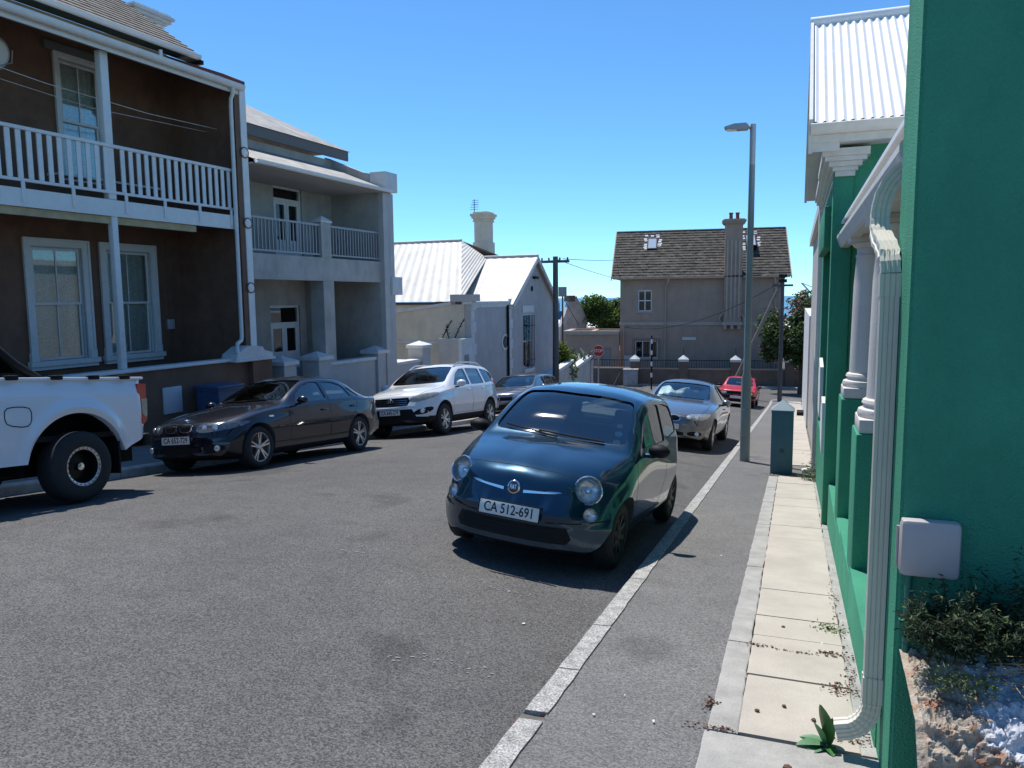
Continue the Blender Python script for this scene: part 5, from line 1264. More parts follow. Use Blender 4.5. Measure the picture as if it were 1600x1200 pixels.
# wing roof (ridge away from the street) and main roof behind
roof_plane('wing_roof', (20.15, -.2, 1.36), (20.15, 3.4, 1.36), (22.98, 3.4, 3.38), (22.98, -.2, 3.38), M_ROOFW, 30, H3)
roof_plane('wing_roof', (25.75, -.2, 1.36), (25.75, 3.4, 1.36), (22.98, 3.4, 3.38), (22.98, -.2, 3.38), M_ROOFW, 30, H3)
roof_plane('main_roof', (19.6, 1.8, 1.50), (19.6, 9.5, 1.50), (23.2, 9.5, 4.18), (23.2, 3.55, 4.18), M_ROOFW, 30, H3)
roof_plane('main_roof', (23.2, 3.55, 4.18), (19.6, 1.8, 1.50), (22.98, 2.2, 3.36), (23.2, 3.4, 4.1), M_ROOFW, 30, H3)
mesh_obj('main_roof_hip', [(23.2, 3.55, 4.18), (23.2, 9.5, 4.18), (27, 9.5, 1.5), (27, 1.2, 1.5), (22.98, 1.2, 3.30)], [(0, 1, 2, 3), (0, 3, 4)], mat('grey_iron', (.34, .33, .32), .6, var=.2), H3)
tube('ridge_cap', M_ROOFW, [(23.2, 3.55, 4.20), (23.2, 9.5, 4.20)], .06, H3, 8); tube('ridge_cap', M_ROOFW, [(22.98, -.2, 3.40), (22.98, 3.3, 3.40)], .06, H3, 8)
box('side_wall_upper', M_OLIVE, 19.65, 19.9, .3, 9.5, -2, 1.46, H3)
box('dark_eave', mat('dark_gutter', (.06, .05, .045), .7), 19.5, 19.62, 1.8, 9.5, 1.38, 1.48, H3)
chm = box('chimney', M_OLIVE, 24.0, 24.75, 2.62, 3.38, 2.4, 4.15, H3); box('chimney_stack', M_OLIVE, 24.05, 24.7, 2.68, 3.32, 4.152, 5.06, chm)
for e, z0, z1 in ((.05, 4.982, 5.04), (.03, 5.042, 5.12), (.09, 5.122, 5.22), (.14, 5.222, 5.34), (.04, 5.342, 5.42)): box('chimney_cornice', M_OLIVE, 24.05-e, 24.7+e, 2.68-e, 3.32+e, z0+.08, z1+.08, chm)
tube('aerial_mast', M_TRIM, [(24.3, 3.42, 3.9), (24.3, 3.42, 6.1)], .018, H3, 6)
for k in range(5): tube('aerial_rod', M_TRIM, [(24.3, 3.2, 5.65+.1*k), (24.3, 3.64-.03*k, 5.65+.1*k)], .010, H3, 5)
tube('aerial_boom', M_TRIM, [(24.0, 3.42, 5.82), (24.6, 3.42, 5.9)], .010, H3, 5)
# olive side wall stepping down from the street
SW = left_empty('side_wall', 'olive cream yard wall with sloping white coping beside the white roof', 'wall')
prism('wall_body', M_OLIVE, [(.26, zg), (.26, 1.40), (.8, 1.40), (3.3, 1.08), (8, .5), (8, zg)], 'x', 16.80, 17.05, SW)
prism('sloping_coping', M_CAP, [(.78, 1.402), (.78, 1.50), (3.3, 1.18), (8, .6), (8, .5), (3.3, 1.08)], 'x', 16.74, 17.10, SW)
box('end_block', M_GREYL, 16.7, 17.15, -.2, .78, 1.51, 1.76, SW); box('white_band', M_CAP, 16.74, 16.80, 1.08, 8, .0, .07, SW)
box('front_block', M_GREYL, 16.3, 16.79, .04, 1.07, zg, .20, SW); box('front_block_face', M_CAP, 15.85, 16.80, -.08, .038, zg, .22, SW)
box('post_box_slot', mat('slot_grey', (.25, .26, .27), .7), 16.05, 16.4, -.09, -.08, -.75, -.35, SW)
# security spikes: two toothed iron arms on top of the block
for a, b in (((16.4, .95, .22), (16.45, .60, .85)), ((16.4, .45, .22), (16.45, .10, .90)), ((16.4, .40, .22), (16.42, .72, .78)) if False else ((16.4, .70, .22), (16.45, .80, .7))):
    sp_ = left_empty('wall_spike', 'toothed black iron security spike on the yard wall', 'spike', 'iron spikes on the yard wall')
    A = Vector(a); B = Vector(b); tube('spike_arm', M_TRIM, [A, A.lerp(B, .5)+Vector((0, .03, 0)), B], .02, sp_, 6)
    for k in range(6):
        p = A.lerp(B, .15+.14*k); tube('tooth', M_TRIM, [p, p+Vector((0, .10*(-1)**k, .06))], [.016, .004], sp_, 5)
# ================================================================== right side: green house
M_GREEN = mat('green_plaster', (.042, .285, .165), .8, stain=.16, var=.14, vscale=1.6, bump=.9, bscale=120, speck=.06, sscale=240)
M_TRIMW = mat('off_white_trim', (.60, .59, .55), .6, var=.10, vscale=6, bump=.1, bscale=60)
M_COLW = mat('column_paint', (.62, .58, .54), .7, var=.08, vscale=5, bump=.25, bscale=90)
M_ROOFR = mat('bright_white_roof', (.80, .79, .78), .5, var=.05, vscale=2)
M_PIPE = mat('painted_downpipe', (.62, .58, .49), .45, var=.06, vscale=5)
GH = empty('green_house', (0, 0, 0), 0, 'green plastered house with white columns and white iron gable roof', 'house')
# near wing wall: street face x=.375, near face y=3.04
wing = bmesh.new()
vv = [wing.verts.new(v) for v in boxv(.375, 5.5, 3.04, 3.46, -1.0, 5.2)]
for f in BOXF: wing.faces.new([vv[i] for i in f])
bmesh.ops.bevel(wing, geom=[e for e in wing.edges if abs(e.verts[0].co.x-.375) < .01 and abs(e.verts[1].co.x-.375) < .01 and abs(e.verts[0].co.z-e.verts[1].co.z) > 1], offset=.012, segments=3, affect='EDGES')
bm_obj('wing_wall', wing, M_GREEN, GH, True, 30)
# verandah plinth wall with stepped ledges
def plinth(y0, y1, zt, x1=.72): return box('plinth_wall', M_GREEN, .368, x1, y0, y1, -2.2, zt, GH, .012)
plinth(3.46, 4.05, -.06); plinth(4.055, 5.28, -.13); plinth(5.285, 6.35, -.20); plinth(6.355, 6.95, -.27); plinth(6.955, 8.6, -.36)
for y0, y1 in ((5.22, 5.62), (6.98, 7.38)):
    zt = .745; pd = box('pedestal', M_GREEN, .375, .77, y0, y1, -.5, zt, GH, .012); cx_, cy_ = .575, (y0+y1)/2
    col = lathe('column', M_COLW, [(.135, .95), (.132, 1.2), (.125, 1.7), (.112, 1.92), (.118, 1.93), (.118, 1.945), (.108, 1.955), (.11, 2.0)], (cx_, cy_, 0), GH, 32)
    box('column_plinth', M_COLW, cx_-.185, cx_+.185, cy_-.185, cy_+.185, zt+.002, zt+.09, col, .008)
    lathe('column_base', M_COLW, [(.18, zt+.091), (.188, zt+.115), (.18, zt+.14), (.155, zt+.15), (.15, zt+.165), (.162, zt+.18), (.155, zt+.2), (.137, zt+.21)], (cx_, cy_, 0), col, 32)
    lathe('capital', M_COLW, [(.11, 2.0), (.14, 2.02), (.15, 2.04), (.15, 2.05)], (cx_, cy_, 0), col, 28); box('abacus', M_COLW, cx_-.17, cx_+.17, cy_-.17, cy_+.17, 2.052, 2.11, col)
# entablature above the columns, verandah roof and gutter
box('veranda_beam', M_TRIMW, .48, .74, 3.461, 8.6, 2.112, 2.32, GH)
box('veranda_ceiling', mat('veranda_ceiling', (.55, .54, .51), .7), .741, 2.4, 3.461, 8.6, 2.26, 2.30, GH)
box('veranda_back_wall', M_TRIMW, 2.2, 2.4, 3.461, 8.6, -1.0, 2.258, GH)
mesh_obj('veranda_roof', [(.40, 3.461, 2.325), (2.6, 3.461, 2.68), (2.6, 8.6, 2.68), (.40, 8.6, 2.325), (.40, 3.461, 2.35), (2.6, 3.461, 2.71), (2.6, 8.6, 2.71), (.40, 8.6, 2.35)], BOXF, M_ROOFR, GH)
gp_ = [(0, 0), (0, .12), (-.012, .135), (-.10, .135), (-.112, .12), (-.112, .09), (-.098, .06), (-.085, .02), (-.07, 0)]
sweep('veranda_gutter', M_TRIMW, gp_, [((.475, y_, 2.09), (1, 0, 0), (0, 0, 1)) for y_ in (3.461, 8.65)], GH)
# square ribbed downpipe with swan neck and shoe
def ribbed(pts, hx, hy, name, parent, pleat=None):
    pts = [Vector(p) for p in pts]; v = []; f = []
    base = [(-1, -1), (-.62, -1), (-.55, -.86), (-.40, -.86), (-.33, -1), (-.08, -1), (-.01, -.86), (.10, -.86), (.17, -1), (.42, -1), (.49, -.86), (.6, -.86), (.67, -1), (1, -1), (1, -.4), (.88, -.3), (.88, .3), (1, .4), (1, 1), (-1, 1), (-1, .4), (-.88, .3), (-.88, -.3), (-1, -.4)]
    n = len(base)
    for i, p in enumerate(pts):
        a = pts[max(0, i-1)]; b = pts[min(len(pts)-1, i+1)]; t = (b-a).normalized()
        Yv = Vector((0, 1, 0)) if abs(t.y) < .6 else Vector((0, 0, 1)); 
        Xv = Yv.cross(t).normalized(); 
        if Xv.x < 0: Xv = -Xv
        Yv = t.cross(Xv).normalized()
        if Yv.y < 0 and abs(t.y) < .6: Yv = -Yv
        k = 1 if pleat is None or not pleat[i] else .93
        for a_, b_ in base: v.append(p + Xv*a_*hx*k + Yv*b_*hy*k)
    for i in range(len(pts)-1):
        for q in range(n): f.append((i*n+q, i*n+(q+1) % n, (i+1)*n+(q+1) % n, (i+1)*n+q))
    f.append(tuple(range(n))[::-1]); f.append(tuple((len(pts)-1)*n+q for q in range(n)))
    return fix_normals(mesh_obj(name, v, f, M_PIPE, parent))
DP = empty('downpipe', (.338, 3.34, slope(3.4)), 0, 'pale ribbed square downpipe beside the green wing wall', 'downpipe')
dpx, dpy = 0.0, 0.0; z0 = -slope(3.4)
ribbed([(0, 0, .26), (0, 0, 1.0), (0, 0, 1.98+.0)], .034, .027, 'pipe', DP)
ribbed([(0, 0, .265), (0, 0, .375)], .038, .031, 'sleeve', DP); ribbed([(0, 0, 1.93), (0, 0, 2.02)], .038, .031, 'sleeve', DP)
# shoe bending to the pavement
pts = []; pl_ = []
for i in range(13): a = (pi/2)*.86*i/12; pts.append((-.105*(1-cos(a)), 0, .262-.115*sin(a)-.02*i/12)); pl_.append(i % 2 == 1)
L_ = pts[-1]; pts.append((L_[0]-.05, 0, L_[2]-.014)); pl_.append(False)
ribbed(pts, .036, .029, 'shoe', DP, pl_)
def bez(p, q, r, n): return [tuple(Vector(p)*(1-t)**2+Vector(q)*2*t*(1-t)+Vector(r)*t*t) for t in [k/n for k in range(n+1)]]
A_ = bez((0, 0, 2.02), (0, 0, 2.10), (-.022, .13, 2.16), 8); B_ = bez((-.026, .16, 2.18), (-.03, .21, 2.22), (-.024, .215, 2.29), 6); C_ = bez((-.022, .215, 2.30), (-.012, .215, 2.40), (.09, .215, 2.47), 9)
pts = A_+B_+C_+[(.16, .215, 2.51)]; pl_ = [k % 2 == 1 for k in range(len(pts))]
ribbed(pts, .036, .029, 'swan_neck', DP, pl_)
# gabled wing further down the hill
WY = 8.62
def gable_z(y): return 3.32 + (min(y, 20.8-y)-8.4)*.78 if True else 0
wz = 3.12
box('wing_side_wall', M_GREEN, .36, 4.5, WY, WY+.24, -2.2, wz, GH)
wl_ = wall('wing_street_wall', M_GREEN, WY+.241, 12.6, -2.2, wz, .34, .56, [(9.25, 11.9, -.2, 2.5)], GH, 'y')
prism('gable_wall', M_GREEN, [(WY+.0, wz+.001), (10.55, 4.72), (12.6, wz+.001)], 'x', .345, .55, GH)
box('corner_pilaster', M_GREEN, .315, .50, WY-.03, WY+.17, -1.4, 2.84, GH, .006)
for k, (e, z0_, z1_) in enumerate(((.01, 2.80, 2.85), (.035, 2.851, 2.89), (.07, 2.891, 2.94), (.11, 2.941, 2.985), (.135, 2.986, 3.06))):
    box('cornice_step', M_TRIMW, .335-e, .50+e, WY-.06-e*.8, WY+1.6, z0_, z1_, GH)
    box('gable_cornice', M_TRIMW, .335-e*.9, .42, WY+1.601, 12.6, z0_, z1_, GH)
# window bay with white hood and stepped sills
box('bay_head', M_GREEN, .27, .36, 9.6, 12.0, 2.15, 2.62, GH, .01)
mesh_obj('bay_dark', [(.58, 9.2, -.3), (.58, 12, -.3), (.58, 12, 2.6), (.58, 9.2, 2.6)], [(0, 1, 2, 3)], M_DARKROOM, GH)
box('bay_pier', M_GREEN, .345, .62, 9.25, 9.6, -.2, .55, GH); lathe('finial', M_COLW, [(.09, .552), (.1, .58), (.07, .6), (.05, .64), (.06, .68), (.03, .74), (.001, .77)], (.44, 9.42, 0), GH, 20)
prism('white_scroll', M_WHITEW, [(9.1, -.15), (9.15, .42), (9.5, .45), (9.7, .30), (9.62, -.05)], 'x', .30, .339, GH); prism('white_scroll', M_WHITEW, [(10.2, .1), (10.3, .72), (10.8, .80), (11.0, .55), (10.8, .12)], 'x', .30, .339, GH)
box('base_band', M_GREEN, .345, .40, 8.85, 12.65, -2.0, -.75, GH, .01)
# wing roof: ridge across the street direction, corrugated, with barge board and eave gutter
ey, ez, ry, rz = 8.36, 3.30, 10.55, 4.92
def rr_(u, v): return Vector((.10+3.6*u, ey+(ry-ey)*v, ez+(rz-ez)*v)), Vector((0, -.595, .80))
corrugated('wing_roof', M_ROOFR, rr_, 430, 3, .014, .085, 3.6, GH)
mesh_obj('wing_roof_back', [(.1, ry, rz), (3.7, ry, rz), (3.7, 12.8, 3.3), (.1, 12.8, 3.3)], [(0, 1, 2, 3)], M_ROOFR, GH)
tube('ridge_capping', M_ROOFR, [(.06, ry, rz+.02), (3.7, ry, rz+.02)], .06, GH, 10)
prism('barge_board', M_TRIMW, [(ey-.04, ez-.30), (ey-.04, ez+.03), (ry, rz+.05), (12.85, 3.33), (12.85, 3.02), (ry, rz-.24)], 'x', .065, .10, GH)
prism('barge_soffit', M_TRIMW, [(ey, ez-.28), (ey, ez-.2), (ry, rz-.16), (12.8, 3.12), (12.8, 3.04), (ry, rz-.22)], 'x', .101, .35, GH)
box('eave_fascia', M_TRIMW, .101, 3.7, ey-.02, ey+.02, ez-.20, ez-.005, GH); gp2 = [(0, 0), (0, .09), (-.10, .10), (-.115, .09), (-.105, .06), (-.08, .02), (-.06, 0)]
sweep('eave_gutter', M_TRIMW, gp2, [((x_, ey-.022, ez-.125), (0, 1, 0), (0, 0, 1)) for x_ in (.08, 3.7)], GH)
box('eave_soffit', M_TRIMW, .101, 3.7, ey+.021, WY-.001, ez-.20, ez-.17, GH)
# neighbour beyond, brownish, and white pipe
NB = empty('terrace_house', (0, 0, 0), 0, 'pale brown terrace wall beyond the green house', 'house')
box('front_wall', mat('pale_brown_plaster', (.42, .39, .35), .85, var=.15, vscale=2), .40, 5, 12.7, 24, -4, 3.0, NB); box('roof_edge', M_TRIMW, .3, 5, 12.75, 24.1, 3.002, 3.2, NB)
box('second_wall', mat('white_render', (.6, .59, .57), .85, var=.1), .36, 5, 24.2, 38.5, -5, 1.0, NB); tube('downpipe', M_TRIMW, [(.33, 12.95, 2.9), (.33, 12.95, -1.1), (.30, 12.95, -1.16), (.16, 12.95, -1.2)], .05, NB, 8)
box('doorstep', M_TRIM, .12, .39, 30.2, 30.9, slope(30.5)-.1, slope(30.5)+.16, NB)
# meter box on the near wall
MB_ = empty('meter_box', (.46, 3.04, .72), 0, 'grey plastic meter box on the dark green wall', 'box')
M_MB = mat('meter_grey', (.42, .38, .36), .5, var=.06, vscale=6)
box('lid', M_MB, -.09, .105, -.075, -.022, -.105, .105, MB_, .022); box('back', M_MB, -.082, .098, -.0215, -.001, -.095, .095, MB_, .006)
tube('hinge', M_MB, [(-.093, -.03, -.08), (-.093, -.03, .07)], .006, MB_, 6); tube('cable', mat('green_conduit', (.02, .15, .11), .6), [(-.05, -.02, -.11), (-.05, -.02, -.42)], .012, MB_, 8); box('bracket', MATS['green_conduit'], -.075, -.01, -.028, -.004, -.30, -.285, MB_)
# rubble wall at the corner with shrub and dry grass
from mathutils import noise as nz
def rubble():
    bm = bmesh.new(); bmesh.ops.create_grid(bm, x_segments=230, y_segments=230, size=1)
    for v in bm.verts:
        u, w_ = (v.co.x+1)/2, (v.co.y+1)/2
        x = .392+1.25*u; crest = .27+.07*u
        if w_ < .45: t = w_/.45; yy = 2.12+.49*t; z = -.42+(crest+.42)*t**.9; nrm = Vector((0, -.75, .66))
        else: t = (w_-.45)/.55; yy = 2.61+.43*t; z = crest+.05*t; nrm = Vector((0, -.1, .99))
        p = Vector((x, yy, z)); q = p*1.0
        big = nz.fractal(q*6, 1, 2, 4)*.028
        cell = nz.voronoi(q*22)[0]; d = big + (nz.ridged_multi_fractal(q*9, .9, 2.1, 5, 1.0, 2.0)-1.2)*(.030 if w_ < .5 else .012) + (min(.4, cell[1]-cell[0])-.2)*(.016 if w_ < .5 else .004) + nz.fractal(q*34, .8, 2, 5)*.013 + nz.noise(q*150)*.0035
        if u < .02: d *= .2
        v.co = p + nrm*d
    return bm
def rubble_mat():
    m = bpy.data.materials.new('rubble_stone'); m.use_nodes = True; N = m.node_tree.nodes; K = m.node_tree.links; b = N['Principled BSDF']; b.inputs['Roughness'].default_value = .95
    tc = N.new('ShaderNodeTexCoord')
    def noise(sc, det): n = N.new('ShaderNodeTexNoise'); n.inputs['Scale'].default_value = sc; n.inputs['Detail'].default_value = det; n.inputs['Roughness'].default_value = .7; K.new(tc.outputs['Object'], n.inputs['Vector']); return n.outputs['Fac']
    def ramp(src, *st):
        r = N.new('ShaderNodeValToRGB'); K.new(src, r.inputs[0]); e = r.color_ramp.elements
        while len(e) < len(st): e.new(.5)
        for q, (p, c) in zip(e, st): q.position = p; q.color = (*c, 1)
        return r.outputs[0]
    vo = N.new('ShaderNodeTexVoronoi'); vo.inputs['Scale'].default_value = 24; K.new(tc.outputs['Object'], vo.inputs['Vector']); sp = N.new('ShaderNodeSeparateColor'); K.new(vo.outputs['Color'], sp.inputs[0])
    base = ramp(sp.outputs[0], (.0, (.22, .13, .08)), (.35, (.40, .30, .21)), (.65, (.46, .39, .30)), (.9, (.36, .17, .10)), (1, (.50, .46, .40)))
    mort = ramp(noise(60, 6), (.3, (.28, .21, .15)), (.7, (.50, .44, .36)))
    mx = N.new('ShaderNodeMixRGB'); K.new(ramp(noise(16, 5), (.45, (0, 0, 0)), (.56, (1, 1, 1))), mx.inputs[0]); K.new(base, mx.inputs[1]); K.new(mort, mx.inputs[2])
    # limewash on the upper stones
    sx = N.new('ShaderNodeSeparateXYZ'); K.new(tc.outputs['Object'], sx.inputs[0])
    a = N.new('ShaderNodeMapRange'); K.new(sx.outputs['X'], a.inputs[0]); a.inputs['From Min'].default_value = .47; a.inputs['From Max'].default_value = .68
    n9 = N.new('ShaderNodeMath'); n9.operation = 'MULTIPLY_ADD'; K.new(noise(5, 9), n9.inputs[0]); n9.inputs[1].default_value = 1.9; n9.inputs[2].default_value = -1.0
    add = N.new('ShaderNodeMath'); add.operation = 'ADD'; K.new(a.outputs[0], add.inputs[0]); K.new(n9.outputs[0], add.inputs[1])
    zz = N.new('ShaderNodeMapRange'); K.new(sx.outputs['Z'], zz.inputs[0]); zz.inputs['From Min'].default_value = .16; zz.inputs['From Max'].default_value = .27
    mu = N.new('ShaderNodeMath'); mu.operation = 'MULTIPLY'; K.new(add.outputs[0], mu.inputs[0]); K.new(zz.outputs[0], mu.inputs[1])
    lm = N.new('ShaderNodeMixRGB'); K.new(ramp(mu.outputs[0], (.48, (0, 0, 0)), (.66, (1, 1, 1))), lm.inputs[0]); K.new(mx.outputs[0], lm.inputs[1]); K.new(ramp(noise(40, 5), (.3, (.42, .43, .46)), (.65, (.66, .67, .70))), lm.inputs[2])
    K.new(lm.outputs[0], b.inputs['Base Color'])
    bp = N.new('ShaderNodeBump'); bp.inputs['Strength'].default_value = .8; bp.inputs['Distance'].default_value = .008; K.new(noise(90, 5), bp.inputs['Height']); K.new(bp.outputs[0], b.inputs['Normal'])
    return m
RW = empty('rubble_wall', (0, 0, 0), 0, 'broken brick and stone wall stump with limewash at the green wall', 'wall')
bm_obj('stonework', rubble(), rubble_mat(), RW, False)
def lump(name, m, c, r, seed, parent, amp=.35, sub=3):
    bm = bmesh.new(); bmesh.ops.create_icosphere(bm, subdivisions=sub, radius=1)
    for v in bm.verts:
        d = 1 + amp*nz.fractal(v.co*1.6+Vector((seed, 0, 0)), 1, 2, 4); v.co = Vector((v.co.x*r[0]*d+c[0], v.co.y*r[1]*d+c[1], v.co.z*r[2]*d+c[2]))
    return bm_obj(name, bm, m, parent)
rs = random.Random(3)
for i in range(34):
    x = rs.uniform(.41, 1.1); t = rs.random(); z = rs.uniform(-.3, .2+.1*(x-.39)/1.25); lump('stone', mat('stone_%d' % (i % 4), [(.30, .22, .15), (.38, .33, .27), (.22, .11, .07), (.33, .14, .08)][i % 4], .95, var=.3, vscale=40, bump=.7, bscale=90), (x, 2.12+.49*max(0, min(1, (z+.42)/(.69+.07*(x-.39)/1.25)))**1.1-.004, z), (rs.uniform(.010, .03), rs.uniform(.012, .02), rs.uniform(.008, .022)), i, RW, .6, 2)
# juniper shrub
SH = empty('juniper_shrub', (.8, 2.95, .47), 0, 'dark juniper shrub spilling over the rubble wall', 'shrub')
M_JUN = mat('juniper_green', (.036, .062, .024), .7, var=.5, vscale=9, island=.5, leafy=.25); M_JUN2 = mat('juniper_tip', (.10, .13, .035), .7, var=.4, vscale=9)
rj = random.Random(21); tips = []; mid = []; stems = MB()
for i in range(620):
    bx_ = rj.uniform(.44, 1.75); base = Vector((bx_, rj.uniform(2.84, 3.0), .40+rj.uniform(-.03, .06)))
    top = .56+.20*max(0, min(.5, bx_-.44))+rj.uniform(-.05, .05)
    tip = Vector((bx_+rj.uniform(-.10, .08), rj.uniform(2.66, 2.99), .40+(top-.40)*rj.uniform(.35, 1.15)))
    if bx_ > .70 and rj.random() < .22: tip.z += rj.uniform(.03, .16)
    for k in range(58):
        t = rj.uniform(.05, 1); p = base.lerp(tip, t)+Vector((rj.gauss(0, .011), rj.gauss(0, .011), rj.gauss(0, .010)))
        (tips if (t > .93 and rj.random() < .22) else mid).append(p-Vector((.8, 2.95, .47)))
    if i % 4 == 0:
        v, f = tube_geo([base-Vector((.8, 2.95, .47)), tip-Vector((.8, 2.95, .47))], [.005, .002], 4); stems.add(v, f)
for i in range(26):
    base = Vector((rj.uniform(.45, .62), 2.74, .38)); 
    for k in range(14): tips.append(base+Vector((rj.gauss(0, .03), rj.gauss(-.05, .03), rj.gauss(.0, .02)))-Vector((.8, 2.95, .47)))
stems.build('stems', mat('twig_brown', (.07, .05, .035), .9), SH); leaves('foliage', M_JUN, mid, .025, rj, SH, 0, .26); leaves('young_tips', M_JUN2, tips, .016, rj, SH, 0, .42)['kind'] = 'stuff'
GR = empty('dry_grass', (.9, 2.7, .42), 0, 'tuft of dry straw grass on the limewashed stones', 'grass')
gb = MB()
for i in range(90):
    x = rj.uniform(.62, 1.25); p = Vector((x-.9, rj.uniform(-.08, .12), rj.uniform(-.02, .06))); q = p+Vector((rj.uniform(-.16, .05), rj.uniform(-.12, .02), rj.uniform(-.03, .08))); s_ = Vector((.0015, 0, .0015))
    gb.add([p-s_, p+s_, q], [(0, 1, 2)])
o = gb.build('grass_blades', mat('straw', (.34, .27, .14), .9, var=.3), GR); o['kind'] = 'stuff'
# broad-leaved weed at the shoe of the downpipe
WD = empty('weed_plant', (.175, 3.40, slope(3.40)), 0, 'green broad-leaved weed growing by the downpipe shoe', 'plant')
M_WEED = mat('weed_leaf', (.035, .13, .025), .5, var=.3, vscale=20); M_WEED2 = mat('weed_leaf_pale', (.10, .22, .10), .5, var=.2, vscale=20)
def leaf(parent, m, base, dir_, L_, W_, bend, n=8):
    base = Vector(base); d = Vector(dir_).normalized(); side = d.cross(Vector((0, 0, 1)))
    if side.length < .1: side = Vector((1, 0, 0))
    side.normalize(); upv = side.cross(d); v = []; f = []
    for i in range(n+1):
        t = i/n; c_ = base + d*L_*t - Vector((0, 0, 1))*bend*t*t*L_; w_ = W_*sin(pi*min(1, t*.92+.06))**.8
        v += [c_-side*w_*.5+upv*w_*.18, c_, c_+side*w_*.5+upv*w_*.18]
    for i in range(n): f += [(3*i, 3*i+1, 3*i+4, 3*i+3), (3*i+1, 3*i+2, 3*i+5, 3*i+4)]
    return mesh_obj('leaf', v, f, m, parent, True)
for d_, L_, W_, b_, m_ in (((-.18, -.15, 1), .145, .062, .05, M_WEED), ((.12, -.2, 1), .11, .05, .1, M_WEED), ((-.9, -.4, .35), .10, .038, .25, M_WEED2), ((-.7, -.8, .2), .09, .04, .2, M_WEED2), ((-1, .2, .3), .08, .03, .3, M_WEED2), ((.2, -.9, .4), .07, .035, .3, M_WEED), ((-.3, -.3, .9), .10, .035, .1, M_WEED2)): leaf(WD, m_, (rj.uniform(-.012, .012), rj.uniform(-.012, .012), .005), d_, L_*1.45, W_*1.45, b_)
# small creeping weeds at the wall foot
for (wx, wy, n, r_) in ((.26, 5.0, 160, .05), (.30, 12.1, 380, .09)):
    pts = [(rj.gauss(0, r_), rj.gauss(0, r_*.8), abs(rj.gauss(0, r_*.35 if wy < 8 else r_*1.6))) for i in range(n)]
    w_ = empty('wall_weed', (wx, wy, slope(wy)), 0, 'small green weed in the paving joint at the green wall foot' if wy < 8 else 'leafy weed growing up the far foot of the green wall', 'weed', 'weeds along the green wall'); leaves('weed_leaves', mat('creeper', (.12, .17, .05), .7, var=.4), pts, .018 if wy < 8 else .035, rj, w_, .3, .6)
# ================================================================== bollard and lamp posts
BO = empty('bollard', (-.155, 12.78, slope(12.78)), 0, 'square blue-grey masonry bollard with pyramid top on the footpath', 'bollard')
M_BOL = mat('blue_grey_paint', (.062, .14, .175), .7, var=.12, vscale=4, bump=.3, bscale=90)
box('shaft', M_BOL, -.165, .165, -.165, .165, -.1, 1.02, BO, .008); pyramid(BO, -.165, .165, -.165, .165, 1.021, .15, .012, .012, 'pyramid_top', mat('bollard_top', (.22, .29, .33), .7, var=.1))
box('tile', mat('dark_tile', (.03, .06, .08), .6), -.03, .035, -.169, -.164, .36, .43, BO)
LP = empty('street_lamp', (-.80, 14.2, slope(14.2)), 0, 'tall grey-green steel lamp post with LED head beside the footpath', 'lamp')
M_LAMP = mat('lamp_steel', (.20, .245, .235), .5, .3, var=.18, vscale=4, streak=True)
v, f = tube_geo([(0, 0, -.1), (0, 0, 1.50), (.005, 0, 1.62), (.01, 0, 4.9), (.01, 0, 5.86)], [.088, .086, .062, .052, .045], 12); mesh_obj('column', v, f, M_LAMP, LP, True, 40)
tube('top_sleeve', mat('galvanised', (.36, .37, .38), .45, .6), [(.01, 0, 5.2), (.01, 0, 5.88)], .05, LP, 12); tube('head_arm', MATS['galvanised'], [(.01, 0, 5.82), (-.14, 0, 5.85)], .03, LP, 8)
hd = prism('lamp_head', mat('lamp_head_grey', (.30, .31, .33), .45, .4), [(-.46, 5.83), (-.46, 5.86), (-.30, 5.90), (-.10, 5.90), (-.06, 5.86), (-.08, 5.80), (-.24, 5.80)], 'y', -.10, .10, LP); box('led_panel', M_STICK, -.42, -.26, -.07, .07, 5.80, 5.822, LP)
box('access_door', M_LAMP, -.05, .05, -.104, -.09, .45, .95, LP, .004)
# ================================================================== end of the street
def wood(name='weathered_pole', c=(.11, .105, .10)): return mat(name, c, .85, var=.3, vscale=6, streak=True, bump=.4, bscale=50)
# utility pole in front of the cottage
UP = empty('utility_pole', lw(23.6, -.75, gz_left(lw(23.6).y)-.1), LRZ, 'grey wooden utility pole with short crossarm at the cottage gable', 'pole')
tube('pole', wood(), [(0, 0, 0), (0, 0, 6.55)], [.155, .11], UP, 12); hz = 6.28
box('crossarm', wood(), -.05, .05, -.62, .70, hz, hz+.11, UP)
for s in (-.55, -.2, .3, .62): lathe('insulator', mat('dark_porcelain', (.05, .03, .025), .3), [(.02, hz+.11), (.045, hz+.13), (.03, hz+.17), (.045, hz+.19), (.02, hz+.23)], (0, s, 0), UP, 10)
# tan house
TA = radians(7.3); TO = (-7.5, 53.5, 0.)
def tw_(s, d, z): return Vector((TO[0]+cos(TA)*s-sin(TA)*d, TO[1]+sin(TA)*s+cos(TA)*d, z))
TH = empty('tan_house', TO, TA, 'tan two-storey house with dark tiled roof and tall chimney', 'house')
M_TAN = mat('tan_plaster', (.38, .275, .21), .88, stain=.10, var=.12, vscale=1.2, bump=.2, bscale=40); M_TANT = mat('tan_trim', (.42, .35, .29), .85, var=.1)
M_TILE = mat('lichen_tiles', (.115, .098, .078), .9, col2=(.035, .03, .025), vscale=3.0, detail=9, speck=.3, sscale=30, island=.35)
wall('front_wall', M_TAN, -4.05, 6.65, -4.9, 2.95, 0, .3, [(-2.82, -1.88, .60, 2.06), (-3.0, -1.45, -2.64, -1.44)], TH)
box('side_wall', M_TAN, 6.35, 6.65, .301, 7, -4.9, 2.95, TH); box('side_wall', M_TAN, -4.05, -3.75, .301, 7, -4.9, 2.95, TH)
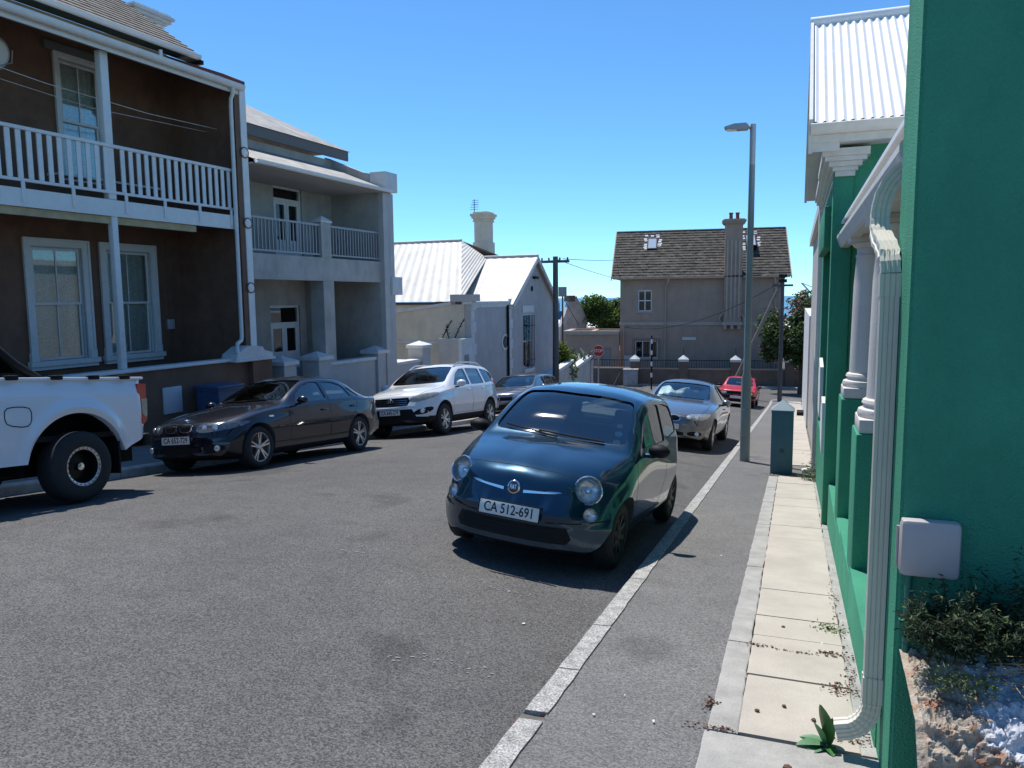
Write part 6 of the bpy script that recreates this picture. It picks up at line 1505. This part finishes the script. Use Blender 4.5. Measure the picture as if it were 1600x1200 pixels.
box('string_course', M_TANT, -4.1, 2.8, -.08, -.001, -.36, -.14, TH); box('string_course', M_TANT, 4.1, 6.7, -.08, -.001, -.36, -.14, TH)
mesh_obj('roof', [(-4.6, -.45, 2.86), (7.1, -.45, 2.86), (7.1, 3.4, 6.25), (-4.6, 3.4, 6.25), (7.1, 7.2, 2.86), (-4.6, 7.2, 2.86)], [(0, 1, 2, 3), (3, 2, 4, 5), (0, 5, 4, 1), (0, 3, 5), (1, 4, 2)], M_TILE, TH)
Vt = Vector((0, 3.85, 3.39)); tile_rows('roof_tiles', M_TILE, (-4.6, -.47, 2.875), (1, 0, 0), Vt.normalized(), 39, 18, .30, Vt.length/18, random.Random(4), TH, .018, .9)
tube('ridge_tiles', M_TILE, [(-4.6, 3.4, 6.27), (7.1, 3.4, 6.27)], .10, TH, 8)
for x, y0, y1 in ((-4.66, -.5, 3.4), (7.11, -.5, 3.4)): prism('barge_board', M_TANT, [(-.5, 2.72), (-.5, 2.9), (3.4, 6.32), (3.4, 6.12)], 'x', x, x+.06, TH)
gutter(TH, -4.5, 2.85, -.52, 2.86, .07, M_TANT); gutter(TH, 4.1, 7.05, -.52, 2.86, .07, M_TANT)
tube('downpipe', M_TANT, [(-.75, -.50, 2.80), (-.78, -.45, 2.62), (-.95, -.1, 2.3), (-.95, -.1, -4.4)], .05, TH, 8); tube('downpipe', M_TANT, [(6.1, -.50, 2.80), (6.2, -.1, 2.4), (6.25, -.1, -4.4)], .05, TH, 8); tube('downpipe', M_TANT, [(-3.8, -.12, -.4), (-3.8, -.12, -4.4)], .045, TH, 8)
box('meter_cabinet', mat('pale_cabinet', (.42, .42, .40), .7), -3.75, -2.95, -.35, -.01, -3.3, -2.45, TH)
M_BLUEW = glass_mat('blue_reflecting_pane', (.18, .22, .38), .03, 1.5, .05)
def twin(s0, s1, z0, z1, nx):
    mb = MB(); mb.box(s0, s0+.07, .05, .13, z0, z1); mb.box(s1-.07, s1, .05, .13, z0, z1); mb.box(s0+.07, s1-.07, .05, .13, z1-.07, z1); mb.box(s0+.07, s1-.07, .05, .13, z0, z0+.07)
    for k in range(1, nx): s = s0+(s1-s0)*k/nx; mb.box(s-.035, s+.035, .05, .13, z0+.07, z1-.07)
    if nx == 2: mb.box(s0+.07, s1-.07, .045, .135, (z0+z1)/2-.035, (z0+z1)/2+.035)
    w_ = mb.build('window', M_WHITE, TH); box('sill', M_TANT, s0-.08, s1+.08, -.09, .04, z0-.10, z0-.002, w_)
    for k in range(nx):
        a = s0+(s1-s0)*k/nx+.035; b = s0+(s1-s0)*(k+1)/nx-.035; box('pane', M_BLUEW, a, b, .088, .094, z0+.06, z1-.06, w_)
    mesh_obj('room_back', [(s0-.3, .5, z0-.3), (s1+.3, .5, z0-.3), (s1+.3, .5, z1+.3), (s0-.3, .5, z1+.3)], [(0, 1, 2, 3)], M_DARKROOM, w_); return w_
twin(-2.82, -1.88, .60, 2.06, 2); w2 = twin(-3.0, -1.45, -2.64, -1.44, 3)
for i in range(16): s = -3.15+1.85*i/15; tube('burglar_bar', M_TRIM, [(s, -.05, -2.7), (s, -.05, -1.25)], .010, w2, 4)
# chimney breast with flutes, cornice and pots
box('chimney_breast', M_TAN, 2.9, 4.02, -.42, -.001, -.12, 5.95, TH)
ch = box('chimney_stack', M_TAN, 2.9, 4.02, -.42, .55, 5.952, 6.30, TH)
for k in range(4): box('chimney_flute', M_TANT, 3.02+.26*k, 3.12+.26*k, -.475, -.421, .15, 5.3, TH)
for e, a, b in ((.06, 6.302, 6.36), (.14, 6.362, 6.46), (.20, 6.462, 6.60), (.1, 6.602, 6.66)): box('chimney_cornice', M_TAN, 2.9-e, 4.02+e, -.42-e, .55+e, a, b, ch)
for s in (3.26, 3.68): lathe('chimney_pot', mat('terracotta', (.22, .05, .035), .8), [(.14, 6.662), (.15, 6.70), (.12, 6.75), (.11, 7.0), (.14, 7.02), (.14, 7.1), (.1, 7.1)], (s, .05, 0), ch, 14)
for s, m_ in ((2.72, 1), (4.12, -1)): tube('scroll_bracket', M_TANT, [(s, -.12, -.1), (s-.1*m_, -.12, .05), (s-.02*m_, -.12, .25), (s+.14*m_, -.12, .42), (s+.16*m_, -.12, .70)], .07, TH, 8)
for s in (3.0, 3.45, 3.9): box('corbel', M_TANT, s-.1, s+.1, -.38, -.001, -.62, -.365, TH)
box('corbel_shelf', M_TANT, 2.8, 4.1, -.46, -.082, -.36, -.125, TH)
def skylight(s0, s1, t0, t1, tilt=0):
    N_ = Vector((0, -3.39, 3.85)).normalized(); U = Vector((1, 0, 0)); V = Vt.normalized(); P = lambda s, t, h: Vector((s, -.45, 2.86))+V*t+N_*h
    mb = MB(); 
    for a, b, c_, d_ in ((s0, s0+.07, t0, t1), (s1-.07, s1, t0, t1), (s0+.07, s1-.07, t0, t0+.07), (s0+.07, s1-.07, t1-.07, t1)):
        q = [P(a, c_, .0), P(b, c_, .0), P(b, d_, .0), P(a, d_, .0)]; hh = [.14 + tilt*(t-t0)/(t1-t0)*0 + tilt*(t1-t)/(t1-t0) for t in (c_, c_, d_, d_)]; mb.add(q+[p+N_*h for p, h in zip(q, hh)], BOXF)
    k = mb.build('skylight', M_TRIM, TH); mesh_obj('pane', [P(s0+.06, t0+.06, .12+tilt), P(s1-.06, t0+.06, .12+tilt), P(s1-.06, t1-.06, .12), P(s0+.06, t1-.06, .12)], [(0, 1, 2, 3)], mat('skylight_pane', (.42, .48, .55), .08, coat=1), k)
    rf = random.Random(9)
    for i in range(18):
        sd_ = rf.choice((0, 1, 2)); 
        if sd_ == 0: s = s0-.22+rf.uniform(-.06, .06); t = rf.uniform(t0, t1)
        elif sd_ == 1: s = s1+.02+rf.uniform(-.04, .10); t = rf.uniform(t0, t1)
        else: s = rf.uniform(s0-.2, s1); t = t1+.05+rf.uniform(0, .25)
        mesh_obj('white_flashing', [P(s, t, .075), P(s+.22, t, .075), P(s+.22, t+.16, .075), P(s, t+.16, .075)], [(0, 1, 2, 3)], M_CAP, k)
skylight(-2.35, -1.65, 3.05, 4.3); skylight(4.35, 5.05, 2.7, 4.4, .35)
# name boards on the wall: blank at this size
for s, z in ((.65, -1.28),): box('street_sign', mat('sign_white', (.6, .6, .58), .6), s-.45, s+.45, -.06, -.03, z-.1, z+.1, TH)
# boundary wall with railings
BW = empty('railed_wall', TO, TA, 'dark tan boundary wall with iron railings and white-capped posts', 'wall')
dB = -2.5; gB = -4.75
M_TAND = mat('dark_tan_wall', (.15, .11, .09), .88, var=.2, vscale=2)
prev = -5.6
for s in (-2.85, .32, 3.62, 6.95, 10.2):
    box('wall_panel', M_TAND, prev, s-.28, dB, dB+.2, gB, -3.18, BW); box('coping', M_TAN, prev, s-.28, dB-.04, dB+.24, -3.178, -3.08, BW)
    r_ = box('rail', M_TRIM, prev, s-.28, dB+.08, dB+.12, -2.60, -2.56, BW); n = int((s-.28-prev)/.16)
    for i in range(n): x = prev+(s-.28-prev)*(i+.5)/n; box('railing_bar', M_TRIM, x-.012, x+.012, dB+.09, dB+.114, -3.078, -2.602, r_)
    box('post', M_TAND, s-.278, s+.278, dB-.1, dB+.36, gB, -2.66, BW); v = boxv(s-.34, s+.34, dB-.16, dB+.42, -2.658, -2.50); v.append((s, dB+.13, -2.22)); fix_normals(mesh_obj('post_cap', v, BOXF[:1]+BOXF[2:]+[(4, 5, 8), (5, 6, 8), (6, 7, 8), (7, 4, 8)], M_CAP, BW)); tube('spike', M_TRIM, [(s, dB+.13, -2.25), (s, dB+.13, -1.75)], .015, BW, 4)
    prev = s+.28
# electricity kiosk
KI = empty('kiosk', tw_(-3.05, -3.3, -4.28), TA, 'grey concrete electrical kiosk before the railed wall', 'kiosk')
M_KI = mat('kiosk_concrete', (.34, .33, .33), .85, var=.25, vscale=5); box('cabinet', M_KI, -.46, .46, -.3, .3, 0, 1.10, KI, .015); box('lid', M_KI, -.50, .50, -.34, .34, 1.102, 1.18, KI, .015); box('door_panel', M_KI, -.4, .4, -.315, -.30, .12, 1.0, KI, .005)
# stop sign
SG = empty('stop_sign', (-10.15, 41.2, gz_left(41.2)), radians(8), 'red octagonal stop sign on a thin post at the junction', 'sign')
tube('post', M_STEELRAIL, [(0, .03, 0), (0, .03, 2.85)], .035, SG, 8)
oc = lambda r: [(r*cos(pi/8+k*pi/4), 2.55+r*sin(pi/8+k*pi/4)) for k in range(8)]
prism('sign_border', M_WHITEW, oc(.325), 'y', -.018, -.008, SG); prism('sign_plate', mat('sign_red', (.42, .02, .018), .5), oc(.305), 'y', -.024, -.0185, SG)
text_mesh('lettering', 'STOP', .235, M_WHITEW, SG, Matrix.Translation((0, -.026, 2.55)) @ Matrix.Rotation(pi/2, 4, 'X'), .001, .88, True)
# slim post with bands near the kiosk
SP = empty('slim_post', (-8.35, 47.6, slope(47.6)-.1), 0, 'slim dark banded post left of the kiosk', 'post'); tube('post', M_TRIM, [(0, 0, 0), (0, 0, 3.4)], .05, SP, 8)
for z in (.8, 1.5, 2.2, 2.9): tube('white_band', M_STICK, [(0, 0, z), (0, 0, z+.28)], .054, SP, 8)
# second street pole with leaning prop and wires
P2 = empty('corner_pole', (-.69, 41.6, slope(41.6)), 0, 'dark pole with leaning timber prop at the far footpath corner', 'pole')
tube('pole', wood('dark_pole', (.07, .075, .08)), [(0, 0, -.1), (0, 0, 6.5)], [.12, .085], P2, 10); box('crossarm', wood('dark_pole'), -.5, .5, -.05, .05, 5.9, 6.0, P2)
tube('timber_prop', wood('grey_prop', (.20, .19, .17)), [(.10, .1, 6.5), (-2.75, 2.2, -.1)], [.075, .12], P2, 8)
for z in (6.35, 6.1): box('pole_bracket', M_TRIM, -.2, .2, -.12, .12, z, z+.16, P2)
def wire(a, b, sag, label):
    a = Vector(a); b = Vector(b); pts = [a.lerp(b, t/14)-Vector((0, 0, sag*4*(t/14)*(1-t/14))) for t in range(15)]
    return tag(tube('overhead_wire', M_TRIM, pts, .014, None, 5), label, 'wire', 'overhead wires')
pt = lw(23.6, -.75, gz_left(lw(23.6).y)+6.35)
wire(pt, tw_(-4.6, 0, 2.95), .05, 'black cable from the utility pole to the tan house eave'); wire(pt+Vector((.3, .1, .0)), tw_(-4.4, 1, 4.2), .05, 'thin upper cable from the utility pole past the tan house gable')
wire((-.69, 41.6, slope(41.6)+6.2), tw_(-3.7, -.1, -.5), .9, 'sagging cable from the corner pole across the tan house wall')
# low flat outbuilding, steps wall, planting on the left corner
OB = empty('flat_outbuilding', TO, TA, 'low flat-roofed tan outbuilding with white parapet beams', 'building')
wall('front_wall', M_TAN, -7.8, -4.06, -4.9, -.98, -.6, -.4, [(-5.3, -4.6, -4.9, -1.9)], OB); box('gate_door', mat('grey_door', (.24, .24, .235), .7), -5.3, -4.6, -.5, -.46, -4.7, -1.9, OB)
box('side_wall', M_TAN, -7.8, -7.6, -.399, 3, -4.9, -.98, OB); box('parapet_beam', M_TANT, -7.95, -4.06, -.75, -.35, -.978, -.72, OB); box('parapet_beam', M_TANT, -7.95, -7.5, -.349, 3, -.978, -.72, OB); box('parapet_beam', M_TANT, -6.1, -5.8, -.349, 3, -.978, -.74, OB); box('parapet_beam', M_TANT, -7.5, -4.06, 2.7, 3, -.978, -.73, OB)
SWL = empty('stepped_wall', (0, 0, 0), 0, 'low white wall with stepped sloping top at the junction corner', 'wall')
M_STEPW = mat('stepped_wall_paint', (.45, .44, .41), .85, var=.15, vscale=2)
for a, b, z0_, z1_ in ((32.2, 36.2, -1.95, -1.55), (36.22, 39.6, -2.0, -1.62)):
    for nm, m_, dz0, dz1, e in (('wall_panel', M_STEPW, -3.0, 0, 0), ('coping', M_CAP, .002, .14, .06)):
        v = [(-10.45-e, a, z0_+dz0), (-10.2+e, a, z0_+dz0), (-10.2+e, b, z1_+dz0), (-10.45-e, b, z1_+dz0), (-10.45-e, a, z0_+dz1), (-10.2+e, a, z0_+dz1), (-10.2+e, b, z1_+dz1), (-10.45-e, b, z1_+dz1)]
        mesh_obj(nm, v, BOXF, m_, SWL)
box('end_post', M_STEPW, -10.5, -10.15, 39.62, 40.0, -5, -1.5, SWL)
# vegetation
M_LF1 = mat('leaf_green', (.10, .165, .035), .6, var=.45, vscale=1.2, island=.35, leafy=.4); M_LF2 = mat('leaf_dark', (.065, .105, .03), .6, var=.5, vscale=1.0, island=.4, leafy=.4); M_LF3 = mat('leaf_lime', (.15, .20, .035), .6, var=.4, vscale=1.5, island=.35, leafy=.4); M_BARK = mat('bark', (.08, .06, .045), .9, var=.3, vscale=8)
M_BLOS = mat('pink_blossom', (.34, .16, .15), .7, var=.3, vscale=6)
def tree(name, label, loc, h, r, n, leaf_m, size, seed, k=16, extra=None, cat='tree'):
    rn = random.Random(seed); t = empty(name, loc, 0, label, cat)
    tr = MB(); v, f = tube_geo([(0, 0, -.3), (.05, 0, h*.3), (0, .05, h*.62)], [.16*r[0]/1.6, .12*r[0]/1.6, .06*r[0]/1.6], 8); tr.add(v, f)
    for i in range(6):
        a = rn.uniform(0, 2*pi); v, f = tube_geo([(0, 0, h*rn.uniform(.25, .5)), (cos(a)*r[0]*.6, sin(a)*r[1]*.6, h*rn.uniform(.55, .85))], [.06, .02], 5); tr.add(v, f)
    tr.build('trunk', M_BARK, t)
    cz = h-r[2]; leaves('crown', leaf_m, clump_points(rn, (0, 0, cz), r, n, k, .3), size, rn, t, .1, .55)
    if extra: leaves('blossom', extra[0], clump_points(rn, (0, 0, cz), [q*1.02 for q in r], extra[1], 9, .9), size*.9, rn, t, .1, .7)
    return t
tree('broadleaf_tree', 'bright green tree behind the flat outbuilding', tw_(-5.7, 6.5, -5.2), 6.85, (2.6, 2.2, 1.9), 13000, M_LF1, .25, 31, 20)
tree('blossom_tree', 'dark flowering tree with pinkish blossom beside the tan house', (.35, 47.5, slope(47)-.3), 5.8, (2.15, 2.0, 2.3), 22000, M_LF2, .22, 32, 22, (M_BLOS, 500)); 
tree('lime_shrub', 'yellow green shrub right behind the stepped wall', (-11.1, 35.6, slope(35)-.2), 3.15, (.95, 1.7, 1.5), 8000, M_LF3, .15, 33, 16, None, 'shrub')
tree('leafy_shrub', 'olive green shrub between utility pole and agave', (-11.2, 38.3, slope(38)-.2), 2.9, (.9, 1.3, 1.2), 4600, M_LF1, .13, 34, 14, None, 'shrub')
AG = empty('agave_plant', (-10.75, 39.2, slope(39)+1.55), 0, 'grey green agave with sword leaves near the stop sign', 'plant'); ra = random.Random(8)
for i in range(44):
    a = ra.uniform(0, 2*pi); e = ra.uniform(.1, 1.3); leaf(AG, mat('agave_leaf', (.10, .15, .10), .6, var=.3), (ra.uniform(-.5, .5), ra.uniform(-.6, .6), ra.uniform(.0, .5)), (cos(a)*cos(e), sin(a)*cos(e), sin(e)), ra.uniform(.6, 1.0), .13, .15, 5)
hb = tree('hedge_shrub', 'dark hedge in the shade behind the railed wall', tw_(8.6, -.6, -4.7), 3.4, (2.2, 1.2, 1.7), 5000, M_LF2, .17, 36, 14, None, 'shrub')
# pale gable end house and grey roof beyond
GB = empty('pale_gable_house', (-16.7, 56, -6), radians(-30), 'whitewashed old gable wall beyond the cottage', 'house')
prism('gable_wall', mat('old_whitewash', (.62, .58, .54), .9, var=.25, vscale=1.5), [(-.2, 0), (-.2, 5.4), (.9, 7.6), (1.5, 7.7), (2.6, 6.0), (2.6, 0)], 'x', -.15, .15, GB); box('chimney_block', M_SLATE, -.3, .3, .6, 1.2, 7.3, 7.75, GB); box('house_body', MATS['old_whitewash'], -6, -.16, 0, 2.5, 0, 5.0, GB)
GA = empty('grey_gable_roof', tw_(-5.2, 22, -6), TA, 'grey roof with dark sloping edge behind the green tree', 'building')
prism('roof_plane', mat('pale_iron_roof', (.36, .35, .34), .6, var=.1), [(0, 5.5), (.9, 9.0), (8, 9.0), (8, 5.5)], 'y', 0, .2, GA); prism('roof_edge', M_SLATE, [(-.15, 5.4), (.05, 5.4), (1.05, 9.3), (.8, 9.4)], 'y', -.2, .25, GA); box('walls', M_COT, .2, 8, .3, 6, 0, 5.5, GA)
PB = empty('box_pole', (-14.8, 50.0, slope(50)-.1), 0, 'rusty thin pole carrying a square grey box', 'pole'); tube('post', mat('rust_pole', (.10, .05, .04), .8), [(0, 0, 0), (0, 0, 5.95)], .055, PB, 8); box('lamp_box', mat('grey_lampbox', (.28, .29, .30), .6), -.24, .24, -.18, .18, 5.95, 6.6, PB, .02); tube('stay', M_TRIM, [(.2, 0, 5.6), (1.0, .5, 4.0)], .02, PB, 5)
WH = empty('warehouse', (-60, 200, slope(200)-1), radians(3), 'long white-roofed warehouse far below near the harbour', 'building')
box('walls', M_WHITEW, -30, 60, 0, 20, 0, 7, WH); prism('roof', M_ROOFR, [(-.8, 7), (10, 9.2), (20.8, 7)], 'x', -31, 61, WH); box('dark_band', M_SLATE, -30.1, 60.1, -.15, -.02, 4.8, 5.6, WH)
RR = empty('red_roof_house', (-19.5, 74, slope(74)-.5), radians(10), 'small house with red tiled roof beyond the outbuilding', 'house')
box('walls', M_COT, -4, 4, 0, 6, 0, 2.2, RR); prism('roof', mat('red_tiles', (.22, .06, .04), .85, var=.3, vscale=3), [(-.4, 2.2), (3, 4.4), (6.4, 2.2)], 'x', -4.4, 4.4, RR)
# harbour: ship and cranes
M_SHIP = mat('ship_blue', (.09, .13, .20), .6); M_SHIPL = mat('ship_pale', (.38, .44, .52), .6)
SHP = empty('cargo_ship', (-420, 1500, -45), radians(-15), 'far blue cargo ship with pale superstructure in the harbour', 'ship')
prism('hull', M_SHIP, [(-75, 2), (-80, 13), (80, 13), (72, 2)], 'y', -12, 12, SHP); box('superstructure', M_SHIPL, -62, -40, -11, 11, 13, 30, SHP); box('deck_cargo', M_SHIP, -35, 60, -11, 11, 13, 19, SHP); tube('funnel', M_SHIP, [(-52, 0, 30), (-52, 0, 38)], 4, SHP, 10)
for x in (-20, 10, 40): tube('deck_crane', M_SHIP, [(x, 0, 13), (x, 0, 30), (x+14, 0, 33)], 1.2, SHP, 6)
def crane(loc, h, rz, label):
    c_ = empty('harbour_crane', loc, rz, label, 'crane', 'harbour cranes')
    for dx in (-6, 6):
        for dy in (-5, 5): tube('leg', M_SHIP, [(dx, dy, 0), (dx*.3, dy*.3, h*.55)], 1., c_, 5)
    box('machine_house', M_SHIP, -5, 5, -4, 4, h*.55, h*.66, c_); tube('jib', M_SHIPL, [(0, 0, h*.62), (-h*.35, 0, h)], .9, c_, 5); tube('stay', M_SHIP, [(3, 0, h*.66), (0, 0, h*.85), (-h*.35, 0, h)], .4, c_, 5)
crane((26, 1000, -46), 62, .2, 'pale harbour crane jib rising right of the tan house'); crane((-330, 1300, -46), 40, 2.9, 'small harbour crane standing left of the ship'); crane((-268, 1300, -46), 44, .1, 'dark harbour crane right of the ship above the trees')
QS = empty('quay_shed', (30, 900, -46), 0, 'dark flat harbour shed seen right of the tan house', 'building'); box('shed', M_SHIP, -30, 60, 0, 40, 0, 26, QS); box('roof', M_SHIPL, -31, 61, -1, 41, 26.1, 28, QS)
tree('far_hedge', 'dark bushes closing the cross street beside the white wall end', (3.2, 49.5, slope(49)-.3), 3.2, (1.6, 1.4, 1.5), 3500, M_LF2, .18, 41, 12, None, 'shrub')
